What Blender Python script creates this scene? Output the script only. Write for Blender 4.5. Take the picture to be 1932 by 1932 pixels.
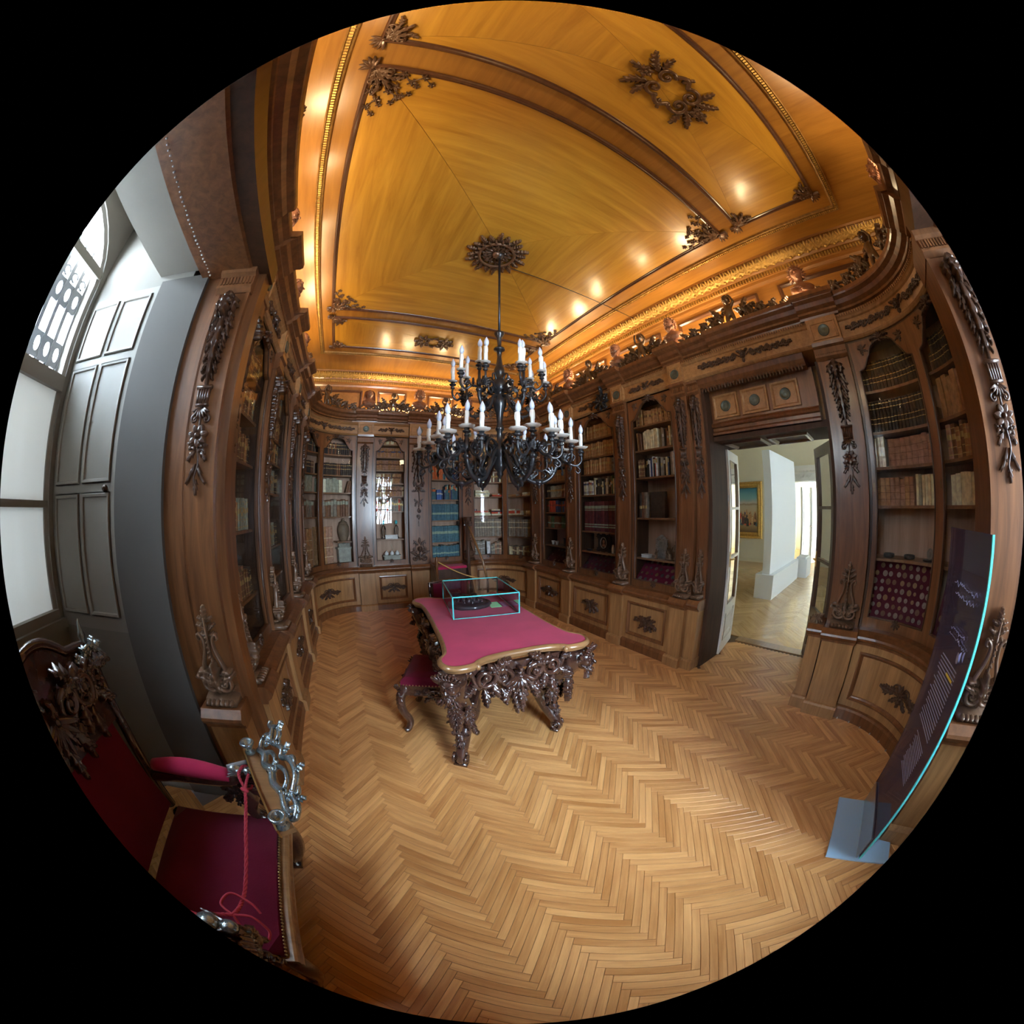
import bpy, math, random
from math import sin, cos, pi, radians, sqrt, exp, atan2
from mathutils import Vector, Matrix, Euler

for _o in list(bpy.data.objects):
    bpy.data.objects.remove(_o)
RN = random.Random(11)
SC = bpy.context.scene
COL = SC.collection

# ------------------------------------------------------------------ camera (circular fisheye lens, 178.5 degrees)
YAW, PITCH, ROLL, CAMZ = radians(27.84), radians(-.42), radians(-.77), 1.6
def _cam_matrix():
    cy, sy, cp, sp, cr, sr = cos(YAW), sin(YAW), cos(PITCH), sin(PITCH), cos(ROLL), sin(ROLL)
    R0 = Matrix(((1, 0, 0), (0, 0, 1), (0, 1, 0)))
    Rr = Matrix(((cr, -sr, 0), (sr, cr, 0), (0, 0, 1)))
    Rp = Matrix(((1, 0, 0), (0, cp, -sp), (0, sp, cp)))
    Ry = Matrix(((cy, sy, 0), (-sy, cy, 0), (0, 0, 1)))
    M = Ry @ Rp @ R0 @ Rr
    r, u, f = M.col[0], M.col[1], M.col[2]
    m = Matrix((r, u, -f)).transposed().to_4x4()
    m.translation = Vector((0, 0, CAMZ))
    return m
cam = bpy.data.cameras.new('camera')
cam.type = 'PANO'
cam.panorama_type = 'FISHEYE_EQUIDISTANT'
cam.fisheye_fov = radians(178.5)
cam.clip_start = 0.02
cam.clip_end = 200
camo = bpy.data.objects.new('camera', cam)
COL.objects.link(camo)
camo.matrix_world = _cam_matrix()
SC.camera = camo

# ------------------------------------------------------------------ colour management, world, lights
SC.view_settings.view_transform = 'Standard'
SC.view_settings.look = 'None'
SC.view_settings.gamma = 1.0
SC.view_settings.use_curve_mapping = False
SC.view_settings.exposure = 1.5
SC.cycles.max_bounces = 7
SC.cycles.diffuse_bounces = 4
SC.cycles.glossy_bounces = 3
SC.cycles.transmission_bounces = 4
SC.cycles.transparent_max_bounces = 14
SC.cycles.sample_clamp_indirect = 6.0
SC.cycles.caustics_reflective = False
SC.cycles.caustics_refractive = False

SKY = 40.0
w = bpy.data.worlds.new('sky')
SC.world = w
w.use_nodes = True
_bg = w.node_tree.nodes['Background']
_bg.inputs['Color'].default_value = (0.70, 0.86, 1.0, 1)
_bg.inputs['Strength'].default_value = SKY

def portal(name, loc, rot, sx, sy):
    l = bpy.data.lights.new(name, 'AREA')
    l.shape = 'RECTANGLE'
    l.size, l.size_y = sx, sy
    l.cycles.is_portal = True
    o = bpy.data.objects.new(name, l)
    o.location = loc
    o.rotation_euler = rot
    COL.objects.link(o)
portal('daylight_window_left', (-2.06, .90, 2.2), (0, radians(-90), 0), 2.5, 1.3)
portal('daylight_window_near', (1.08, -2.20, 2.2), (radians(90), 0, 0), 1.3, 2.5)
portal('daylight_gallery', (6.85, -2.85, 1.9), (radians(90), 0, 0), 5.6, 2.6)

LAMPW = 10.5
def lamp(x, y, z, wt=LAMPW):
    l = bpy.data.lights.new('cornice_lamp', 'POINT')
    l.energy = wt
    l.color = (1.0, 0.76, 0.42)
    l.shadow_soft_size = 0.10
    o = bpy.data.objects.new('cornice_lamp', l)
    o.location = (x, y, z)
    COL.objects.link(o)
for _x, _y in ((2.86, .25), (3.03, 1.30), (2.88, 1.95), (2.88, 2.85), (3.03, 3.40), (3.03, 4.25)):
    lamp(_x, _y, 3.36)
    lamp(2.12 - _x, _y, 3.36)
for _x in (.42, .86, 1.57, 1.95):
    lamp(_x, 5.66, 3.36, 6.5)
for _x in (.25, 1.8):
    lamp(_x, -1.05, 3.36)

# ------------------------------------------------------------------ materials
MATS = {}
def _nt(name):
    m = bpy.data.materials.new(name)
    m.use_nodes = True
    nt = m.node_tree
    b = nt.nodes['Principled BSDF']
    MATS[name] = m
    return m, nt, b
def plain(name, col, rough=.5, metal=0., coat=0., var=.0, vscale=8., bump=0., bscale=40., spec=.5, sheen=0.):
    m, nt, b = _nt(name)
    b.inputs['Base Color'].default_value = (*col, 1)
    b.inputs['Roughness'].default_value = rough
    b.inputs['Metallic'].default_value = metal
    b.inputs['Coat Weight'].default_value = coat
    b.inputs['Coat Roughness'].default_value = .12
    b.inputs['Specular IOR Level'].default_value = spec
    b.inputs['Sheen Weight'].default_value = sheen
    if var or bump:
        tc = nt.nodes.new('ShaderNodeTexCoord')
        n = nt.nodes.new('ShaderNodeTexNoise')
        n.inputs['Scale'].default_value = vscale
        n.inputs['Detail'].default_value = 5
        nt.links.new(tc.outputs['Object'], n.inputs['Vector'])
        if var:
            r = nt.nodes.new('ShaderNodeValToRGB')
            r.color_ramp.elements[0].position = .3
            r.color_ramp.elements[1].position = .72
            r.color_ramp.elements[0].color = (*[c * (1 - var) for c in col], 1)
            r.color_ramp.elements[1].color = (*[min(1, c * (1 + var)) for c in col], 1)
            nt.links.new(n.outputs['Fac'], r.inputs['Fac'])
            nt.links.new(r.outputs['Color'], b.inputs['Base Color'])
        if bump:
            n2 = nt.nodes.new('ShaderNodeTexNoise')
            n2.inputs['Scale'].default_value = bscale
            n2.inputs['Detail'].default_value = 3
            nt.links.new(tc.outputs['Object'], n2.inputs['Vector'])
            bp = nt.nodes.new('ShaderNodeBump')
            bp.inputs['Strength'].default_value = bump
            bp.inputs['Distance'].default_value = .01
            nt.links.new(n2.outputs['Fac'], bp.inputs['Height'])
            nt.links.new(bp.outputs['Normal'], b.inputs['Normal'])
    return m
def wood(name, c1, c2, axis='Z', scale=1.0, rough=.38, coat=.25, rnd=0., bump=.08, crough=.15, spec=.5, co=None):
    """procedural timber: stretched noise grain, colour between c1 and c2; rnd = piece-to-piece variation"""
    m, nt, b = _nt(name)
    N, L = nt.nodes, nt.links
    tc = N.new('ShaderNodeTexCoord')
    mp = N.new('ShaderNodeMapping')
    s = {'X': (1.2, 14, 14), 'Y': (14, 1.2, 14), 'Z': (14, 14, 1.2)}[axis]
    mp.inputs['Scale'].default_value = [k * scale for k in s]
    src = tc.outputs['Object']
    if co:
        at = N.new('ShaderNodeAttribute'); at.attribute_name = co
        src = at.outputs['Vector']
    elif rnd:
        oi0 = N.new('ShaderNodeObjectInfo')
        vm = N.new('ShaderNodeVectorMath'); vm.operation = 'SCALE'; vm.inputs[0].default_value = (31.0, 17.0, 7.0)
        L.new(oi0.outputs['Random'], vm.inputs['Scale'])
        va = N.new('ShaderNodeVectorMath'); va.operation = 'ADD'
        L.new(src, va.inputs[0]); L.new(vm.outputs['Vector'], va.inputs[1])
        src = va.outputs['Vector']
    L.new(src, mp.inputs['Vector'])
    n1 = N.new('ShaderNodeTexNoise')
    n1.inputs['Scale'].default_value = 1.6
    n1.inputs['Detail'].default_value = 7
    n1.inputs['Roughness'].default_value = .62
    n1.inputs['Distortion'].default_value = .6
    L.new(mp.outputs['Vector'], n1.inputs['Vector'])
    n2 = N.new('ShaderNodeTexNoise')
    n2.inputs['Scale'].default_value = 1.1 * scale
    n2.inputs['Detail'].default_value = 2
    L.new(src, n2.inputs['Vector'])
    ad = N.new('ShaderNodeMath'); ad.operation = 'MULTIPLY_ADD'
    L.new(n2.outputs['Fac'], ad.inputs[0]); ad.inputs[1].default_value = .5
    L.new(n1.outputs['Fac'], ad.inputs[2])
    r = N.new('ShaderNodeValToRGB')
    r.color_ramp.elements[0].position = .48
    r.color_ramp.elements[1].position = 1.02
    r.color_ramp.elements[0].color = (*c1, 1)
    r.color_ramp.elements[1].color = (*c2, 1)
    if rnd:
        oi = N.new('ShaderNodeObjectInfo')
        a2 = N.new('ShaderNodeMath'); a2.operation = 'MULTIPLY_ADD'
        L.new(oi.outputs['Random'], a2.inputs[0]); a2.inputs[1].default_value = rnd
        L.new(ad.outputs[0], a2.inputs[2])
        a3 = N.new('ShaderNodeMath'); a3.operation = 'SUBTRACT'
        L.new(a2.outputs[0], a3.inputs[0]); a3.inputs[1].default_value = rnd / 2
        L.new(a3.outputs[0], r.inputs['Fac'])
    else:
        L.new(ad.outputs[0], r.inputs['Fac'])
    L.new(r.outputs['Color'], b.inputs['Base Color'])
    bp = N.new('ShaderNodeBump')
    bp.inputs['Strength'].default_value = bump
    bp.inputs['Distance'].default_value = .004
    L.new(n1.outputs['Fac'], bp.inputs['Height'])
    L.new(bp.outputs['Normal'], b.inputs['Normal'])
    b.inputs['Roughness'].default_value = rough
    b.inputs['Coat Weight'].default_value = coat
    b.inputs['Coat Roughness'].default_value = crough
    b.inputs['Specular IOR Level'].default_value = spec
    return m
W1, W2 = (.076, .026, .009), (.235, .095, .034)
wood('walnut', W1, W2, 'Z', 1.0, .36, .3)
wood('walnut_across', W1, W2, 'X', 1.0, .36, .3)
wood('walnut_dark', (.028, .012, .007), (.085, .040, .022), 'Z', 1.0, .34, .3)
wood('oak_panel', (.20, .095, .034), (.46, .245, .095), 'Z', 1.1, .40, .22)
wood('oak_panel_across', (.20, .095, .034), (.46, .245, .095), 'X', 1.1, .40, .22)
wood('casing_wood', (.028, .013, .008), (.075, .036, .020), 'Z', 1.0, .6, 0, spec=.25)
wood('shelf_wood', (.16, .072, .032), (.34, .175, .08), 'X', 1., .45, .1)
wood('back_board', (.36, .21, .135), (.58, .38, .27), 'Z', .7, .6, 0)
plain('carved', (.060, .027, .015), .33, 0, .35, .35, 14, .25, 60)
plain('carved_light', (.15, .082, .046), .36, 0, .3, .35, 14, .25, 60)
plain('carved_crest', (.105, .052, .022), .30, 0, .4, .3, 14, .2, 60)
plain('table_carved', (.052, .022, .016), .20, 0, .95, .35, 16, .2, 70)
wood('table_edge', (.15, .075, .030), (.34, .18, .075), 'X', 1.4, .28, .4)
wood('veneer_x', (.40, .182, .015), (.70, .385, .050), 'X', .55, .36, .75, bump=.03, crough=.20)
wood('veneer_y', (.38, .172, .014), (.67, .365, .047), 'Y', .55, .36, .75, bump=.03, crough=.20)
def wavy(name, strength=.35, scale=1.6):
    nt = MATS[name].node_tree; N, L = nt.nodes, nt.links
    b = N['Principled BSDF']
    tc = N.new('ShaderNodeTexCoord'); n = N.new('ShaderNodeTexNoise'); n.inputs['Scale'].default_value = scale; n.inputs['Detail'].default_value = 2
    bp = N.new('ShaderNodeBump'); bp.inputs['Strength'].default_value = strength; bp.inputs['Distance'].default_value = .03
    L.new(tc.outputs['Object'], n.inputs['Vector']); L.new(n.outputs['Fac'], bp.inputs['Height'])
    L.new(bp.outputs['Normal'], b.inputs['Coat Normal'])
wavy('veneer_x'); wavy('veneer_y')
wood('ceiling_band', (.25, .105, .016), (.43, .205, .036), 'Y', .7, .34, .5, bump=.03, crough=.24)
wood('ceiling_mould', (.06, .024, .012), (.12, .05, .025), 'Y', 1., .3, .4)
wood('attic_wood', (.24, .10, .022), (.42, .19, .045), 'Y', .8, .36, .35)
plain('gilt', (.58, .36, .10), .34, .55, 0, .25, 30, .35, 120)
plain('gilt_dark', (.34, .19, .055), .40, .35, 0, .3, 30, .35, 120)
plain('ceiling_carving', (.12, .062, .034), .28, .25, .4, .3, 20, .2, 80)
wood('parquet', (.46, .202, .062), (.78, .425, .165), 'X', 1.5, .34, .2, rnd=.38, bump=.10, crough=.2)
plain('floor_gap', (.10, .055, .03), .8)
plain('bronze', (.034, .034, .038), .30, .55, .25, .3, 20, .1, 90)
plain('brass_dark', (.16, .10, .05), .35, .8)
plain('candle', (.80, .79, .74), .45)
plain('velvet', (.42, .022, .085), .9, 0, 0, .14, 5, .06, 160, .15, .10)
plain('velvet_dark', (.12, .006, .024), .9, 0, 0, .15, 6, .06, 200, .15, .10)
plain('velvet_board', (.075, .008, .018), .9, 0, 0, .1, 6, 0, 1, .2, .1)
plain('cord', (.42, .028, .06), .7)
plain('white_paint', (.72, .72, .70), .45, 0, .1, .04, 3)
plain('gallery_wall', (.78, .72, .56), .8)
plain('partition_white', (.78, .83, .90), .7)
plain('stucco', (.76, .76, .74), .6)
plain('gallery_floor', (.50, .31, .13), .28, 0, .2, .15, 2)
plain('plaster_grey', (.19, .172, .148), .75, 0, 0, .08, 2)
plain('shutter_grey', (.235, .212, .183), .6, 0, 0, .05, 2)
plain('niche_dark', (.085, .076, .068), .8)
plain('iron', (.20, .20, .21), .6)
plain('facade', (.75, .73, .68), .9)
plain('steel', (.62, .64, .66), .28, 1.0)
plain('steel_sky_blue', (.46, .72, .98), .25, .15, .4)  # blue of the reflected sky is put into the base colour
plain('silver', (.55, .56, .55), .32, .8, 0, .3, 30, .3, 120)
plain('silvered_wood', (.30, .36, .38), .20, .75, .2, .4, 25, .2, 100)
plain('terracotta', (.30, .135, .075), .42, 0, .2, .3, 22, .25, 70)
plain('stone_grey', (.36, .36, .31), .7, 0, 0, .25, 14, .3, 60)
plain('clay', (.21, .15, .10), .6, 0, 0, .25, 10)
plain('porcelain', (.75, .76, .76), .2)
plain('black_obj', (.02, .02, .022), .3)
plain('label_white', (.80, .80, .76), .6)
plain('label_green', (.30, .85, .45), .6)
plain('label_mauve', (.40, .14, .30), .6)
plain('brass', (.62, .42, .16), .3, 1.0)
plain('gold_rope', (.55, .33, .08), .5)
plain('pages', (.55, .47, .34), .8)
plain('glass_edge', (.10, .62, .66), .12, 0, .3)
plain('nail', (.5, .36, .16), .3, 1.0)
plain('verdigris', (.09, .12, .11), .38, .6, 0, .25, 40)
def glass(name, tint=(1, 1, 1), refl=1.0, wav=0., rough=.0, film=None):
    m = bpy.data.materials.new(name)
    m.use_nodes = True
    nt = m.node_tree
    N, L = nt.nodes, nt.links
    N.remove(N['Principled BSDF'])
    out = N['Material Output']
    tr = N.new('ShaderNodeBsdfTransparent'); tr.inputs['Color'].default_value = (*tint, 1)
    gl = N.new('ShaderNodeBsdfGlossy'); gl.inputs['Roughness'].default_value = rough
    fr = N.new('ShaderNodeFresnel'); fr.inputs['IOR'].default_value = 1.5
    mu = N.new('ShaderNodeMath'); mu.operation = 'MULTIPLY'; mu.inputs[1].default_value = refl; mu.use_clamp = True
    mx = N.new('ShaderNodeMixShader')
    if wav:
        tc = N.new('ShaderNodeTexCoord')
        mp = N.new('ShaderNodeMapping'); mp.inputs['Scale'].default_value = (5, 5, 2.2)
        n = N.new('ShaderNodeTexNoise'); n.inputs['Scale'].default_value = 1.0; n.inputs['Detail'].default_value = 1
        bp = N.new('ShaderNodeBump'); bp.inputs['Strength'].default_value = wav; bp.inputs['Distance'].default_value = .01
        L.new(tc.outputs['Object'], mp.inputs['Vector']); L.new(mp.outputs['Vector'], n.inputs['Vector'])
        L.new(n.outputs['Fac'], bp.inputs['Height'])
        L.new(bp.outputs['Normal'], gl.inputs['Normal']); L.new(bp.outputs['Normal'], fr.inputs['Normal'])
    L.new(fr.outputs['Fac'], mu.inputs[0]); L.new(mu.outputs[0], mx.inputs['Fac'])
    body = tr
    if film:                      # even diffuse colour mixed into the sheet
        df = N.new('ShaderNodeBsdfDiffuse'); df.inputs['Color'].default_value = (*film, 1)
        fm = N.new('ShaderNodeMixShader'); fm.inputs['Fac'].default_value = .30
        L.new(tr.outputs[0], fm.inputs[1]); L.new(df.outputs[0], fm.inputs[2]); body = fm
    L.new(body.outputs[0], mx.inputs[1]); L.new(gl.outputs[0], mx.inputs[2])
    L.new(mx.outputs[0], out.inputs['Surface'])
    MATS[name] = m
glass('cabinet_glass', (.97, .985, .98), .62, .10)
glass('case_glass', (.93, .96, .98), 1.0)
glass('panel_glass', (.80, .75, .86), 1.0, film=(.16, .13, .24))
glass('window_glass', (.97, .98, 1), 1.0)
def translucent(name, col, f=.5):
    m = bpy.data.materials.new(name)
    m.use_nodes = True
    nt = m.node_tree
    N, L = nt.nodes, nt.links
    N.remove(N['Principled BSDF'])
    d = N.new('ShaderNodeBsdfDiffuse'); d.inputs['Color'].default_value = (*col, 1)
    t = N.new('ShaderNodeBsdfTranslucent'); t.inputs['Color'].default_value = (*col, 1)
    mx = N.new('ShaderNodeMixShader'); mx.inputs['Fac'].default_value = f
    L.new(d.outputs[0], mx.inputs[1]); L.new(t.outputs[0], mx.inputs[2])
    L.new(mx.outputs[0], N['Material Output'].inputs['Surface'])
    MATS[name] = m
translucent('blind_cloth', (.74, .71, .64), .024)
translucent('gallery_dimmer', (.80, .79, .74), .050)  # cloth of the unseen sheets added to dim the gallery daylight
translucent('frosted', (.75, .74, .70), .5)
def bulb_mat():
    m, nt, b = _nt('bulb_glass')
    b.inputs['Base Color'].default_value = (.55, .62, .78, 1)
    b.inputs['Roughness'].default_value = .12
    b.inputs['Coat Weight'].default_value = .5
bulb_mat()
LEATHER = {
 'tan': (.34, .185, .085), 'tan_b': (.29, .15, .06), 'brown': (.155, .075, .038), 'brown_b': (.12, .055, .03), 'dark': (.035, .028, .027),
 'dark_b': (.05, .036, .028), 'rose': (.30, .165, .11), 'cream': (.55, .47, .30), 'cream_b': (.62, .55, .40), 'white': (.68, .66, .60),
 'maroon': (.085, .022, .034), 'maroon_b': (.11, .026, .034), 'teal': (.045, .11, .15), 'teal_b': (.06, .135, .165), 'navy': (.03, .045, .12), 'green': (.06, .11, .06),
 'greygreen': (.25, .26, .20), 'grey': (.22, .20, .17), 'greybrown': (.19, .15, .115), 'red': (.42, .06, .03), 'orange': (.50, .13, .04), 'black': (.015, .015, .016), 'blue': (.05, .12, .34),
}
for k, c in LEATHER.items():
    plain('book_' + k, [min(.85, q * (1.45 if max(c) > .1 else 1.15)) for q in c], .55, 0, 0, .28, 26, 0, 1, .35)
plain('book_gilt', (.52, .37, .15), .4, .4)
plain('book_label_green', (.36, .46, .34), .6)
plain('book_label_white', (.62, .62, .58), .6)
plain('book_label_red', (.42, .07, .04), .6)
# ------------------------------------------------------------------ frames: (u along the wall to the right, d out of the wall, z up)
class Fr:
    def __init__(s, ox, oy, ang):      # ang = direction of u in the plan, degrees
        a = radians(ang)
        s.o = Vector((ox, oy, 0)); s.T = Vector((cos(a), sin(a), 0)); s.N = Vector((sin(a), -cos(a), 0)); s.curved = False
    def __call__(s, u, d, z):
        return s.o + s.T * u + s.N * d + Vector((0, 0, z))
    def mat(s, u, z, d):
        m = Matrix((s.T, Vector((0, 0, 1)), s.N)).transposed().to_4x4()
        m.translation = s(u, d, z)
        return m
    def sub(s, u):
        f = Fr(0, 0, 0); f.o = s.o + s.T * u; f.T = s.T; f.N = s.N; return f
class Arc:
    def __init__(s, cx, cy, R, a0):
        s.c = Vector((cx, cy, 0)); s.R = R; s.a0 = radians(a0); s.curved = True; s.u0 = 0
    def __call__(s, u, d, z):
        a = s.a0 - (u + s.u0) / s.R
        r = s.R - d
        return s.c + Vector((cos(a) * r, sin(a) * r, z))
    def mat(s, u, z, d):
        a = s.a0 - (u + s.u0) / s.R
        N = Vector((-cos(a), -sin(a), 0)); T = Vector((sin(a), -cos(a), 0))
        m = Matrix((T, Vector((0, 0, 1)), N)).transposed().to_4x4()
        m.translation = s(u, d, z)
        return m
    def sub(s, u):
        f = Arc(0, 0, 1, 0); f.c = s.c; f.R = s.R; f.a0 = s.a0; f.u0 = s.u0 + u; return f
def ID(u, d, z):
    return Vector((u, d, z))

# ------------------------------------------------------------------ mesh collector
class MB:
    def __init__(s):
        s.v = []; s.f = []; s.m = []
    def add(s, vs, fs, mi=0):
        b = len(s.v)
        s.v += [tuple(p) for p in vs]
        s.f += [tuple(i + b for i in f) for f in fs]
        s.m += [mi] * len(fs)
        return s
    def join(s, o, M=None, mi=None):
        vs = o.v if M is None else [tuple(M @ Vector(p)) for p in o.v]
        b = len(s.v)
        s.v += vs
        s.f += [tuple(i + b for i in f) for f in o.f]
        s.m += o.m if mi is None else [mi] * len(o.f)
        return s
    def mirror(s, o, M=None):
        vs = [(-p[0], p[1], p[2]) for p in o.v]
        if M is not None: vs = [tuple(M @ Vector(p)) for p in vs]
        b = len(s.v)
        s.v += vs
        s.f += [tuple(i + b for i in f[::-1]) for f in o.f]
        s.m += o.m
        return s
    def bx(s, F, u0, u1, d0, d1, z0, z1, nu=1, mi=0):
        vs = []
        for i in range(nu + 1):
            u = u0 + (u1 - u0) * i / nu
            vs += [F(u, d0, z0), F(u, d1, z0), F(u, d1, z1), F(u, d0, z1)]
        fs = [(3, 2, 1, 0)]
        for i in range(nu):
            a, b = i * 4, i * 4 + 4
            for k in range(4):
                k2 = (k + 1) % 4
                fs.append((a + k, a + k2, b + k2, b + k))
        e = nu * 4
        fs.append((e, e + 1, e + 2, e + 3))
        return s.add(vs, fs, mi)
    def mould(s, F, u0, u1, prof, nu=1, mi=0):
        n = len(prof); vs = []
        for i in range(nu + 1):
            u = u0 + (u1 - u0) * i / nu
            vs += [F(u, d, z) for d, z in prof]
        fs = [tuple(range(n))[::-1]]
        for i in range(nu):
            a, b = i * n, i * n + n
            for k in range(n):
                k2 = (k + 1) % n
                fs.append((a + k, a + k2, b + k2, b + k))
        fs.append(tuple(range(nu * n, nu * n + n)))
        return s.add(vs, fs, mi)
    def ring(s, F, u0, u1, z0, z1, prof, nu=1, mi=0):
        """rectangular frame moulding; prof = [(inset, d)...] from outside to inside"""
        vs = []
        for o, d in prof:
            a, b, c, e = u0 + o, u1 - o, z0 + o, z1 - o
            for i in range(nu): vs.append(F(a + (b - a) * i / nu, d, c))
            for i in range(nu): vs.append(F(b, d, c + (e - c) * i / nu))
            for i in range(nu): vs.append(F(b + (a - b) * i / nu, d, e))
            for i in range(nu): vs.append(F(a, d, e + (c - e) * i / nu))
        n = 4 * nu; fs = []
        for k in range(len(prof) - 1):
            for i in range(n):
                j = (i + 1) % n
                fs.append((k * n + i, k * n + j, k * n + n + j, k * n + n + i))
        return s.add(vs, fs, mi)
    def tube(s, pts, rad, n=6, mi=0, flat=1.0, closed=False, cap=True):
        pts = [Vector(p) for p in pts]
        k = len(pts)
        if not isinstance(rad, (list, tuple)): rad = [rad] * k
        vs = []; prev = None
        for i in range(k):
            if closed: t = pts[(i + 1) % k] - pts[i - 1]
            else: t = pts[min(i + 1, k - 1)] - pts[max(i - 1, 0)]
            if t.length < 1e-9: t = Vector((0, 0, 1))
            t.normalize()
            if prev is None:
                a = Vector((0, 0, 1)) if abs(t.z) < .9 else Vector((1, 0, 0))
            else:
                a = prev
            b = a - t * a.dot(t)
            if b.length < 1e-6: b = t.orthogonal()
            b.normalize(); prev = b
            c = t.cross(b)
            for j in range(n):
                q = 2 * pi * j / n
                vs.append(pts[i] + (b * cos(q) * flat + c * sin(q)) * rad[i])
        fs = []
        for i in range(k if closed else k - 1):
            i2 = (i + 1) % k
            for j in range(n):
                j2 = (j + 1) % n
                fs.append((i * n + j, i * n + j2, i2 * n + j2, i2 * n + j))
        if cap and not closed:
            fs.append(tuple(range(n))[::-1]); fs.append(tuple(range((k - 1) * n, k * n)))
        return s.add(vs, fs, mi)
    def lathe(s, prof, n=12, M=None, mi=0, fl=None):
        """prof = [(r, h)...] about local z; fl(angle, r, h) may change the radius"""
        vs = []
        for r, h in prof:
            for j in range(n):
                q = 2 * pi * j / n
                rr = fl(q, r, h) if fl else r
                p = Vector((rr * cos(q), rr * sin(q), h))
                vs.append(M @ p if M is not None else p)
        fs = []
        for i in range(len(prof) - 1):
            for j in range(n):
                j2 = (j + 1) % n
                fs.append((i * n + j, i * n + j2, i * n + n + j2, i * n + n + j))
        fs.append(tuple(range(n))[::-1]); fs.append(tuple(range((len(prof) - 1) * n, len(prof) * n)))
        return s.add(vs, fs, mi)
    def ball(s, c, r, nu=8, nv=6, mi=0, sc=(1, 1, 1)):
        c = Vector(c); vs = [c + Vector((0, 0, -r * sc[2]))]; fs = []
        for i in range(1, nv):
            a = -pi / 2 + pi * i / nv
            for j in range(nu):
                q = 2 * pi * j / nu
                vs.append(c + Vector((r * sc[0] * cos(a) * cos(q), r * sc[1] * cos(a) * sin(q), r * sc[2] * sin(a))))
        vs.append(c + Vector((0, 0, r * sc[2])))
        for j in range(nu): fs.append((0, 1 + (j + 1) % nu, 1 + j))
        for i in range(nv - 2):
            for j in range(nu):
                a = 1 + i * nu + j; b = 1 + i * nu + (j + 1) % nu
                fs.append((a, b, b + nu, a + nu))
        e = len(vs) - 1; q = 1 + (nv - 2) * nu
        for j in range(nu): fs.append((e, q + j, q + (j + 1) % nu))
        return s.add(vs, fs, mi)
    # ---- carved work in the plane x right, y up, z out
    def leaf(s, x, y, ang, L, Wd, h=.02, bend=0., lobes=4, curl=.5, n=9, base=0., mi=0):
        """acanthus leaf: forward-pointing lobes, ribs, midrib groove, curling tip"""
        vs = []; a = radians(ang); px, py = x, y; m = 7
        if lobes > 1: n = max(n, lobes * 4)
        for i in range(n + 1):
            t = i / n
            if i:
                aa = a + radians(bend) * (t - .5 / n)
                px += cos(aa) * L / n; py += sin(aa) * L / n
            aa = a + radians(bend) * t
            ca, sa = cos(aa), sin(aa)
            p = (t * lobes) % 1.0 if t < 1 else 1.0
            saw = (p / .72 if p < .72 else (1 - p) / .28) if lobes > 1 else .7
            env = max(.04, sin(pi * min(1, t * .86 + .14)) ** .6) * (1.05 - .2 * t)
            w_ = Wd * env * ((.42 + .62 * saw) if lobes > 1 else .95)
            for j in range(m):
                q = -1 + 2 * j / (m - 1)
                e = abs(q)
                z = h * (.40 + .60 * sin(pi * (t * .75 + .1))) * (1 - .50 * e * e) + h * curl * t * t
                z += h * (.22 * (saw - .5) * e if lobes > 1 else .12 * cos(q * 3 * pi)) - (h * .20 if e < .1 else 0) + h * .10 * (e > .3) * (e < .4)
                fw = (.45 * L / lobes * saw * e * e) if lobes > 1 else 0
                if j in (0, m - 1): z = z * .25
                vs.append((px - sa * w_ * q + ca * fw, py + ca * w_ * q + sa * fw, base + max(z, 0)))
        fs = []
        for i in range(n):
            for j in range(m - 1):
                k = i * m + j
                fs.append((k, k + 1, k + m + 1, k + m))
        return s.add(vs, fs, mi)
    def scroll(s, cx, cy, r, a0, turns, rad, z=.012, n=None, dr=1, r1=.18, eye=True, mi=0, sides=6):
        """spiral of outer radius r from angle a0 winding inwards; dr = 1 counter-clockwise"""
        n = n or int(14 * turns) + 3
        pts = []; rr = []
        for i in range(n + 1):
            t = i / n
            q = radians(a0) + dr * t * turns * 2 * pi
            R_ = r * (1 - t * (1 - r1))
            pts.append((cx + R_ * cos(q), cy + R_ * sin(q), z + .25 * rad * t))
            rr.append(rad * (1 - .45 * t))
        s.tube(pts, rr, sides, mi)
        if eye: s.ball((cx, cy, z), rad * 1.15, 6, 4, mi)
        return s
    def vine(s, pts, r0, r1, z=.01, sides=6, sub=6, mi=0):
        P = [Vector((p[0], p[1], p[2] if len(p) > 2 else z)) for p in pts]
        out = []
        for i in range(len(P) - 1):
            a, b, c, d = P[max(0, i - 1)], P[i], P[i + 1], P[min(len(P) - 1, i + 2)]
            for k in range(sub):
                t = k / sub
                out.append(.5 * ((2 * b) + (c - a) * t + (2 * a - 5 * b + 4 * c - d) * t * t + (3 * b - a - 3 * c + d) * t ** 3))
        out.append(P[-1])
        k = len(out)
        s.tube(out, [r0 + (r1 - r0) * i / (k - 1) for i in range(k)], sides, mi)
        return s
    def flower(s, x, y, r, petals=6, h=.02, mi=0):
        for k in range(petals):
            s.leaf(x, y, 360 * k / petals + 15, r, r * .42, h, 0, 1, .3, 5, 0, mi)
        s.ball((x, y, h * .9), r * .28, 6, 4, mi)
        return s
    def berries(s, x, y, r, n, z=.01, rn=None):
        rn = rn or RN
        for k in range(n):
            q = rn.random() * 6.28; rr = sqrt(rn.random()) * r
            s.ball((x + cos(q) * rr, y + sin(q) * rr, z + rn.random() * r * .3), r * .28, 6, 4)
        return s
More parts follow.
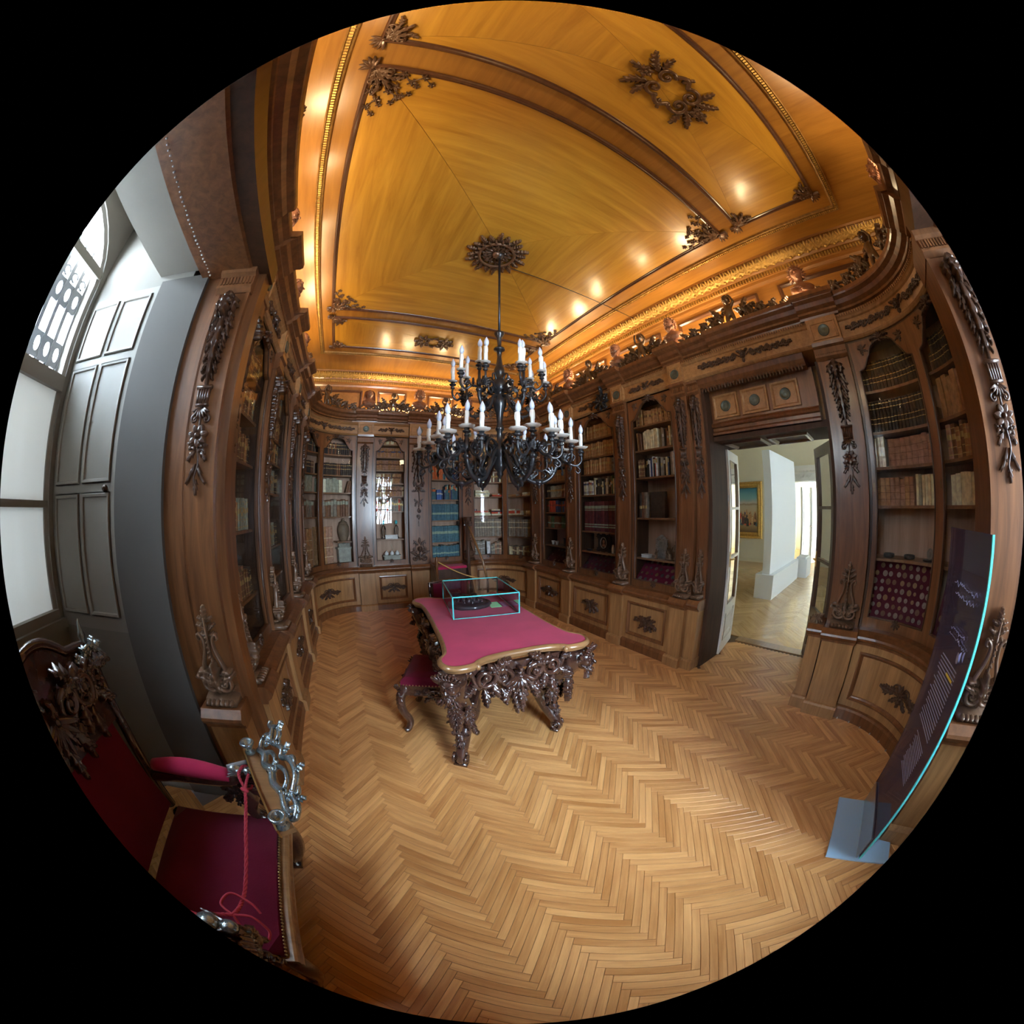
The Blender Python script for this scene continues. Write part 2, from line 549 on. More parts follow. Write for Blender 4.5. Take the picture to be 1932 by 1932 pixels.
    def shell(s, x, y, r, ang=90, spread=150, ribs=7, h=.02, mi=0):
        for k in range(ribs):
            a = ang - spread / 2 + spread * k / (ribs - 1)
            s.leaf(x, y, a, r * (1 - .12 * abs(k - (ribs - 1) / 2) / ribs), r * .17, h, 0, 1, .5, 5, 0, mi)
        s.ball((x, y, h * .6), r * .16, 6, 4, mi)
        return s

def build(name, mb, mat, parent=None, smooth=False, auto=None):
    """link a collected mesh as one object; vertices are world coordinates"""
    me = bpy.data.meshes.new(name)
    off = Vector(parent['_at']) if parent is not None and '_at' in parent else Vector((0, 0, 0))
    if off.length > 0:
        me.from_pydata([(p[0] - off.x, p[1] - off.y, p[2] - off.z) for p in mb.v], [], mb.f)
    else:
        me.from_pydata(mb.v, [], mb.f)
    for m_ in (mat if isinstance(mat, (list, tuple)) else [mat]):
        me.materials.append(MATS[m_])
    if any(mb.m): me.polygons.foreach_set('material_index', mb.m)
    if smooth: me.polygons.foreach_set('use_smooth', [True] * len(me.polygons))
    me.update()
    o = bpy.data.objects.new(name, me)
    COL.objects.link(o)
    if parent is not None:
        o.parent = parent
        o['_at'] = list(off)
    return o
def mesh_of(name, mb, mat, smooth=True):
    me = bpy.data.meshes.new(name)
    me.from_pydata(mb.v, [], mb.f)
    for m_ in (mat if isinstance(mat, (list, tuple)) else [mat]):
        me.materials.append(MATS[m_])
    if any(mb.m): me.polygons.foreach_set('material_index', mb.m)
    if smooth: me.polygons.foreach_set('use_smooth', [True] * len(me.polygons))
    me.update()
    return me
def place(name, me, M, parent=None):
    """an object sharing mesh data, at world matrix M"""
    o = bpy.data.objects.new(name, me)
    COL.objects.link(o)
    if parent is not None:
        o.parent = parent
        off = Vector(parent['_at']) if '_at' in parent else Vector((0, 0, 0))
        o.matrix_basis = Matrix.Translation(-off) @ M
    else:
        o.matrix_basis = M
    return o
def thing(name, label, cat, at, group=None):
    o = bpy.data.objects.new(name, None)
    o.empty_display_size = .05
    COL.objects.link(o)
    o.location = at
    o['_at'] = list(at)
    o['label'] = label; o['category'] = cat
    if group: o['group'] = group
    return o
def tag(o, label, cat, group=None, kind=None):
    o['label'] = label; o['category'] = cat
    if group: o['group'] = group
    if kind: o['kind'] = kind
    return o
def struct(o):
    o['kind'] = 'structure'
    return o
ORN = {}
def orn(key, mat):
    k = (key, mat)
    if k not in ORN:
        ORN[k] = mesh_of(key, CARVE[key], mat)
    return ORN[k]
def carve(name, key, mat, F, u, z, d, parent, sx=1.0, sy=1.0, sz=1.0, flip=False):
    """set a carved ornament on a frame; bent round the curve on curved frames"""
    src = CARVE[key]
    if F.curved:
        mb = MB()
        mb.add([F(u + (-p[0] if flip else p[0]) * sx, d + p[2] * sz, z + p[1] * sy) for p in src.v], src.f)
        return build(name, mb, mat, parent, True)
    M = F.mat(u, z, d) @ Matrix.Diagonal((-sx if flip else sx, sy, sz, 1))
    return place(name, orn(key, mat), M, parent)
# ------------------------------------------------------------------ carved work library (local x right, y up, z out)
CARVE = {}
def head(mb, c, s, beard=0., hair='curly', nose=1., mi=0, ax=None, wild=0., hat=False, res=1.0, grin=False):
    """a carved head: skull and jaw, brows, eyes with lids, nose, lips, chin, ears, curls, beard; face towards +z, height 2*s"""
    M = (ax or Matrix.Identity(4)) @ Matrix.Translation(c) @ Matrix.Scale(s, 4)
    h = MB(); small = s < .042
    nu, nv = (16, 12) if small else (24, 18)
    vs = []; fs = []
    for i in range(nv + 1):
        lat = -pi / 2 + pi * i / nv
        for j in range(nu):
            lo = 2 * pi * j / nu
            x, y, z = sin(lo) * cos(lat), sin(lat), cos(lo) * cos(lat)
            jaw = max(0, -y - .1) / .9
            fx = .74 * (1 - .30 * jaw ** 1.3); fz = .86 * (1 - .12 * jaw)
            r = 1.
            for sx in (-1, 1):
                r -= .13 * exp(-((x - .33 * sx) / .2) ** 2 - ((y - .10) / .13) ** 2) * (z > 0)
                r += .06 * exp(-((x - .48 * sx) / .2) ** 2 - ((y + .18) / .2) ** 2) * (z > 0)
            vs.append((x * fx * r, y * r, z * fz * r))
    for i in range(nv):
        for j in range(nu):
            j2 = (j + 1) % nu
            fs.append((i * nu + j, i * nu + j2, i * nu + nu + j2, i * nu + nu + j))
    h.add(vs, fs)
    n_ = 5 if small else 7
    k_ = 6 if small else 8
    h.tube([(0, .20, .80), (0, .02, .90), (0, -.14, 1.0 + .06 * nose), (0, -.24, .98 + .06 * nose)], [.08, .085, .115 * nose, .09 * nose], n_)
    g = .10 if grin else 0
    for sx in (-1, 1):
        h.ball((.075 * sx, -.20, .90), .075, k_ - 2, 4)
        h.ball((.27 * sx, .09, .66), .115, k_, 5)
        h.tube([(.13 * sx, .10, .76), (.26 * sx, .185, .79), (.40 * sx, .12, .66)], .032, 5)
        h.tube([(.14 * sx, .07, .75), (.27 * sx, .00, .77), (.40 * sx, .08, .65)], .026, 5)
        h.tube([(.07 * sx, .20, .86), (.25 * sx, .30 + .06 * (grin), .82), (.43 * sx, .27 + .1 * grin, .66), (.53 * sx, .16, .52)], [.05, .065, .06, .03], 5)
        h.ball((.36 * sx, -.20 + .04 * grin, .60), .19, k_, 5, 0, (1, .9, .75))
        h.ball((.74 * sx, .02, .02), .17, k_, 5, 0, (.45, 1.1, .7))
        h.tube([(.10 * sx, -.24, .88), (.25 * sx, -.36, .76), (.30 * sx, -.46 + g, .66)], [.035, .04, .03], 5)
    h.tube([(-.26, -.44 + g, .66), (-.12, -.40, .78), (0, -.415, .81), (.12, -.40, .78), (.26, -.44 + g, .66)], [.03, .05, .05, .05, .03], 5)
    h.tube([(-.22, -.48 + g * .8, .66), (0, -.53, .78), (.22, -.48 + g * .8, .66)], [.03, .06, .03], 5)
    h.ball((0, -.76, .60), .19, k_, 5)
    rn = random.Random(int(s * 1e4) + 3)
    if hair == 'curly' and not hat:
        N = 16 if small else 54
        for k in range(N):
            y = 1 - 1.55 * (k + .5) / N; q = k * 2.39996
            rr = sqrt(max(0, 1 - y * y)); x, z = rr * sin(q), rr * cos(q)
            if z > .30 and y < .60: continue
            if z > -.1 and y < .30 and abs(x) < .9: continue
            h.ball((x * .80, y * 1.02, z * .90), .17 + .05 * rn.random(), 6, 4)
    if wild:
        for k in range(30):
            q = pi * (-.18 + 1.36 * (k % 15) / 14); t = k // 15
            x, y = cos(q), sin(q)
            h.tube([(x * .68, y * .85, .25 - .35 * t), (x * .95, y * 1.12, .18 - .4 * t), (x * 1.2 + .08 * sin(k * 3), y * 1.42, .12 - .4 * t)], [.15, .11, .02], 5)
    if hat:
        h.lathe([(.0, 1.16), (.40, 1.10), (.70, .86), (.84, .58), (.86, .44), (.80, .38), (.74, .40)][::-1], 18, Matrix(((.94, 0, 0, 0), (0, 0, 1, 0), (0, 1.04, 0, -.04), (0, 0, 0, 1))))
    if beard:
        N = 5 if small else 11
        for k in range(N):
            t = -1 + 2 * k / (N - 1); x = .62 * t
            L = (.35 + .75 * beard) * (1 - .45 * abs(t))
            y0 = -.30 - .42 * (1 - abs(t) ** 1.5); z0 = .50 - .28 * abs(t) + .16 * (1 - abs(t))
            h.tube([(x, y0, z0), (x * 1.02 + .05 * sin(k * 2.), y0 - L * .5, z0 + .14), (x * .8 + .07 * sin(k * 2.6), y0 - L, z0 + .06)], [.13, .115, .03], 6)
        for sx in (-1, 1): h.tube([(.03 * sx, -.35, .90), (.2 * sx, -.42, .82), (.40 * sx, -.58, .66), (.46 * sx, -.74, .58)], [.06, .075, .06, .02], 5)
    mb.join(h, M)
    return mb

def mk_drop():
    h = MB()
    for k in range(6):
        y = -.10 - .066 * k; sc = 1 - .10 * k
        h.leaf(.012, y + .05, -62 + 2 * k, .115 * sc, .026 * sc, .030, -18, 3, .25, 6)
        h.leaf(.030 * sc, y + .01, -74, .10 * sc, .018 * sc, .022, 10, 2, .4, 5)
    h.leaf(.02, .0, -50, .10, .035, .045, -60, 3, .3, 7)
    h.scroll(.034, -.655, .022, 90, 1.1, .0075, .01, dr=-1)
    h.leaf(.014, -.80, -40, .06, .02, .014, -25, 2, .4, 5)
    h.leaf(.008, -.86, -75, .10, .016, .016, 25, 2, .3, 6)
    m = MB(); m.join(h); m.mirror(h)
    m.leaf(0, .03, -90, .16, .05, .065, 0, 4, .5, 9)
    m.leaf(0, -.06, -90, .46, .030, .050, 0, 6, -.4, 16)
    for x in (-.03, -.015, 0, .015, .03): m.tube([(x, -.51, .016), (x * .9, -.585, .022)], .0085, 6)
    m.tube([(-.043, -.505, .018), (.043, -.505, .018)], .011, 6); m.tube([(-.036, -.59, .018), (.036, -.59, .018)], .010, 6)
    m.shell(0, -.60, .055, -90, 130, 7, .022)
    m.vine([(0, -.64), (0, -.70)], .007, .006, .012)
    m.flower(0, -.735, .056, 7, .026)
    m.flower(-.03, -.775, .03, 5, .016); m.flower(.028, -.785, .032, 5, .016)
    m.vine([(0, -.78), (.012, -.86), (-.008, -.93), (.004, -.97)], .006, .003, .012)
    m.leaf(0, -.93, -90, .07, .018, .014, 0, 3, .3, 6)
    return m
CARVE['drop'] = mk_drop()
def mk_base():
    h = MB()
    h.scroll(.042, .105, .046, 200, 1.6, .012, .022, dr=1)
    h.leaf(.012, .06, 78, .135, .030, .034, -70, 4, .5, 9)
    h.leaf(.020, .13, 62, .085, .022, .028, -80, 3, .5, 7)
    h.vine([(.050, .13), (.058, .18), (.030, .26), (.026, .32), (.050, .345), (.055, .325), (.045, .318)], .011, .006, .018)
    h.leaf(.004, .355, 60, .06, .017, .018, -50, 3, .4, 6); h.leaf(.004, .395, 55, .045, .014, .016, -40, 3, .4, 6); h.leaf(.004, .33, 40, .05, .015, .018, -60, 3, .4, 6)
    for k in range(3): h.ball((.014 + .026 * k, .018, .045), .015, 7, 5)
    h.leaf(.055, .065, -20, .035, .014, .02, 60, 2, .3, 5)
    m = MB(); m.join(h); m.mirror(h)
    m.leaf(0, .40, 90, .075, .02, .02, 0, 4, .3, 7)
    m.vine([(0, .10), (0, .42)], .008, .005, .018, 5, 3)
    m.leaf(0, .05, 90, .16, .03, .045, 0, 4, .3, 9)
    for k in range(5): m.ball((0, .24 + .024 * k, .028), .008 - .0006 * k, 6, 4)
    m.bx(ID, -.092, .092, -.0, .0, 0, 0)
    vs = [(-.095, 0, 0), (.095, 0, 0), (.095, .034, 0), (-.095, .034, 0), (-.088, 0, .05), (.088, 0, .05), (.088, .03, .036), (-.088, .03, .036)]
    m.add(vs, [(4, 5, 6, 7), (0, 1, 5, 4), (1, 2, 6, 5), (2, 3, 7, 6), (3, 0, 4, 7)])
    return m
CARVE['base'] = mk_base()
def mk_mount(w=.19, seed=1, flowers=True):
    h = MB(); s = w / .19
    h.scroll(.050 * s, .018 * s, .034 * s, 150, 1.25, .0065 * s, .010, dr=-1)
    h.leaf(.03 * s, -.005, 25, .09 * s, .024 * s, .018, -40, 4, .4, 8)
    h.leaf(.06 * s, -.01 * s, -12, .12 * s, .022 * s, .018, 35, 4, .5, 9)
    h.leaf(.10 * s, .0, 30, .06 * s, .016 * s, .014, -50, 3, .4, 6)
    h.leaf(.02 * s, -.02 * s, -50, .07 * s, .02 * s, .018, 30, 3, .4, 7)
    h.vine([(.08 * s, -.01 * s), (.12 * s, .012 * s), (.155 * s, -.012 * s), (.175 * s, .006 * s)], .005 * s, .003 * s, .008)
    if flowers: h.flower(.125 * s, -.018 * s, .026 * s, 6, .014)
    m = MB(); m.join(h); m.mirror(h)
    m.shell(0, .0, .062 * s, 90, 170, 7, .022)
    m.leaf(0, .02 * s, -90, .085 * s, .026 * s, .026, 0, 4, .4, 7)
    m.flower(.0, -.015 * s, .026 * s, 6, .026)
    return m
CARVE['mount'] = mk_mount(.185)
def mk_mount_b():
    m = MB()
    m.scroll(-.01, .0, .045, 40, 1.2, .008, .012); m.scroll(.05, -.02, .03, 200, 1.2, .006, .012, dr=-1)
    for a, L in ((160, .13), (200, .10), (130, .09), (80, .08), (40, .10), (5, .11), (-30, .09), (250, .08)):
        m.leaf(.01, -.005, a, L, .024, .02, 40 if a > 90 else -40, 4, .5, 8)
    m.flower(-.02, .005, .035, 7, .022); m.flower(.10, -.035, .022, 6, .014); m.flower(-.10, .01, .022, 6, .014)
    m.berries(.03, -.05, .03, 9)
    return m
CARVE['mount_b'] = mk_mount_b()
def mk_frieze(w, n, centre='mask'):
    h = MB(); step = w / n
    for k in range(n):
        x = .055 + k * (w - .05) / n; dr = 1 if k % 2 else -1
        h.vine([(x - .02, .012 * dr), (x + step * .35, -.022 * dr), (x + step * .75, .02 * dr), (x + step * .95, .0)], .0055, .0045, .008)
        h.scroll(x + step * .45, -.012 * dr, .028, 100 * dr, 1.2, .0055, .009, dr=dr)
        h.leaf(x + step * .3, .0, 50 * dr, .055, .018, .014, -50 * dr, 3, .4, 6)
        h.leaf(x + step * .7, .0, -40 * dr, .05, .016, .014, 50 * dr, 3, .4, 6)
        if k % 2 == 0: h.flower(x + step * .45, -.012 * dr, .022, 6, .014)
    h.leaf(w - .02, 0, 8, .06, .016, .012, -20, 3, .3, 6)
    m = MB(); m.join(h); m.mirror(h)
    if centre == 'mask':
        head(m, (0, .0, .006), .036, .25, 'curly'); m.leaf(0, -.03, -90, .04, .02, .014, 0, 3, .3, 5)
        m.leaf(.02, .02, 50, .045, .018, .016, -40, 3, .4, 5); m.leaf(-.02, .02, 130, .045, .018, .016, 40, 3, .4, 5)
    else:
        m.berries(0, -.01, .036, 16, .012); m.leaf(.0, .02, 40, .05, .02, .016, -20, 3, .3, 6); m.leaf(0, .02, 140, .05, .02, .016, 20, 3, .3, 6)
    return m
CARVE['frieze'] = mk_frieze(.20, 2)
CARVE['frieze_grape'] = mk_frieze(.20, 2, 'grape')
CARVE['frieze_long'] = mk_frieze(.42, 5)
CARVE['frieze_door'] = mk_frieze(.47, 5)
def mk_spandrel():
    m = MB()
    for a, L in ((20, .06), (-40, .065), (-95, .06), (70, .04), (160, .03)): m.leaf(0, 0, a, L, .016, .010, 20, 3, .3, 6)
    m.vine([(-.02, .03), (0, 0), (.02, -.03)], .004, .003, .006)
    return m
CARVE['spandrel'] = mk_spandrel()
def mk_key():
    h = MB()
    h.leaf(.01, .0, 30, .075, .02, .022, -60, 3, .5, 7); h.leaf(.01, -.01, -10, .085, .018, .018, -30, 3, .4, 7)
    h.scroll(.035, .012, .022, 180, 1.1, .005, .012, dr=-1)
    m = MB(); m.join(h); m.mirror(h)
    m.shell(0, -.005, .05, 90, 140, 5, .028); m.leaf(0, .0, -90, .035, .016, .02, 0, 2, .3, 5)
    return m
CARVE['key'] = mk_key()
def mk_toggle():
    m = MB()
    for a in (20, 60, 100, 140, 200, 250, 300, 340): m.leaf(0, 0, a, .038, .014, .012, 30, 2, .6, 5)
    m.ball((0, 0, .016), .012)
    return m
CARVE['toggle'] = mk_toggle()
def mk_caryatid():
    """the wide back pilaster: drapery bracket, strap, leaf and trophies"""
    h = MB()
    h.leaf(.02, .0, -55, .20, .06, .06, -50, 5, .3, 9); h.leaf(.03, -.10, -80, .26, .035, .045, 10, 5, .2, 9)
    h.leaf(.02, -.28, -75, .26, .03, .035, -10, 5, .2, 9)
    h.scroll(.05, -.50, .035, 90, 1.3, .010, .014, dr=-1); h.leaf(.03, -.60, 30, .07, .02, .018, -60, 3, .3, 6)
    h.leaf(.01, -.72, -40, .08, .022, .016, -40, 3, .3, 6); h.leaf(.01, -.74, 20, .07, .02, .016, 40, 3, .3, 6)
    m = MB(); m.join(h); m.mirror(h)
    m.leaf(0, -.02, -90, .46, .055, .085, 0, 6, -.2, 14)
    m.flower(0, -.56, .055, 7, .03); m.vine([(0, -.58), (.01, -.72), (0, -.80)], .010, .008, .014)
    m.scroll(.012, -.845, .032, 100, 1.2, .010, .014); m.scroll(-.012, -.92, .032, 280, 1.2, .010, .014)
    m.leaf(0, -.97, -90, .07, .012, .012, 0, 2, .3, 6)
    return m
CARVE['caryatid'] = mk_caryatid()
def mk_trophy():
    h = MB()
    h.scroll(.075, .08, .05, 180, 1.5, .012, .02); h.leaf(.03, .10, 60, .17, .035, .03, -50, 5, .5, 9); h.leaf(.04, .18, 40, .10, .028, .026, -60, 4, .4, 8)
    h.vine([(.07, .13), (.10, .22), (.06, .30), (.085, .36), (.10, .33)], .010, .006, .016); h.leaf(.02, .30, 65, .12, .026, .02, -30, 4, .4, 7)
    h.flower(.085, .24, .035, 6, .02)
    m = MB(); m.join(h); m.mirror(h)
    head(m, (0, .24, .03), .045, .3); m.leaf(0, .33, 90, .11, .03, .025, 0, 4, .4, 8); m.leaf(0, .04, 90, .15, .035, .04, 0, 4, .3, 8)
    m.bx(ID, 0, 0, 0, 0, 0, 0)
    return m
CARVE['trophy'] = mk_trophy()
def mk_crest(w=.62, hh=.24, tall=True):
    """openwork scroll cresting that stands on the cornice; left half rises to the middle"""
    h = MB()
    for k, (x, y, r) in enumerate(((.50, .055, .052), (.385, .075, .062), (.26, .085, .066), (.145, .105, .07))):
        x *= w / .62
        h.scroll(x, y, r, 250 if k % 2 else 80, 1.5, .014, .0, dr=1 if k % 2 else -1, sides=6)
        h.leaf(x + .02, y + .02, 70, .10, .030, .022, -60, 4, .5, 8, -.01); h.leaf(x - .03, y + .03, 110, .09, .028, .022, 60, 4, .5, 8, -.01)
        h.leaf(x + .03, y - .02, 10, .08, .024, .02, 50, 3, .5, 7, -.01); h.leaf(x - .04, y - .03, 200, .06, .02, .02, 40, 3, .5, 6, -.01)
    h.vine([(.60 * w / .62, .012), (.48 * w / .62, .03), (.34 * w / .62, .02), (.2 * w / .62, .05), (.08, .02)], .010, .016, 0)
    h.leaf(.10, .10, 75, .19, .045, .03, -35, 5, .4, 9, -.01); h.leaf(.15, .12, 50, .14, .036, .026, -45, 4, .4, 8, -.01)
    for k in range(7):
        x = (.10 + .075 * k) * w / .62
        h.leaf(x, .03 + .012 * (6 - k), 60 + 50 * (k % 2), .085 + .012 * (6 - k) * .5, .026, .022, -50 + 90 * (k % 2), 4, .5, 8, .006)
        if k % 2: h.flower(x, .05 + .01 * (6 - k), .030, 6, .026)
    h.leaf(.03, .0, 30, .11, .034, .024, 40, 4, .5, 8, -.01); h.scroll(.055, .035, .032, 200, 1.3, .010, .006)
    m = MB(); m.join(h); m.mirror(h)
    m.shell(0, .0, .075, 90, 160, 7, .024)
    return m
CARVE['crest'] = mk_crest()
CARVE['crest_short'] = mk_crest(.40)
def mk_crest_end():
    h = MB()
    for k, (x, y, r) in enumerate(((.10, .05, .05), (.02, .08, .06), (-.08, .07, .055))):
        h.scroll(x, y, r, 90, 1.5, .013, 0, dr=-1 if k % 2 else 1)
        h.leaf(x, y + .02, 80, .10, .03, .022, -50, 4, .5, 8); h.leaf(x, y, 20, .09, .026, .02, 40, 3, .5, 7); h.leaf(x, y, 150, .08, .026, .02, 40, 3, .5, 7)
    return h
CARVE['crest_end'] = mk_crest_end()
def mk_corner(big):
    """ceiling corner: shell at the corner, leaves towards the panel, tendrils along both sides when big"""
    m = MB()
    m.shell(.03, .03, .10, 225, 120, 6, .03)
    m.scroll(.14, .05, .05, 200, 1.3, .014, .014, dr=-1); m.scroll(.05, .14, .05, 250, 1.3, .014, .014, dr=1)
    for a, L in ((45, .20), (22, .17), (68, .17), (0, .12), (90, .12)): m.leaf(.05, .05, a, L, .040, .035, 0, 4, .5, 9)
    m.leaf(.10, .16, 80, .10, .03, .03, 40, 3, .5, 7); m.leaf(.16, .10, 10, .10, .03, .03, -40, 3, .5, 7)
    if big:
        for sgn in (0, 1):
            def q(x, y): return (x, y) if sgn == 0 else (y, x)
            m.vine([q(.16, .08), q(.24, .06), q(.30, .11), q(.37, .07), q(.43, .10)], .008, .004, .012)
            m.vine([q(.15, .14), q(.22, .17), q(.25, .24), q(.31, .23)], .008, .004, .012)
            for x, y, r in ((.24, .06, .036), (.31, .12, .034), (.38, .06, .03), (.44, .11, .026), (.22, .18, .034), (.27, .25, .03), (.32, .22, .024), (.35, .145, .024)):
                p = q(x, y)
                for a in (0, 75, 150, 220, 290): m.leaf(p[0], p[1], a + 40 * x, r, r * .42, .014, 10, 2, .5, 5)
                m.ball((p[0], p[1], .016), r * .25, 6, 4)
    return m
CARVE['corner_big'] = mk_corner(True)
CARVE['corner_small'] = mk_corner(False)
def mk_cartouche():
    h = MB()
    h.scroll(.055, .115, .075, -60, 1.3, .018, .016, dr=1); h.vine([(.09, .06), (.15, .0), (.10, -.07)], .016, .018, .014); h.scroll(.06, -.10, .065, 60, 1.25, .016, .016, dr=-1)
    h.leaf(.05, .17, 75, .17, .042, .03, -50, 5, .5, 10); h.leaf(.08, .16, 30, .14, .036, .028, -40, 4, .5, 8); h.leaf(.04, .2, 110, .13, .034, .03, 40, 4, .4, 8)
    h.leaf(.06, -.16, -70, .17, .042, .03, 50, 5, .5, 10); h.leaf(.08, -.14, -30, .13, .036, .028, 40, 4, .5, 8); h.leaf(.10, .0, 10, .09, .03, .024, 30, 3, .4, 7)
    m = MB(); m.join(h); m.mirror(h)
    m.leaf(0, .20, 90, .15, .04, .03, 0, 4, .5, 8); m.leaf(0, -.18, -90, .15, .04, .03, 0, 4, .5, 8)
    m.flower(0, .24, .05, 6, .03); m.flower(0, -.22, .05, 6, .03)
    return m
CARVE['cartouche'] = mk_cartouche()
def mk_rosette():
    m = MB(); n = 20
    for k in range(n):
        a = 360 * k / n; q = radians(a)
        m.leaf(.185 * cos(q), .185 * sin(q), a, .095 if k % 2 else .125, .034, .03, 12 if k % 2 else -12, 4, .5, 7)
        m.leaf(.165 * cos(q + .15), .165 * sin(q + .15), a + 9, .05, .022, .04, 0, 2, .4, 5)
    m.tube([(.17 * cos(2 * pi * k / 32), .17 * sin(2 * pi * k / 32), .025) for k in range(32)], .016, 8, closed=True)
    for k in range(14):
        a = 360 * k / 14; q = radians(a)
        m.leaf(.05 * cos(q), .05 * sin(q), a, .10, .026, .022, 20, 3, .4, 7)
        m.scroll(.115 * cos(q + .2), .115 * sin(q + .2), .02, a, 1., .005, .02)
    m.lathe([(.0, .05), (.03, .045), (.045, .02), (.05, 0)][::-1], 12)
    return m
CARVE['rosette'] = mk_rosette()
def mk_dropping_mask(): 
    """a grinning satyr mask with wavy beard and pointed ears: head of each table leg"""
    m = MB()
    head(m, (0, 0, 0), .078, .35, 'none', 1.25, grin=True)
    for sx in (-1, 1):
        m.leaf(.055 * sx, .02, 90 - 50 * sx, .055, .018, .016, 0, 1, .2, 6, .02); m.scroll(.045 * sx, .075, .02, 90, 1.2, .007, .045, dr=sx)
        for k in range(3): m.leaf((.012 + .016 * k) * sx, -.07, -90 + 12 * sx * k, .055 - .008 * k, .011, .02, 30 * sx, 2, .5, 6, .035)
    for k in range(9): m.leaf(-.04 + .010 * k, .042, 140 - 12 * k, .05, .013, .02, 20 - 5 * k, 2, .5, 5, .040)
    return m
CARVE['mask'] = mk_dropping_mask()
def mk_spray():
    m = MB()
    for k in range(4):
        m.leaf(0, -.03 * k, -140 + 8 * k, .075, .022, .022, 30, 3, .5, 6); m.leaf(0, -.03 * k, -40 - 8 * k, .075, .022, .022, -30, 3, .5, 6)
    m.flower(0, 0, .035, 6, .025); m.flower(.022, -.05, .024, 6, .02); m.flower(-.02, -.085, .022, 6, .02); m.berries(0, -.12, .03, 10)
    return m
CARVE['spray'] = mk_spray()
def mk_apron(w=.25):
    h = MB()
    h.scroll(w * .72, .02, .062, 100, 1.5, .018, .012, dr=1); h.scroll(w * .36, .01, .055, 260, 1.4, .016, .014, dr=-1)
    h.vine([(w, .05), (w * .85, -.03), (w * .6, .05), (w * .3, -.04), (0, -.03)], .014, .018, .01)
    for x, y, a, b in ((.9, .0, -60, 50), (.75, -.04, -110, 40), (.55, .0, -80, -50), (.4, -.05, -120, 40), (.25, .03, 40, -50), (.5, .05, 120, 50), (.2, -.04, -70, 30), (.95, .05, 20, -40)):
        h.leaf(x * w, y, a, .095, .032, .028, b, 4, .6, 8, .005)
    h.flower(w * .18, -.05, .035, 6, .026); h.flower(w * .52, -.07, .03, 6, .024)
    m = MB(); m.join(h); m.mirror(h)
    m.shell(0, -.0, .085, -90, 150, 7, .04); m.leaf(0, -.06, -90, .10, .034, .034, 0, 4, .5, 8); m.leaf(0, -.02, 90, .07, .03, .03, 0, 3, .4, 6)
    return m
CARVE['apron'] = mk_apron()

# ---- turned and sculpted figures (x right, y front is -y, z up) -------------------------------------------------
def mk_bust(kind):
    """sculpted portrait bust on a turned socle, 0.42 tall; face towards -y"""
    m = MB()
    M = Matrix(((1, 0, 0, 0), (0, 0, -1, 0), (0, 1, 0, 0), (0, 0, 0, 1)))     # carved x,y,z -> x,-z,y
    hd = MB()
    b, hr, hat, wild = {'bearded': (.6, 'curly', False, 0), 'veiled': (0, 'smooth', False, 0), 'bald': (.45, 'none', False, 0), 'wild': (.75, 'curly', False, .42), 'capped': (.5, 'none', True, 0), 'curly': (0, 'curly', False, .1)}[kind]
    head(hd, (0, .325, .02), .082, b, hr, 1.0, wild=wild, hat=hat)
    m.join(hd, M)
    # neck, shoulders and chest as one lofted body
    secs = [(.270, .036, .042, -.008), (.248, .037, .042, -.004), (.232, .050, .046, 0), (.220, .088, .056, .004), (.208, .114, .064, .006), (.190, .126, .070, .004), (.165, .122, .074, -.006), (.138, .104, .070, -.012), (.116, .074, .056, -.012), (.096, .036, .034, -.006)]
    vs = []; n = 16
    for z, rx, ry, yo in secs:
        for j in range(n):
            q = 2 * pi * j / n
            fold = 1 + .05 * sin(q * 5 + z * 40)
            vs.append((rx * cos(q) * fold, ry * sin(q) * fold + yo, z))
    fs = []
    for i in range(len(secs) - 1):
        for j in range(n):
            j2 = (j + 1) % n
            fs.append((i * n + j, i * n + n + j, i * n + n + j2, i * n + j2))
    fs.append(tuple(range(n))); fs.append(tuple(range((len(secs) - 1) * n, len(secs) * n))[::-1])
    m.add(vs, fs)
    for k in range(4): m.tube([(-.11 + .012 * k, -.03, .205 - .012 * k), (-.03 + .02 * k, -.070 - .004 * k, .185 - .02 * k), (.07 + .008 * k, -.066, .150 - .012 * k)], [.006, .010, .005], 5)
    if kind == 'veiled':
        vs = []
        for i in range(9):
            for j in range(13):
                q = pi * (j / 12) ; a = i / 8
                rx = .085 + .03 * a; z = .40 - .20 * a
                vs.append((rx * cos(q) * (1 if i else .5), .01 + (.085 + .02 * a) * sin(q) * (1 if i else .5), z + (.012 if not i else 0)))
        fs = []
        for i in range(8):
            for j in range(12):
                k = i * 13 + j
                fs.append((k, k + 1, k + 14, k + 13))
        m.add(vs, fs)
    return m
def mk_socle():
    m = MB()
    m.lathe([(.034, .104), (.040, .092), (.026, .075), (.024, .06), (.046, .042), (.052, .03), (.052, .026)][::-1], 14)
    m.bx(ID, -.065, .065, -.055, .055, 0, .028)
    return m
BUST = {k: mesh_of('bust_' + k, mk_bust(k), 'terracotta') for k in ('bearded', 'veiled', 'bald', 'wild', 'capped', 'curly')}
SOCLE = mesh_of('socle', mk_socle(), 'terracotta', True)

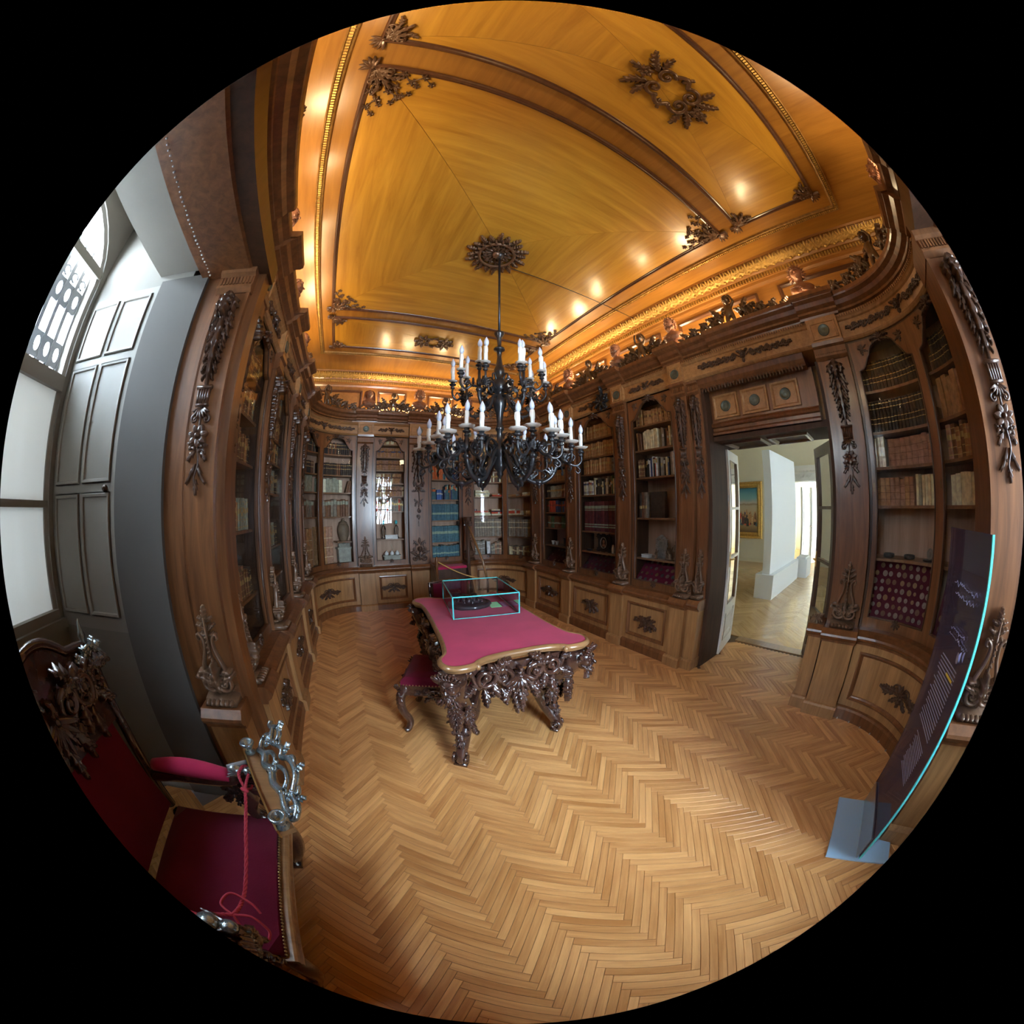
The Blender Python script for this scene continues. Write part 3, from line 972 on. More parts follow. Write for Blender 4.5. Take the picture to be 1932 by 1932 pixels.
def skin_figure(name, joints, bones, mat):
    """one continuous body grown over a skeleton: Skin + Subdivision, applied"""
    me = bpy.data.meshes.new(name)
    me.from_pydata([j[0] for j in joints], bones, [])
    o = bpy.data.objects.new(name, me)
    COL.objects.link(o)
    sk = o.modifiers.new('skin', 'SKIN'); sk.use_smooth_shade = True
    ss = o.modifiers.new('sub', 'SUBSURF'); ss.levels = 1; ss.render_levels = 1
    for i, j in enumerate(joints):
        d = me.skin_vertices[0].data[i]
        d.radius = j[1] if isinstance(j[1], tuple) else (j[1], j[1])
        d.use_root = (i == 0)
    dg = bpy.context.evaluated_depsgraph_get()
    out = bpy.data.meshes.new_from_object(o.evaluated_get(dg))
    bpy.data.objects.remove(o)
    out.name = name
    out.materials.clear()
    out.materials.append(MATS[mat])
    out.polygons.foreach_set('use_smooth', [True] * len(out.polygons))
    return out
def mk_putto(arm):
    """chubby cherub standing, 0.34 tall, x right, z up, facing -y"""
    J = [((0, 0, .145), .034), ((0, -.004, .19), .034), ((0, 0, .225), .033), ((0, 0, .252), .016),
         ((-.024, 0, .13), .026), ((-.030, -.014, .075), .020), ((-.032, 0, .025), .014), ((-.034, -.022, .012), .011),
         ((.024, 0, .13), .026), ((.036, -.01, .078), .020), ((.040, .012, .03), .014), ((.044, -.012, .016), .011),
         ((-.038, 0, .222), .016), ((-.066, -.01, .20 if arm else .25), .013), ((-.05, -.03, .165 if arm else .30), .010), ((-.03, -.045, .16 if arm else .33), .010),
         ((.038, 0, .222), .016), ((.070, -.01, .25), .013), ((.055, -.02, .30), .010), ((.035, -.03, .325), .010)]
    B = [(0, 1), (1, 2), (2, 3), (0, 4), (4, 5), (5, 6), (6, 7), (0, 8), (8, 9), (9, 10), (10, 11), (2, 12), (12, 13), (13, 14), (14, 15), (2, 16), (16, 17), (17, 18), (18, 19)]
    return skin_figure('putto_body', J, B, 'carved_crest')
PUTTO = [mk_putto(0), mk_putto(1)]
def mk_putto_head():
    m = MB()
    M = Matrix(((1, 0, 0, 0), (0, 0, -1, 0), (0, 1, 0, 0), (0, 0, 0, 1)))
    h = MB(); head(h, (0, .290, .004), .043, 0, 'curly', .55)
    m.join(h, M)
    return m
PUTTO_HEAD = mesh_of('putto_head', mk_putto_head(), 'carved_crest')
# ------------------------------------------------------------------ the room shell
XR, XL, YB, YN = 2.75, -.62, 5.35, -.76            # fronts of the case bases
AXR, AXL, AYB, AYN = 3.22, -1.10, 5.83, -1.24       # wall planes
CZ = 4.08
def wbox(mb, x0, x1, y0, y1, z0, z1, mi=0):
    return mb.bx(lambda u, d, z: Vector((u, d, z)), x0, x1, y0, y1, z0, z1, 1, mi)
m = MB(); wbox(m, AXR, 3.38, 1.53, AYB + .3, 0, CZ); wbox(m, AXR, 3.38, AYN - .3, .30, 0, CZ); wbox(m, AXR, 3.38, .30, 1.53, 2.27, CZ)
wall_right = struct(build('wall_right', m, 'attic_wood'))
m = MB(); wbox(m, AXL - .2, AXL, 1.62, AYB + .3, 0, CZ); wbox(m, AXL - .2, AXL, AYN - .3, -.06, 0, CZ); wbox(m, AXL - .2, AXL, -.06, 1.62, 2.95, CZ)
wall_left = struct(build('wall_left', m, 'attic_wood'))
m = MB(); wbox(m, AXL, AXR, AYB, AYB + .3, 0, CZ)
wall_back = struct(build('wall_back', m, 'attic_wood'))
m = MB(); wbox(m, AXL - .2, .40, AYN - .2, AYN, 0, CZ); wbox(m, 1.84, 3.62, AYN - .2, AYN, 0, CZ); wbox(m, .40, 1.84, AYN - .2, AYN, 2.95, CZ)
wall_front = struct(build('wall_front', m, 'attic_wood'))

# attic panelling over the cases: dark frame mouldings on the wall
def attic(parent, F, spans):
    for a, b in spans:
        m = MB(); m.ring(F, a, b, 3.28, 3.76, [(0, .0), (.006, .022), (.026, .022), (.042, .006), (.046, 0)])
        o = build('panel_moulding', m, 'ceiling_mould', parent)
FWR, FWL, FWB, FWF = Fr(AXR, AYB, -90), Fr(AXL, AYN, 90), Fr(AXL, AYB, 0), Fr(AXR, AYN, 180)
attic(wall_right, FWR, [(.25, .82), (1.02, 1.80), (1.98, 2.70), (2.88, 3.72), (4.0, 5.1), (5.35, 6.3)])
attic(wall_left, FWL, [(.2, 1.1), (1.35, 2.50), (2.78, 3.50), (3.70, 4.45), (4.62, 5.35), (5.55, 6.3)])
attic(wall_back, FWB, [(.15, 1.20), (1.48, 2.02), (2.42, 2.95), (3.20, 4.15)])
attic(wall_front, FWF, [(.2, 1.2), (1.5, 2.9), (3.1, 4.1)])

# ceiling: band ground, three veneered fields, dark field mouldings, gilt frame
m = MB(); wbox(m, AXL - .2, 3.62, AYN - .3, AYB + .3, CZ, CZ + .12)
ceiling = struct(build('ceiling', m, 'ceiling_band'))
def FC(u, d, z): return Vector((u, z, CZ - d))
PX0, PX1 = -.45, 2.53
for y0, y1 in ((-.34, .49), (.71, 3.68), (3.91, 4.73)):
    cx, cy = (PX0 + PX1) / 2 + .01, (y0 + y1) / 2
    c4 = [(PX0, y0), (PX1, y0), (PX1, y1), (PX0, y1)]
    for k in range(4):
        a, b = c4[k], c4[(k + 1) % 4]
        g = .0022
        tri = [a, b, (cx, cy)]
        mx_, my_ = sum(p[0] for p in tri) / 3, sum(p[1] for p in tri) / 3
        tri = [(p[0] + (mx_ - p[0]) * g * 1.2, p[1] + (my_ - p[1]) * g * 1.2) for p in tri]
        m = MB()
        m.add([(p[0], p[1], CZ - .006) for p in tri] + [(p[0], p[1], CZ) for p in tri], [(2, 1, 0), (0, 1, 4, 3), (1, 2, 5, 4), (2, 0, 3, 5)])
        build('veneer_panel', m, 'veneer_x' if k % 2 == 0 else 'veneer_y', ceiling)
    m = MB(); m.ring(FC, PX0 - .03, PX1 + .03, y0 - .03, y1 + .03, [(0, 0), (.004, .016), (.012, .026), (.022, .026), (.032, .016), (.042, .014), (.048, 0)])
    build('field_moulding', m, 'ceiling_mould', ceiling)
GX0, GX1, GY0, GY1 = -.68, 2.81, -.56, 5.0
m = MB(); m.ring(FC, GX0, GX1, GY0, GY1, [(0, 0), (.004, .022), (.016, .028), (.022, .016), (.050, .016), (.056, .026), (.066, .020), (.070, 0)])
build('gilt_frame', m, 'gilt_dark', ceiling)
m = MB()
def along(x0, y0, x1, y1, step, fn):
    L = sqrt((x1 - x0) ** 2 + (y1 - y0) ** 2); n = max(1, int(L / step)); a = atan2(y1 - y0, x1 - x0)
    for k in range(n):
        t = (k + .5) / n
        fn(x0 + (x1 - x0) * t, y0 + (y1 - y0) * t, a)
def bead(x, y, a):
    T = Matrix.Translation((x, y, CZ - .022)) @ Matrix.Rotation(a, 4, 'Z')
    b = MB(); wbox(b, -.007, .007, -.012, .012, -.010, .008); m.join(b, T)
q = .036
for p in ((GX0 + q, GY0 + q, GX1 - q, GY0 + q), (GX1 - q, GY0 + q, GX1 - q, GY1 - q), (GX1 - q, GY1 - q, GX0 + q, GY1 - q), (GX0 + q, GY1 - q, GX0 + q, GY0 + q)):
    along(*p, .022, bead)
o = build('gilt_bead', m, 'gilt', ceiling); o['kind'] = 'stuff'
# gilt leaf frieze on the cove between attic wall and ceiling
pal = MB()
pal.shell(0, -.052, .122, 90, 130, 7, .024); pal.scroll(-.030, -.030, .018, 0, 1.1, .006, .008, dr=-1, n=9, sides=5); pal.scroll(.030, -.030, .018, 180, 1.1, .006, .008, n=9, sides=5)
pal.leaf(.052, -.05, 90, .10, .014, .014, 0, 3, .4, 5)
leafM = MB(); cove = MB(); dent = MB()
IX0, IX1, IY0, IY1 = AXL + .15, AXR - .15, AYN + .15, AYB - .15
def cove_side(F, L):
    # profile (d, z): wall fascia, dentil course, hollow, leaf band, fillet
    cove.mould(F, 0, L, [(0, 3.82), (.02, 3.82), (.03, 3.85), (.03, 3.885), (.05, 3.89), (.05, 3.935), (.075, 3.94), (.085, 3.965), (.16, 4.055), (.175, 4.055), (.18, CZ), (0, CZ)])
    n = int(L / .034)
    for k in range(n):
        u = (k + .5) * L / n
        dent.bx(F, u - .010, u + .010, .05, .068, 3.893, 3.932)
    n = int(L / .105)
    for k in range(n):
        u = (k + .5) * L / n
        p0 = F(u, .1225, 4.010)
        up = Vector((0, 0, .09)) + F.N * .075; up.normalize()
        nn = F.T.cross(up); nn.normalize()
        if nn.z > 0: nn = -nn
        M = Matrix((F.T, up, nn)).transposed().to_4x4(); M.translation = p0 + nn * .002
        leafM.join(pal, M)
cove_side(FWR, AYB - AYN); cove_side(FWL, AYB - AYN); cove_side(FWB, AXR - AXL); cove_side(FWF, AXR - AXL)
build('cove_moulding', cove, 'attic_wood', ceiling)
o = build('leaf_frieze', leafM, 'gilt', ceiling, True); o['kind'] = 'stuff'
o = build('dentil', dent, 'gilt', ceiling); o['kind'] = 'stuff'
# carvings on the ceiling
def ceil_place(name, key, x, y, ang, s=1.0, flip=False, sx=1.0):
    T = Matrix.Translation((x, y, CZ - .008)) @ Matrix.Rotation(radians(ang), 4, 'Z') @ Matrix.Rotation(pi, 4, 'X') @ Matrix.Diagonal((s * sx * (-1 if flip else 1), s, s, 1))
    place(name, orn(key, 'ceiling_carving'), T, ceiling)
def corner4(key, y0, y1, s, ys=(0, 1)):
    # local x,y point into the field after the flip about X (y -> -y)
    if 0 in ys:
        ceil_place('corner_carving', key, PX0 - .03, y0 - .03, 90, s); ceil_place('corner_carving', key, PX1 + .03, y0 - .03, 180, s)
    if 1 in ys:
        ceil_place('corner_carving', key, PX1 + .03, y1 + .03, 270, s); ceil_place('corner_carving', key, PX0 - .03, y1 + .03, 0, s)
corner4('corner_big', .71, 3.68, .92)
corner4('corner_small', -.34, .49, .82)
corner4('corner_small', 3.91, 4.73, .82)
ceil_place('cartouche_carving', 'cartouche', 1.12, .04, 90, .98)
ceil_place('cartouche_carving', 'cartouche', 1.02, 4.33, 90, .88)
ceil_place('rosette_carving', 'rosette', 1.07, 2.27, 0, 1.0)

# floor: oak herringbone, planks one by one near the camera
m = MB(); wbox(m, AXL - .9, 3.95, AYN - .95, AYB + .2, -.05, -.012)
floor_ = struct(build('floor', m, 'floor_gap'))
PL, PW, NPL = .3195, .0355, 9
a_ = Vector((1, 1)) / sqrt(2); b_ = Vector((-1, 1)) / sqrt(2)
X0, Y0 = .158, .80
def fl(p, q): return (X0 + (a_.x * p + b_.x * q) * PW, Y0 + (a_.y * p + b_.y * q) * PW)
cand = []
for i in range(-60, 130):
    for j in range(-14, 16):
        for kind in (0, 1):
            p0, q0 = i + j * NPL, i - j * NPL
            r = (p0, q0, p0 + NPL, q0 + 1) if kind == 0 else (p0, q0 + 1, p0 + 1, q0 + 1 + NPL)
            x, y = fl((r[0] + r[2]) / 2, (r[1] + r[3]) / 2)
            inside = (-.80 < x < 2.86 and -.9 < y < 5.40) or (2.7 < x < 3.82 and .32 < y < 1.56) or (-1.95 < x < -.4 and -.05 < y < 1.5) or (.4 < x < 1.8 and -2.0 < y < -.7)
            if inside: cand.append((x * x + y * y, r, kind))
cand.sort(key=lambda c: c[0])
GA = .0011 / PW
plank_me = []
def plank_mesh(L, kind, var):
    """plank along local x"""
    g = .0006
    b = MB()
    hx, hy = L / 2 - g, PW / 2 - g
    c = .0012
    vs = [(-hx, -hy, -.014), (hx, -hy, -.014), (hx, hy, -.014), (-hx, hy, -.014), (-hx, -hy, -c), (hx, -hy, -c), (hx, hy, -c), (-hx, hy, -c), (-hx + c, -hy + c, 0), (hx - c, -hy + c, 0), (hx - c, hy - c, 0), (-hx + c, hy - c, 0)]
    b.add(vs, [(0, 1, 5, 4), (1, 2, 6, 5), (2, 3, 7, 6), (3, 0, 4, 7), (4, 5, 9, 8), (5, 6, 10, 9), (6, 7, 11, 10), (7, 4, 8, 11), (8, 9, 10, 11)])
    return b
PM = plank_mesh(PL, 0, 0)
plank_me = mesh_of('plank', PM, 'parquet', False)
rest = MB(); rco = []
for n_, (d2, r, kind) in enumerate(cand):
    x, y = fl((r[0] + r[2]) / 2, (r[1] + r[3]) / 2)
    ang = radians(45 if kind == 0 else 135) + RN.uniform(-.0015, .0015)
    if RN.random() < .5: ang += pi
    M = Matrix.Translation((x, y, RN.uniform(-.0005, .0003))) @ Matrix.Rotation(ang, 4, 'Z')
    if n_ < 300:
        place('plank', plank_me, M, floor_)
    else:
        rest.join(PM, M); oc = (RN.uniform(0, 40), RN.uniform(0, 20), RN.uniform(0, 5)); rco += [(q[0] + oc[0], q[1] + oc[1], q[2] + oc[2]) for q in PM.v]
# the planks farther off are one joined piece with a colour per plank
rm = wood('parquet_far', (.46, .202, .062), (.78, .425, .165), 'X', 1.5, .34, .2, bump=.10, crough=.2, co='plank_co')
o = build('planks', rest, 'parquet_far', floor_); o['kind'] = 'stuff'
def plank_coords(o, co):
    at = o.data.attributes.new('plank_co', 'FLOAT_VECTOR', 'POINT')
    at.data.foreach_set('vector', [c for q in co for c in q])
plank_coords(o, rco)
def per_island_random(mat, amount=.38):
    nt = mat.node_tree; N, L = nt.nodes, nt.links
    ramp = [x for x in N if x.type == 'VALTORGB'][0]
    src = ramp.inputs['Fac'].links[0].from_socket
    g = N.new('ShaderNodeNewGeometry')
    a = N.new('ShaderNodeMath'); a.operation = 'MULTIPLY_ADD'; a.inputs[1].default_value = amount
    L.new(g.outputs['Random Per Island'], a.inputs[0]); L.new(src, a.inputs[2])
    s = N.new('ShaderNodeMath'); s.operation = 'SUBTRACT'; s.inputs[1].default_value = amount / 2
    L.new(a.outputs[0], s.inputs[0]); L.new(s.outputs[0], ramp.inputs['Fac'])
per_island_random(rm)
# ------------------------------------------------------------------ bookcases
ZP, ZB, ZL = .11, .62, .72            # plinth, cabinet top, ledge top
ZG0, ZG1, ZA = .80, 2.585, 2.785      # glass foot, springing of the arch, its crown
ZF0, ZF1, ZC = 2.84, 3.04, 3.225       # frieze, cornice top
DB = -.40                             # depth to the back board
def arch_z(t):
    """ogee head of a door opening, t = 0..1 across"""
    s = abs(t - .5) * 2
    if s > .86: return ZG1 + .012 * (1 - s) / .14
    if s > .52:
        k = (.86 - s) / .34
        return ZG1 + .012 + .098 * (k * k * (3 - 2 * k)) ** 1.0
    return ZG1 + .110 + (ZA - ZG1 - .110) * sqrt(max(0, 1 - (s / .52) ** 2)) ** .9
def cornice_prof(e=0., up=0.):
    k = (ZC - 3.06) / .13
    return [(d if d < -.4 else d + e - .055, 3.06 + (z - 3.06) * k + (up if z > 3.18 else 0)) for d, z in
            [(-.46, 3.06), (-.035, 3.06), (-.03, 3.075), (.0, 3.085), (.0, 3.10), (.035, 3.115), (.05, 3.14), (.085, 3.155), (.09, 3.165), (.09, 3.19), (-.46, 3.19)]]
def base_unit(t, F, w, nu, u_pan=.07, mount='mount', door=True, light=True):
    wd = 'oak_panel' if light else 'walnut'
    m = MB(); m.mould(F, 0, w, [(DB, 0), (.03, 0), (.03, .085), (.018, .10), (.0, ZP), (DB, ZP)], nu); build('plinth', m, 'walnut', t)
    m = MB(); m.bx(F, 0, w, DB, -.02, ZP, ZB, nu)
    m.bx(F, 0, u_pan, -.02, 0, ZP, ZB); m.bx(F, w - u_pan, w, -.02, 0, ZP, ZB)
    m.bx(F, u_pan, w - u_pan, -.02, 0, ZP, ZP + .06, nu); m.bx(F, u_pan, w - u_pan, -.02, 0, ZB - .06, ZB, nu)
    build('cabinet', m, wd, t)
    m = MB(); m.ring(F, u_pan - .004, w - u_pan + .004, ZP + .056, ZB - .056, [(0, 0), (.004, .010), (.014, .012), (.024, .0), (.036, -.008), (.040, -.018)], max(nu, 1))
    d = build('door_moulding', m, 'walnut', t)
    m = MB(); m.bx(F, u_pan + .035, w - u_pan - .035, -.022, -.014, ZP + .09, ZB - .09, nu); build('door_panel', m, wd, t)
    carve('carved_mount', mount, 'carved', F, w / 2, .365, -.014, t, 1.3 if mount == 'mount' or F.curved else 1.35, 1.3, 1.3)
    m = MB(); m.mould(F, 0, w, [(DB, ZB), (.01, ZB), (.015, ZB + .02), (.04, ZB + .035), (.05, ZB + .055), (.045, ZB + .07), (.0, ZL - .012), (-.02, ZL), (DB, ZL)], nu)
    build('ledge', m, 'walnut', t)
def door_leaf(t, F, u0, u1, nu, zs=.0, key=True, toggle=True):
    """one glazed door between u0 and u1"""
    st = .038
    m = MB()
    m.bx(F, u0, u0 + st, -.135, -.10, ZL, ZF0); m.bx(F, u1 - st, u1, -.135, -.10, ZL, ZF0)
    m.bx(F, u0 + st, u1 - st, -.135, -.10, ZL, ZG0, nu)
    n = 28; a, b = u0 + st, u1 - st
    vs = []; fs = []
    for i in range(n + 1):
        u = a + (b - a) * i / n; z = arch_z(i / n)
        vs += [F(u, -.10, z), F(u, -.10, ZF0), F(u, -.135, z)]
        if i:
            k = i * 3
            fs += [(k - 3, k, k + 1, k - 2), (k - 3, k - 1, k + 2, k)]
    m.add(vs, fs)
    fr = build('door_frame', m, 'walnut', t)
    m = MB()
    pts = [F(a, -.098, ZG0)] + [F(a, -.098, ZG0 + (ZG1 - ZG0) * k / 4) for k in range(1, 4)]
    pts += [F(a + (b - a) * i / 40, -.098, arch_z(i / 40)) for i in range(41)]
    pts += [F(b, -.098, ZG0 + (ZG1 - ZG0) * k / 4) for k in range(3, -1, -1)] + [F(a + (b - a) * k / nu, -.098, ZG0) for k in range(nu - 1, 0, -1)]
    m.tube(pts, .007, 6, closed=True); build('glazing_bead', m, 'carved', t, True)
    m = MB()
    k = max(nu, 1) * (2 if F.curved else 1); vs = []; fs = []
    for i in range(k + 1):
        u = a - .004 + (b - a + .008) * i / k
        vs += [F(u, -.118, ZG0 - .004), F(u, -.118, ZA)]
        if i: fs.append((2 * i - 2, 2 * i, 2 * i + 1, 2 * i - 1))
    m.add(vs, fs); build('glass_pane', m, 'cabinet_glass', t, True)
    if key: carve('keystone_carving', 'key', 'carved', F, (u0 + u1) / 2, ZA + .012, -.10, t, 1, 1, 1.1)
    for q, fl_ in ((a + .055, False), (b - .055, True)):
        carve('spandrel_carving', 'spandrel', 'carved', F, q, 2.755, -.10, t, .9, .9, 1, fl_)
    if toggle: carve('carved_boss', 'toggle', 'carved', F, (u0 + u1) / 2, ZG0 - .02, -.10, t)
    # little lock plate on the stile
    m = MB(); m.bx(F, u0 + .010, u0 + .022, -.10, -.094, 1.70, 1.76); m.tube([F(u0 + .016, -.094, 1.735), F(u0 + .016, -.082, 1.735)], .004, 6)
    build('lock_plate', m, 'brass_dark', t)
def upper_case(t, F, w, nu, shelves, doors, frieze='frieze', back='back_board', key=True):
    m = MB(); m.bx(F, 0, w, DB - .02, DB, ZL, ZF0, nu); build('back_board', m, back, t)
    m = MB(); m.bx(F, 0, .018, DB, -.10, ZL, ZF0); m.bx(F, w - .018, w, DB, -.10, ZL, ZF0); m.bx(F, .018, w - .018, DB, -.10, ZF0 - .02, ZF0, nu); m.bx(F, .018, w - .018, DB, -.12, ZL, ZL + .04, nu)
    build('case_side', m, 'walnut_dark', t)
    for z in shelves:
        a, b = .018, w - .018
        if isinstance(z, tuple): z, a, b = z
        m = MB(); m.bx(F, a, b, DB, -.165, z - .020, z, nu); build('shelf', m, 'shelf_wood', t)
    for u0, u1 in doors: door_leaf(t, F, u0, u1, max(1, nu // len(doors)), key=key)
    # entablature
    m = MB(); m.mould(F, 0, w, [(-.46, ZF0 - .005), (-.085, ZF0 - .005), (-.07, ZF0 + .006), (-.06, ZF0 + .018), (-.075, ZF0 + .026), (-.085, ZF0 + .03), (-.085, ZF1 - .03), (-.07, ZF1 - .022), (-.06, ZF1 - .008), (-.05, ZF1), (-.05, ZF1 + .025), (-.46, ZF1 + .025)], nu)
    build('frieze', m, 'oak_panel_across', t)
    if frieze: carve('frieze_carving', frieze, 'carved', F, w / 2, (ZF0 + ZF1) / 2 + .002, -.083, t, min(1.1, w / .66), 1., 1.25)
    m = MB(); m.mould(F, -.004, w + .004, cornice_prof(), nu); build('cornice', m, 'walnut', t)
    m = MB(); n = int(w / .022)
    for k in range(n):
        u = (k + .5) * w / n
        m.bx(F, u - .005, u + .005, -.05, -.040, ZF1 + .002, ZF1 + .02)
    o = build('fluting', m, 'walnut', t); o['kind'] = 'stuff'
def bookcase(label, F, w, shelves, nu=1, doors=None, frieze='frieze', mount='mount', back='back_board'):
    t = thing('bookcase', label, 'bookcase', F(w / 2, -.2, 0))
    base_unit(t, F, w, nu, .07, mount)
    upper_case(t, F, w, nu, shelves, doors or [(.02, w - .02)], frieze, back)
    return t
def pilaster(label, F, w, big=False, medal=True, dp=0., ped=True, top=True, shaft=True, group=None):
    """pedestal, shaft with carved drop and foot, capital, frieze block with medal, cornice break"""
    t = thing('pilaster', label, 'pilaster', F(w / 2, -.1, 0), group)
    a, b = 0, w
    m = MB(); m.mould(F, a - .012, b + .012, [(-.3, 0), (.062 + dp, 0), (.062 + dp, .09), (.05 + dp, .105), (.035 + dp, ZP), (-.3, ZP)])
    m.bx(F, a, b, -.3, .032 + dp, ZP, ZB); build('pedestal', m, 'oak_panel', t)
    m = MB(); m.mould(F, a - .014, b + .014, [(-.3, ZB), (.04 + dp, ZB), (.045 + dp, ZB + .02), (.068 + dp, ZB + .035), (.08 + dp, ZB + .055), (.075 + dp, ZB + .07), (.05 + dp, ZL - .006), (.04 + dp, ZL + .004), (-.3, ZL + .004)])
    build('pedestal_cap', m, 'walnut', t)
    if not shaft:
        carve('carved_foot', 'mount_b', 'carved_light', F, w * .45, ZL + .05, .0 + dp, t, .42, .6, 1.2)
        return t
    ds = -.075 + dp
    m = MB(); m.bx(F, a, b, -.3, ds - .012, ZL, ZF0 + .02)
    e = .022
    m.bx(F, a, a + e, ds - .012, ds + .004, ZL, ZF0); m.bx(F, b - e, b, ds - .012, ds + .004, ZL, ZF0); m.bx(F, a + e, b - e, ds - .012, ds - .002, ZL, ZF0)
    m.bx(F, a + e, a + e + .006, ds - .002, ds + .001, ZL, ZF0)
    build('shaft', m, 'walnut', t)
    s = (w / .185) ** .5
    if big:
        carve('carved_drop', 'caryatid', 'carved', F, w / 2, 2.70, ds, t, 1.15, 1.3, 1.25)
        carve('carved_foot', 'trophy', 'carved', F, w / 2, ZL + .02, ds, t, 1.05, .95, 1.2)
    else:
        carve('carved_drop', 'drop', 'carved', F, w / 2, 2.665, ds, t, .95 * s, .98, 1.1)
        carve('carved_foot', 'base', 'carved_light', F, w / 2, ZL + .006, ds, t, .95 * s * min(1, w / .17), 1.0, 1.9)
    m = MB(); m.mould(F, a - .006, b + .006, [(-.3, 2.70), (ds + .004, 2.70), (ds + .03, 2.725), (ds + .03, 2.74), (ds + .018, 2.745), (ds + .018, 2.80), (ds + .04, 2.815), (ds + .045, 2.845), (-.3, 2.845)])
    n = max(4, int(w / .02))
    for k in range(n):
        u = a + (k + .5) * w / n
        m.bx(F, u - .005, u + .005, ds + .016, ds + .026, 2.75, 2.795)
    build('capital', m, 'walnut', t)
    if top:
        m = MB(); m.bx(F, a - .004, b + .004, -.45, ds + .03, 2.845, ZF1 + .03); m.ring(F, a + .018, b - .018, 2.865, 3.02, [(0, ds + .03), (.003, ds + .038), (.012, ds + .038), (.016, ds + .03)])
        build('frieze_block', m, 'oak_panel_across', t)
        if medal:
            md = MB(); md.lathe([(.052, 0), (.052, .008), (.044, .012), (.040, .007), (.012, .009), (.0, .012)], 20); md.join(MB())
            me = ORN.setdefault('medal', mesh_of('medal', md, 'verdigris'))
            place('medal', me, F.mat(w / 2, 2.942, ds + .03), t)
        e = .065 + dp
        m = MB(); m.mould(F, a - .045, b + .045, cornice_prof(e - .02, .002)); m.mould(F, a - .06, b + .06, [(-.4, ZC - .04), (.015 + e, ZC - .04), (.035 + e, ZC - .025), (.035 + e, ZC + .012), (-.4, ZC + .012)])
        build('cornice_break', m, 'walnut', t)
    return t

FR = Fr(XR, YB, -90)          # right wall: u = YB - y
FL = Fr(XL, 0, 90)            # left wall: u = y
FB = Fr(0, YB, 0)             # back wall: u = x
FN = Fr(0, YN, 180)           # near wall: u = -x
FRC = Arc(2.05, 4.65, .70, 90)      # far right corner: from the back wall round to the right wall
FLC = Arc(.06, 4.65, .70, 180)      # far left corner
FNC = Arc(2.04, -.012, .715, 0)       # near right corner
WC = .70 * pi / 2
CD = [(.02, WC / 2), (WC / 2, WC - .02)]
# shelf heights read off the photograph
S3 = [2.53, 2.25, 1.94, 1.49, 1.04]
S2 = [2.52, 2.28, 2.06, 1.78, 1.30, 1.03]
S1 = [2.52, 2.25, 2.02, 1.78, 1.55, 1.31, 1.04]
SA = [2.72, 2.50, 2.28, 2.06, 1.85, 1.60, (1.14, .018, .582)]
SBB = [2.48, 2.14, 1.79, 1.43, 1.05]
SRC = [2.58, 2.34, 2.10, 1.84, 1.50, 1.12]
SLC = [2.52, 2.19, 1.91, 1.53, (1.13, WC * .76, WC - .02)]
SNC = [2.44, 2.13, 1.875, 1.60, 1.225]
bookcase('bookcase on the door wall nearest the doorway, bright red medal board at its foot', FR.sub(YB - 2.51), .68, S3, mount='mount_b', frieze='frieze_grape')
bookcase('bookcase on the door wall with ten tall maroon volumes', FR.sub(YB - 3.50), .80, S2, mount='mount_b')
bookcase('bookcase on the door wall farthest from the doorway, two white cups inside', FR.sub(YB - 4.40), .71, S1)
bookcase('curved bookcase in the far right corner behind the library steps', FRC, WC, SRC, 12, CD, 'frieze_long')
bookcase('narrow bookcase on the back wall holding rows of teal volumes', FB.sub(1.28), .62, SBB)
bookcase('narrow bookcase on the back wall with two glass bottles and an inkstand', FB.sub(.33), .60, SA)
bookcase('curved bookcase in the far left corner with an urn inside', FLC, WC, SLC, 12, CD, 'frieze_long')
bookcase('curved bookcase right of the doorway behind the glass information panel', FNC, WC, SNC, 12, CD, 'frieze_long')
bookcase('bookcase on the window wall nearest the red armchair', FL.sub(1.83), .68, S3, mount='mount_b')
bookcase('middle bookcase on the window wall, seen at a glancing angle', FL.sub(2.70), .80, S2)
bookcase('bookcase on the window wall next to the far left corner', FL.sub(3.69), .71, S1)

pilaster('carved pilaster left of the bookcase beside the doorway', FR.sub(YB - 2.70), .19)
pilaster('carved pilaster between the maroon volumes and the two white cups', FR.sub(YB - 3.69), .19)
pilaster('carved pilaster where the door wall meets the far right curved bookcase', FR.sub(YB - 4.645), .245)
pilaster('carved pilaster framing the doorway on the left, under the bearded bust', FR.sub(YB - 1.83), .17)
pilaster('slim inner pilaster at the left jamb of the doorway', FR.sub(YB - 1.655), .125, medal=False, dp=-.05, top=False)
pilaster('slim pedestal with a small scroll at the right foot of the doorway', FR.sub(YB - .41), .12, medal=False, dp=-.03, top=False, shaft=False)
pilaster('carved pilaster framing the doorway on the right, under the curly bust', FR.sub(YB - .275), .28, dp=.02)
pilaster('carved pilaster between the far left corner and the glass bottles', FB.sub(.07), .255)
pilaster('broad pilaster with strapwork in the middle of the back wall', FB.sub(.94), .33, big=True, dp=.03)
pilaster('carved pilaster right of the teal volumes on the back wall', FB.sub(1.90), .20)
pilaster('pilaster on the window wall beside the red armchair, facing the room', FL.sub(1.62), .21)
pilaster('pilaster on the window wall, second from the armchair', FL.sub(2.51), .19)
pilaster('pilaster on the window wall, third from the armchair', FL.sub(3.50), .19)
pilaster('pilaster where the window wall meets the far left corner', FL.sub(4.40), .25)
# pilasters on the window jambs
pilaster('large pale-lit pilaster on the window jamb behind the red armchair', Fr(-.87, 1.50, 0), .20, medal=False, dp=.085, top=False)
pilaster('large pilaster at the right edge, on the jamb of the near window', Fr(1.72, -.68, -90), .26, medal=False, dp=.05, top=False)
pilaster('pilaster next to the curved bookcase on the near wall', FN.sub(-2.04), .22, medal=False)

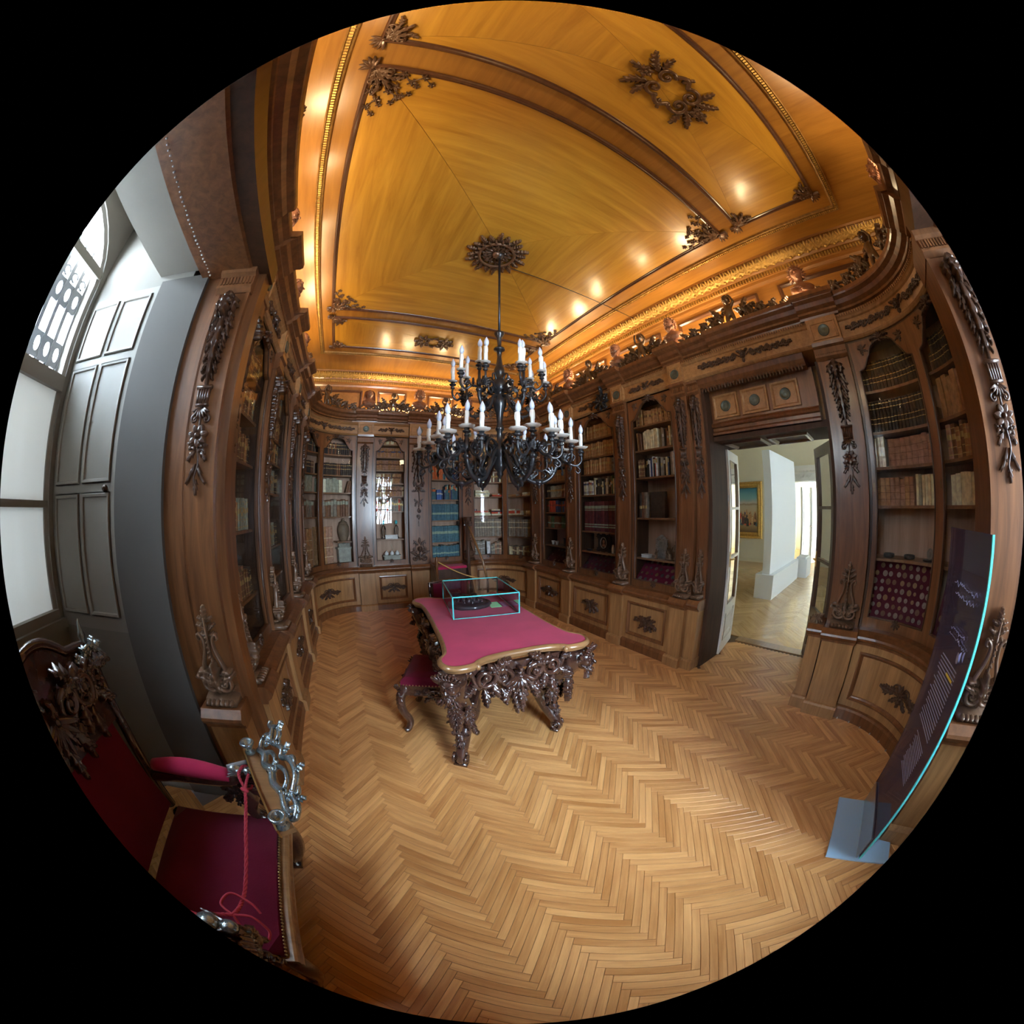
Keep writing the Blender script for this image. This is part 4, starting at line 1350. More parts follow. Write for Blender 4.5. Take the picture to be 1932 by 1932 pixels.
# ------------------------------------------------------------------ doorway: entablature, overdoor, soffit and leaves
t = thing('overdoor', 'carved wooden overdoor with three medals above the doorway', 'overdoor', (XR + .2, 1.0, 2.3))
F = FR.sub(YB - 1.66); w = 1.39
m = MB(); m.mould(F, 0, w, [(-.46, ZF0 - .005), (-.085, ZF0 - .005), (-.07, ZF0 + .006), (-.06, ZF0 + .018), (-.075, ZF0 + .026), (-.085, ZF0 + .03), (-.085, ZF1 - .03), (-.07, ZF1 - .022), (-.06, ZF1 - .008), (-.05, ZF1), (-.05, ZF1 + .025), (-.46, ZF1 + .025)])
build('frieze', m, 'oak_panel_across', t)
carve('frieze_carving', 'frieze_door', 'carved', F, w / 2, 2.945, -.083, t, 1, 1.1, 1.4)
m = MB(); m.mould(F, 0, w, cornice_prof()); m.mould(F, .38, w, cornice_prof(.035, .004)); build('cornice', m, 'walnut', t)
m = MB()
for k in range(58): m.bx(F, w * (k + .5) / 58 - .005, w * (k + .5) / 58 + .005, -.05, -.04, ZF1 + .002, ZF1 + .02)
o = build('fluting', m, 'walnut', t); o['kind'] = 'stuff'
m = MB(); m.mould(F, .13, w - .13, [(-.45, 2.74), (-.16, 2.74), (-.15, 2.76), (-.12, 2.79), (-.10, 2.84), (-.45, 2.84)]); build('inner_moulding', m, 'walnut', t)
m = MB()
for k in range(34): m.leaf(.15 + (w - .30) * (k + .5) / 34, 0, -90, .05, .014, .014, 0, 2, .4, 5)
mm = MB(); mm.add([F(p[0], -.155 + p[2], 2.755 + p[1]) for p in m.v], m.f); build('leaf_fringe', mm, 'carved', t, True)['kind'] = 'stuff'
m = MB(); m.bx(F, .10, w - .10, -.45, -.27, 2.26, 2.76); m.mould(F, .10, w - .10, [(-.27, 2.36), (-.245, 2.37), (-.235, 2.39), (-.25, 2.41), (-.27, 2.42)]); m.mould(F, .10, w - .10, [(-.27, 2.27), (-.25, 2.275), (-.25, 2.31), (-.27, 2.33)])
build('overdoor_board', m, 'walnut', t)
for k in range(3):
    u0 = .20 + k * .32
    m = MB(); m.bx(F, u0 + .03, u0 + .26, -.272, -.262, 2.47, 2.66); m.ring(F, u0, u0 + .29, 2.44, 2.69, [(0, -.27), (.006, -.25), (.022, -.25), (.036, -.262)]); p_ = build('overdoor_panel', m, 'oak_panel_across', t)
    me = ORN['medal']; q_ = place('medal', me, F.mat(u0 + .145, 2.565, -.262) @ Matrix.Scale(1.05, 4), t)
# door_1: casing and panelled soffit
t = bpy.data.objects.new('door_1', None); COL.objects.link(t); t['kind'] = 'structure'; t['_at'] = [0, 0, 0]
m = MB(); wbox(m, 2.90, 3.38, 1.49, 1.54, 0, 2.76); wbox(m, 2.93, 3.38, .275, .315, 0, 2.76); wbox(m, 3.0, 3.56, .30, 1.56, 2.23, 2.29)
build('casing', m, 'casing_wood', t)
for y0 in (.54, 1.02):
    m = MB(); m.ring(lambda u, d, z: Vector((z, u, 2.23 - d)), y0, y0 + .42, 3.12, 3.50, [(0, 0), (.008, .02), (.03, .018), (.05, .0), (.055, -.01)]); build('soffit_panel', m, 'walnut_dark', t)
def door_leaf_glazed(name, M, matn):
    """glazed double-door leaf, hinge at local x=0, leaf along +x, thickness along y"""
    t = bpy.data.objects.new(name, None); COL.objects.link(t); t['kind'] = 'structure'; t['_at'] = [0, 0, 0]
    t.matrix_basis = M
    Wd, Hd = .54, 2.19
    def L(u, d, z): return Vector((u, d, z))
    m = MB(); m.bx(L, 0, .075, -.02, .02, .01, Hd); m.bx(L, Wd - .075, Wd, -.02, .02, .01, Hd); m.bx(L, .075, Wd - .075, -.02, .02, .01, .14); m.bx(L, .075, Wd - .075, -.02, .02, .46, .56); m.bx(L, .075, Wd - .075, -.02, .02, Hd - .10, Hd)
    m.bx(L, .075, Wd - .075, -.02, .02, 1.05, 1.08); m.bx(L, .075, Wd - .075, -.02, .02, 1.57, 1.60)
    fr = build('leaf_frame', m, matn, t)
    m = MB(); m.bx(L, .07, Wd - .07, -.008, .008, .13, .47); build('leaf_panel', m, matn, t)
    for s in (-1, 1):
        m = MB(); m.ring(L, .10, Wd - .10, .17, .43, [(0, s * .008), (.008, s * .02), (.03, s * .016), (.04, s * .008)]); build('panel_moulding', m, matn, t)
    for z0, z1 in ((.56, 1.05), (1.08, 1.57), (1.60, Hd - .10)):
        m = MB(); m.add([L(.075, 0, z0), L(Wd - .075, 0, z0), L(Wd - .075, 0, z1), L(.075, 0, z1)], [(0, 1, 2, 3)]); build('pane', m, 'window_glass', t)
    m = MB()
    m.bx(L, Wd - .055, Wd - .025, -.024, .024, .98, 1.14)
    for s in (-1, 1): m.tube([L(Wd - .04, s * .02, 1.06), L(Wd - .04, s * .055, 1.06), L(Wd - .075, s * .06, 1.062), L(Wd - .135, s * .055, 1.052)], .008, 8)
    build('handle', m, 'brass', t, True)
    m = MB(); m.bx(L, Wd - .004, Wd + .002, -.012, .012, 1.02, 1.10); m.bx(L, Wd - .004, Wd + .002, -.012, .012, 1.66, 1.72); m.bx(L, Wd - .004, Wd + .002, -.01, .01, .86, .92); build('lock_plate', m, 'steel', t)
door_leaf_glazed('door_2', Matrix.Translation((3.80, 1.59, 0)) @ Matrix.Rotation(radians(191), 4, 'Z'), 'white_paint')
door_leaf_glazed('door_3', Matrix.Translation((3.41, .345, 0)) @ Matrix.Rotation(radians(28), 4, 'Z'), 'walnut_dark')
pilaster('dark pilaster at the left window opening, behind the near side of the armchair', FL.sub(.02), .20, medal=False, top=False)
# ------------------------------------------------------------------ windows, their niches, and what lies outside
def arch_pts(c, hw, z0, zs, rise, n=14):
    pts = [(c - hw, z0), (c - hw, zs)]
    pts += [(c - hw * cos(pi * k / n), zs + rise * sin(pi * k / n)) for k in range(1, n)]
    return pts + [(c + hw, zs), (c + hw, z0)]
def window(nr, P, c, hw, blinds):
    """arched casement in the plane P(s, depth, z): s across, depth into the room"""
    t = bpy.data.objects.new('window_%d' % nr, None); COL.objects.link(t); t['kind'] = 'structure'; t['_at'] = [0, 0, 0]
    z0, zm, zt, zs, rise = 1.07, 1.67, 2.31, 2.94, .42
    # wall round the arch
    o = arch_pts(c, hw, z0, zs, rise); n = len(o)
    box = [(c - hw - .45, z0)] + [(c - hw - .45, 3.75) if x < c - .01 else ((c + hw + .45, 3.75) if x > c + .01 else (c, 3.75)) for x, z in o[1:-1]] + [(c + hw + .45, z0)]
    m = MB(); vs = []; fs = []
    for (x, z), (bx_, bz) in zip(o, box): vs += [P(x, .02, z), P(bx_, .02, bz), P(x, -.20, z)]
    for i in range(n - 1):
        k = i * 3
        fs += [(k, k + 3, k + 4, k + 1), (k, k + 2, k + 5, k + 3)]
    m.add(vs, fs)
    m.bx(P, c - hw - .45, c + hw + .45, -.20, .02, 0, z0)
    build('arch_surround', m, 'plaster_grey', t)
    m = MB(); pts = [P(x, -.02, z) for x, z in o]
    m.tube(pts, .028, 6); m.bx(P, c - hw, c + hw, -.05, .03, z0, z0 + .05); m.bx(P, c - hw, c + hw, -.05, .02, zt - .04, zt + .045); m.bx(P, c - hw, c + hw, -.04, .01, zm - .018, zm + .018); m.bx(P, c - hw, c + hw, -.04, .01, 2.985, 3.045)
    m.bx(P, c - .022, c + .022, -.04, .01, z0, zs + rise - .01)
    build('window_frame', m, 'shutter_grey', t)
    m = MB(); m.bx(P, c - hw - .03, c + hw + .03, -.02, .06, z0 - .05, z0); build('sill', m, 'plaster_grey', t)
    for s in (-1, 1):
        a, b = (c - hw, c - .02) if s < 0 else (c + .02, c + hw)
        for q0, q1 in ((z0 + .05, zm - .018), (zm + .018, zt - .04)):
            m = MB(); m.add([P(a, -.03, q0), P(b, -.03, q0), P(b, -.03, q1), P(a, -.03, q1)], [(0, 1, 2, 3)]); build('pane', m, 'window_glass', t)
            if blinds:
                m = MB(); m.add([P(a + .004, -.02, q0), P(b - .004, -.02, q0), P(b - .004, -.02, q1), P(a + .004, -.02, q1)], [(0, 1, 2, 3)]); build('blind', m, 'blind_cloth', t)
        m = MB(); m.add([P(a, -.03, zt), P(b, -.03, zt), P(b, -.03, zs + .1), P(a, -.03, zs + .1)], [(0, 1, 2, 3)]); build('pane', m, 'window_glass', t)
    return t
def grille(label, P, c, hw):
    """wrought window guard: two pierced plates, bars, scroll row, spear tips"""
    t = thing('window_grille', label, 'grille', P(c, -.13, 2.4))
    d0, d1 = -.135, -.120
    for zc in (2.49, 2.83):
        m = MB(); n = max(6, int(2 * hw / .098)); cw = 2 * hw / n
        for k in range(n):
            x = c - hw + (k + .5) * cw
            R_ = 16; vs = []; fs = []
            for i in range(R_):
                q = 2 * pi * (i + .5) / R_
                ex, ez = .024 * cos(q), .042 * sin(q)
                s = 1 / max(abs(cos(q)) / (cw / 2), abs(sin(q)) / .072)
                for d in (d0, d1): vs += [P(x + ex, d, zc + ez), P(x + cos(q) * s, d, zc + sin(q) * s)]
            for i in range(R_):
                a, b = i * 4, ((i + 1) % R_) * 4
                fs += [(a, b, b + 1, a + 1), (a + 2, a + 3, b + 3, b + 2), (a, a + 2, b + 2, b)]
            m.add(vs, fs)
        build('pierced_plate', m, 'iron', t)
    n = int(2 * hw / .098)
    for k in range(n + 1):
        x = c - hw + 2 * hw * k / n
        m = MB(); m.bx(P, x - .017, x + .017, d0 - .006, d1 + .006, 1.05, 3.02)
        m.tube([P(x, -.128, 3.02), P(x, -.128, 3.06), P(x, -.128, 3.075), P(x, -.128, 3.10), P(x, -.128, 3.13), P(x, -.128, 3.19)], [.010, .012, .026, .010, .018, .002], 6)
        build('bar', m, 'iron', t)
    m = MB()
    for k in range(n):
        x = c - hw + 2 * hw * (k + .5) / n
        m.tube([P(x + .03 * cos(a), -.128, 2.95 + .03 * sin(a)) for a in [i * .5 for i in range(11)]], .008, 5)
        m.tube([P(x - .03, -.128, 2.33), P(x + .02, -.128, 2.36), P(x - .01, -.128, 2.385), P(x + .03, -.128, 2.41)], .012, 5)
    build('scroll_row', m, 'iron', t, True)['kind'] = 'stuff'
    return t
PLf = lambda s, d, z: Vector((-1.95 + d, s, z))
PNf = lambda s, d, z: Vector((s, -2.08 + d, z))
window(1, PLf, .90, .56, True)
window(2, PNf, 1.08, .52, False)
grille('iron window grille with pierced plates outside the left window', PLf, .90, .56)
grille('iron window grille outside the near window behind the camera', PNf, 1.08, .52)

# niche linings
def wallset(name, boxes, mat, parent=None):
    m = MB()
    for b in boxes: wbox(m, *b)
    o = build(name, m, mat, parent)
    return o if parent is not None else struct(o)
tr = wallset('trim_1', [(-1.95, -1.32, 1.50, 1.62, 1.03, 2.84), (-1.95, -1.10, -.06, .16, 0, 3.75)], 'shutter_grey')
for z0, z1 in ((1.10, 1.72), (1.76, 2.40), (2.44, 2.80)):
    for x0, x1 in ((-1.90, -1.64), (-1.62, -1.36)):
        m = MB(); m.ring(lambda u, d, z: Vector((u, 1.50 - d, z)), x0, x1, z0, z1, [(0, 0), (.006, -.0), (.010, .012), (.022, .010), (.026, .0)]); build('shutter_panel', m, 'shutter_grey', tr)
m = MB(); m.tube([Vector((-1.40, 1.50, 1.735)), Vector((-1.40, 1.48, 1.735))], .016, 10); m.tube([Vector((-1.40, 1.48, 1.735)), Vector((-1.40, 1.47, 1.735))], .008, 8); build('shutter_knob', m, 'walnut_dark', tr, True)
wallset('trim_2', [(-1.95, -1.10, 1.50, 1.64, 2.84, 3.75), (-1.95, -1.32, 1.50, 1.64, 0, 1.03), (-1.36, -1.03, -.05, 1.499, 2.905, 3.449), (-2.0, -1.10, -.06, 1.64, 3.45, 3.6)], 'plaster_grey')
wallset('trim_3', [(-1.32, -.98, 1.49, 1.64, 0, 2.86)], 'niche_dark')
wallset('trim_4', [(-1.02, -.62, 1.515, 1.62, 0, 2.86)], 'walnut')
wallset('trim_5', [(-1.02, -.60, .02, 1.62, 2.845, 2.96)], 'walnut_dark')
wallset('trim_6', [(-1.10, -.62, -.06, .02, 0, 2.96), (-1.06, -.62, -.9, -.06, 0, ZC), (-.62, .40, -1.2, -.76, 0, ZC)], 'walnut')
wallset('trim_7', [(.28, .42, -2.1, -1.1, 0, 3.6), (1.74, 1.86, -2.1, -1.1, 0, 3.6), (.28, 1.86, -2.1, -1.1, 3.5, 3.6)], 'plaster_grey')
wallset('trim_8', [(.40, 1.80, -1.1, -.70, 2.845, 2.96), (.28, .42, -1.2, -.76, 0, 2.86)], 'walnut_dark')
# curtain track chains under the soffits
for nm, p, q, lab in (('curtain_chain', (-.96, .15, 2.835), (-.96, 1.47, 2.835), 'bead chain of the curtain track in the left window soffit'), ('curtain_chain', (.45, -.98, 2.835), (1.70, -.98, 2.835), 'bead chain of the curtain track over the near window')):
    m = MB(); p, q = Vector(p), Vector(q)
    for k in range(46): m.ball(p.lerp(q, k / 45) + Vector((0, 0, -.004 * sin(k * 1.3))), .0065, 5, 4)
    tag(build(nm, m, 'steel', None, True), lab, 'chain')
def entab(label, F, w, key='frieze_door'):
    t = thing('window_cornice', label, 'cornice', F(w / 2, -.1, 2.9))
    m = MB(); m.mould(F, 0, w, [(-.40, ZF0 - .005), (-.085, ZF0 - .005), (-.07, ZF0 + .006), (-.06, ZF0 + .018), (-.075, ZF0 + .026), (-.085, ZF0 + .03), (-.085, ZF1 - .03), (-.07, ZF1 - .022), (-.06, ZF1 - .008), (-.05, ZF1), (-.05, ZF1 + .025), (-.40, ZF1 + .025)])
    build('frieze', m, 'walnut', t)
    carve('frieze_carving', key, 'carved', F, w / 2, 2.945, -.083, t, 1.1, 1.1, 1.4)
    m = MB(); m.mould(F, 0, w, cornice_prof()); m.mould(F, .3, w - .3, cornice_prof(.035, .004)); build('cornice', m, 'walnut', t)
entab('dark cornice with carved frieze over the left window', FL.sub(.02), 1.62)
entab('dark cornice with carved frieze over the near window', FN.sub(-1.84), 1.46)

# ------------------------------------------------------------------ the gallery beyond the doorway
GY0_, GY1_ = -2.7, 5.2
wallset('trim_9', [(3.40, 10.6, GY0_, GY1_, 4.0, 4.1)], 'gallery_wall')
wg = wallset('wall_gallery', [(9.8, 10.0, 2.30, GY1_, 0, 4.0), (9.8, 10.0, GY0_, .9, 0, 4.0), (9.8, 10.0, .9, 2.30, 2.25, 4.0), (3.40, 10.0, GY1_, GY1_ + .2, 0, 4.0), (3.38, 3.52, 1.72, GY1_, 0, 4.0), (3.38, 3.52, GY0_, .20, 0, 4.0), (3.38, 3.52, .20, 1.72, 2.30, 4.0),
    (3.40, 10.0, GY0_ - .2, GY0_, 0, .6), (3.40, 10.0, GY0_ - .2, GY0_, 3.2, 4.0), (3.40, 4.2, GY0_ - .2, GY0_, .6, 3.2), (5.6, 6.2, GY0_ - .2, GY0_, .6, 3.2), (7.6, 8.2, GY0_ - .2, GY0_, .6, 3.2), (9.5, 10.0, GY0_ - .2, GY0_, .6, 3.2)], 'gallery_wall')
for x0, x1 in ((4.2, 5.6), (6.2, 7.6), (8.2, 9.5)):
    m = MB(); m.add([Vector((x0, GY0_ - .1, .6)), Vector((x1, GY0_ - .1, .6)), Vector((x1, GY0_ - .1, 3.2)), Vector((x0, GY0_ - .1, 3.2))], [(0, 1, 2, 3)]); build('window_blind', m, 'gallery_dimmer', wg)  # unseen sheets added across the openings to dim the gallery
wallset('baseboard_gallery', [(9.77, 9.8, 2.40, GY1_, 0, .10)], 'gallery_wall')
m = MB(); m.add([Vector((10.0, -.9, 1.6)), Vector((13.5, -.9, 1.6)), Vector((13.5, -.9, 2.6)), Vector((10.0, -.9, 2.6))], [(0, 1, 2, 3)]); build('window_blind', m, 'gallery_dimmer', wg)  # unseen sheet added to cut the sky light in the room beyond
fg = wallset('floor_gallery', [(3.95, 10.6, GY0_, GY1_, -.05, 0.0)], 'gallery_floor')
wallset('floor_beyond', [(10.6, 14.0, 0, 4, -.05, 0)], 'gallery_floor')
wallset('wall_beyond', [(10.0, 13.7, -.82, -.8, 2.6, 4.0), (13.5, 13.7, -1, 5, 0, 4), (10.0, 13.7, 3.0, 3.2, 0, 4), (10.0, 13.7, -1, -.8, 0, 1.6), (10.0, 13.7, -1, 4, 3.9, 4.0)], 'gallery_wall')
gl = MB(); gco = []
for i in range(-3, 60):
    for j in range(-3, 6):
        for kind in (0, 1):
            p0, q0 = i + j * 8, i - j * 8
            cx_, cy_ = (p0 + (4 if kind == 0 else .5)), (q0 + (.5 if kind == 0 else 5))
            x = 4.0 + (cy_ + cx_) * .06 * .7071; y = 1.4 + (cx_ - cy_) * .06 * .7071
            if not (4.0 < x < 8.6 and -.3 < y < 3.4): continue
            M = Matrix.Translation((x, y, .001)) @ Matrix.Rotation(radians(45 if kind == 0 else -45), 4, 'Z') @ Matrix.Diagonal((.48 / PL, .06 / PW, .05, 1))
            gl.join(PM, M); og = (RN.uniform(0, 40), RN.uniform(0, 20), 0); gco += [(q[0] * 1.5 + og[0], q[1] * 1.7 + og[1], q[2]) for q in PM.v]
wood('parquet_gallery', (.40, .24, .095), (.66, .45, .22), 'X', 1.2, .22, .3, bump=.03, co='plank_co')
per_island_random(MATS['parquet_gallery'], .35)
o = build('planks', gl, 'parquet_gallery', fg); o['kind'] = 'stuff'; plank_coords(o, gco)
m = MB(); wbox(m, 3.80, 3.96, .50, 1.50, -.012, .004); tag(build('threshold_strip', m, 'table_edge'), 'pale wooden threshold strip across the doorway floor', 'threshold')
# free-standing white partition with a thick foot
t = thing('partition', 'free-standing white display partition on a thick white foot', 'partition', (7.0, 1.9, 0))
m = MB(); wbox(m, 5.95, 8.0, 1.80, 1.95, .40, 2.58); build('panel', m, 'partition_white', t)
m = MB(); wbox(m, 5.88, 8.05, 1.70, 2.06, 0, .43); build('foot', m, 'partition_white', t)
m = MB(); wbox(m, 8.15, 8.75, 1.50, 1.82, 0, .42); wbox(m, 8.2, 8.7, 1.55, 1.78, .42, .46); tag(build('plinth', m, 'partition_white'), 'low white plinth behind the white partition', 'plinth')
# history painting in a gilt frame
t = thing('painting', 'large history painting in a wide gilt frame on the gallery wall', 'painting', (9.78, 4.1, .68))
FG = Fr(9.79, 5.0, -90)
m = MB(); m.ring(FG, .0, 1.74, .68, 2.33, [(0, 0), (.0, .05), (.03, .09), (.07, .06), (.12, .08), (.17, .03), (.19, .012), (.19, 0)]); build('frame', m, 'gilt', t)
def paint_mat():
    m_, nt, b = _nt('painting_canvas')
    N, L = nt.nodes, nt.links
    g = N.new('ShaderNodeTexCoord'); sp = N.new('ShaderNodeSeparateXYZ'); L.new(g.outputs['Object'], sp.inputs[0])
    mr = N.new('ShaderNodeMapRange'); mr.inputs['From Min'].default_value = .17; mr.inputs['From Max'].default_value = 1.47
    nz = N.new('ShaderNodeTexNoise'); nz.inputs['Scale'].default_value = 3.2; nz.inputs['Detail'].default_value = 5; L.new(g.outputs['Object'], nz.inputs['Vector'])
    ma = N.new('ShaderNodeMath'); ma.operation = 'MULTIPLY_ADD'; ma.inputs[1].default_value = .16; L.new(nz.outputs['Fac'], ma.inputs[0]); L.new(sp.outputs['Z'], ma.inputs[2])
    L.new(ma.outputs[0], mr.inputs['Value'])
    r = N.new('ShaderNodeValToRGB'); L.new(mr.outputs[0], r.inputs['Fac'])
    stops = [(0, (.07, .035, .02)), (.20, (.30, .20, .10)), (.30, (.42, .31, .18)), (.55, (.52, .42, .27)), (.66, (.50, .42, .30)), (.70, (.30, .22, .14)), (.735, (.55, .50, .42)), (.82, (.22, .42, .46)), (1, (.06, .23, .30))]
    e = r.color_ramp.elements
    e[0].position, e[0].color = stops[0][0], (*stops[0][1], 1); e[1].position, e[1].color = stops[-1][0], (*stops[-1][1], 1)
    for p_, c_ in stops[1:-1]:
        q_ = e.new(p_); q_.color = (*c_, 1)
    L.new(r.outputs[0], b.inputs['Base Color']); b.inputs['Roughness'].default_value = .4
paint_mat()
m = MB(); m.bx(FG, .17, 1.57, 0, .02, .85, 2.16); build('canvas', m, 'painting_canvas', t)
crowd = MB()
RP = random.Random(5)
cols = ['book_maroon', 'book_navy', 'book_brown', 'book_cream', 'book_dark', 'book_tan', 'book_teal', 'book_red']
for k in range(74):
    u = .19 + RP.random() * 1.34; s = .8 + RP.random() * .5; z = 1.03 + RP.random() * .22; c = RP.randrange(8)
    d = .0205 + .0001 * k
    crowd.add([FG(u - .035 * s, d, z), FG(u + .035 * s, d, z), FG(u + .03 * s, d, z + .15 * s), FG(u + .012 * s, d, z + .19 * s), FG(u - .012 * s, d, z + .19 * s), FG(u - .03 * s, d, z + .15 * s)], [(0, 1, 2, 3, 4, 5)], c)
    crowd.add([FG(u + .015 * s * cos(a), d, z + .21 * s + .02 * s * sin(a)) for a in [i * 1.05 for i in range(6)]], [(0, 1, 2, 3, 4, 5)], 5)
build('painted_crowd', crowd, cols, t)['kind'] = 'stuff'
# white stucco door surround at the far end
t = thing('door_surround', 'white stucco door surround with carved frieze in the far gallery', 'door surround', (9.7, 1.7, 0))
FD = Fr(9.79, 2.36, -90)
m = MB()
for u in (0, 1.26): m.bx(FD, u, u + .16, 0, .10, 0, 2.24); m.bx(FD, u + .03, u + .13, .10, .12, .3, 2.1); m.bx(FD, u - .02, u + .18, 0, .13, 0, .14)
build('jamb', m, 'stucco', t)
m = MB(); m.mould(FD, -.06, 1.48, [(0, 2.24), (.10, 2.24), (.13, 2.27), (.12, 2.29), (.12, 2.46), (.15, 2.49), (.22, 2.53), (.25, 2.60), (.27, 2.66), (0, 2.66)])
for k in range(14): m.bx(FD, -.03 + .107 * k, .03 + .107 * k, .12, .21, 2.50, 2.58)
build('entablature', m, 'stucco', t)
m = MB()
for k in range(6):
    x = .12 + .235 * k
    m.scroll(x, 2.37, .05, 90 * k, 1.3, .012, .01, dr=1 if k % 2 else -1); m.leaf(x + .05, 2.37, 20, .10, .03, .02, 40, 3, .4, 7)
mm = MB(); mm.add([FD(p[0], .12 + p[2], p[1]) for p in m.v], m.f); build('frieze_relief', mm, 'stucco', t, True)
m = MB()
for u in (.02, 1.28): m.scroll(u + .06, 2.14, .05, 90, 1.2, .016, .02); m.leaf(u + .06, 2.12, -90, .14, .04, .03, 0, 4, .4, 7)
mm = MB(); mm.add([FD(p[0], .12 + p[2], p[1]) for p in m.v], m.f); build('console', mm, 'stucco', t, True)
for k, (x0, y0, x1, y1) in enumerate(((9.82, 2.02, 10.35, 1.86), (10.3, 1.80, 10.8, 1.62))):
    dx, dy = x1 - x0, y1 - y0; L_ = sqrt(dx * dx + dy * dy)
    FT = Fr(x0, y0, math.degrees(atan2(dy, dx)))
    t = bpy.data.objects.new('door_%d' % (4 + k), None); COL.objects.link(t); t['kind'] = 'structure'; t['_at'] = [0, 0, 0]
    m = MB(); m.bx(FT, 0, L_, -.03, .03, .01, 2.12); build('leaf', m, 'white_paint', t)
    m = MB(); m.ring(FT, .05, L_ - .05, .12, .8, [(0, .03), (.01, .045), (.03, .04), (.04, .03)]); m.ring(FT, .05, L_ - .05, .9, 2.0, [(0, .03), (.01, .045), (.03, .04), (.04, .03)]); build('panel_moulding', m, 'white_paint', t)
    m = MB(); m.tube([FT(L_ - .06, .03, 1.05), FT(L_ - .06, .08, 1.05), FT(L_ - .16, .08, 1.05)], .012, 6); build('handle', m, 'brass_dark', t)
# building across the street, seen through the grille
t = thing('building', 'pale house front across the street beyond the grille', 'building', (-13, 2, 0))
m = MB(); wbox(m, -13.4, -13, -6, 10, -8, 6.2); build('wall', m, 'facade', t)
for y in range(-5, 10, 2):
    for z in (1.0, 4.0):
        m = MB(); wbox(m, -13.0, -12.95, y, y + .9, z, z + 1.5); f = build('window', m, 'plaster_grey', t)
        m = MB(); wbox(m, -12.99, -12.93, y - .08, y + .98, z - .12, z); build('window_sill', m, 'white_paint', t); m = MB(); wbox(m, -12.99, -12.93, y - .08, y + .98, z + 1.5, z + 1.6); build('window_head', m, 'white_paint', t)
# ------------------------------------------------------------------ books
ORD = 'first second third fourth fifth sixth seventh eighth ninth tenth eleventh twelfth thirteenth fourteenth fifteenth sixteenth seventeenth eighteenth nineteenth twentieth twenty-first twenty-second twenty-third twenty-fourth twenty-fifth twenty-sixth twenty-seventh twenty-eighth twenty-ninth thirtieth thirty-first thirty-second thirty-third thirty-fourth thirty-fifth thirty-sixth'.split()
COLNAME = {'tan': 'tan leather', 'tan_b': 'light brown leather', 'brown': 'brown leather', 'brown_b': 'dark brown leather', 'dark': 'black leather', 'dark_b': 'blackish leather', 'rose': 'pinkish brown', 'cream': 'cream paper', 'cream_b': 'pale cream paper', 'white': 'white', 'maroon': 'maroon', 'maroon_b': 'maroon', 'teal': 'teal cloth', 'teal_b': 'pale teal cloth', 'navy': 'navy', 'green': 'dark green', 'greygreen': 'grey-green', 'grey': 'grey', 'greybrown': 'grey-brown', 'red': 'red', 'orange': 'orange', 'black': 'black', 'blue': 'blue'}
BR = random.Random(23)
BSTUFF = {}
NBOOK = [0]
def book_mb(G, w, h, dep, segs):
    """G(u, d, z) places it; segs = [(z0, z1, mat, proud)] up the spine; materials 0 cover, 1 band, 2 pages"""
    m = MB(); vs = []; fs = []; ms = []
    lv = []
    for z0, z1, mi, pr in segs: lv += [(z0, pr), (z1, pr)]
    for z, pr in lv:
        for u, d in ((0, -dep), (0, -.003), (w * .2, .003 + pr), (w * .8, .003 + pr), (w, -.003), (w, -dep)): vs.append(G(u, d, z))
    for i in range(len(lv) - 1):
        mi = segs[i // 2][2] if i % 2 == 0 else 0
        for k in range(5):
            a = i * 6 + k
            fs.append((a, a + 1, a + 7, a + 6)); ms.append(mi if 0 < k < 4 else 0)
    n = (len(lv) - 1) * 6
    fs.append((n, n + 1, n + 2, n + 3, n + 4, n + 5)); ms.append(2)
    fs.append((5, 4, 3, 2, 1, 0)); ms.append(0)
    m.add(vs, fs); m.m = ms
    return m
def segs_of(style, h):
    if style == 'gilt': z = [(.10, .13), (.32, .345), (.54, .70), (.86, .885)]
    elif style == 'gilt2': z = [(.50, .545), (.80, .845)]
    elif style == 'label': z = [(.52, .68)]
    elif style == 'label2': z = [(.13, .17), (.21, .25), (.70, .73), (.76, .86)]
    elif style == 'low': z = [(.36, .48)]
    elif style == 'top': z = [(.70, .92)]
    elif style == 'dots': z = [(.22, .235), (.46, .475), (.70, .715)]
    else: z = []
    out = []; p = 0.
    for a, b in z:
        out += [(p * h, a * h, 0, 0), (a * h, b * h, 1, .0015)]; p = b
    out.append((p * h, h, 0, 0))
    return out
def put_book(G, w, h, dep, col, style, bandmat, indiv, label, group):
    m = book_mb(G, w, h, dep, segs_of(style, h))
    mats = ['book_' + col, bandmat, 'pages']
    if indiv and NBOOK[0] < 300:
        NBOOK[0] += 1
        o = build('book', m, mats)
        tag(o, label, 'book', group)
    else:
        key = tuple(mats)
        S = BSTUFF
        b = S.setdefault('mb', MB()); ml = S.setdefault('mats', [])
        idx = []
        for q in mats:
            if q not in ml: ml.append(q)
            idx.append(ml.index(q))
        b.add(m.v, m.f); b.m[-len(m.f):] = [idx[i] for i in m.m]
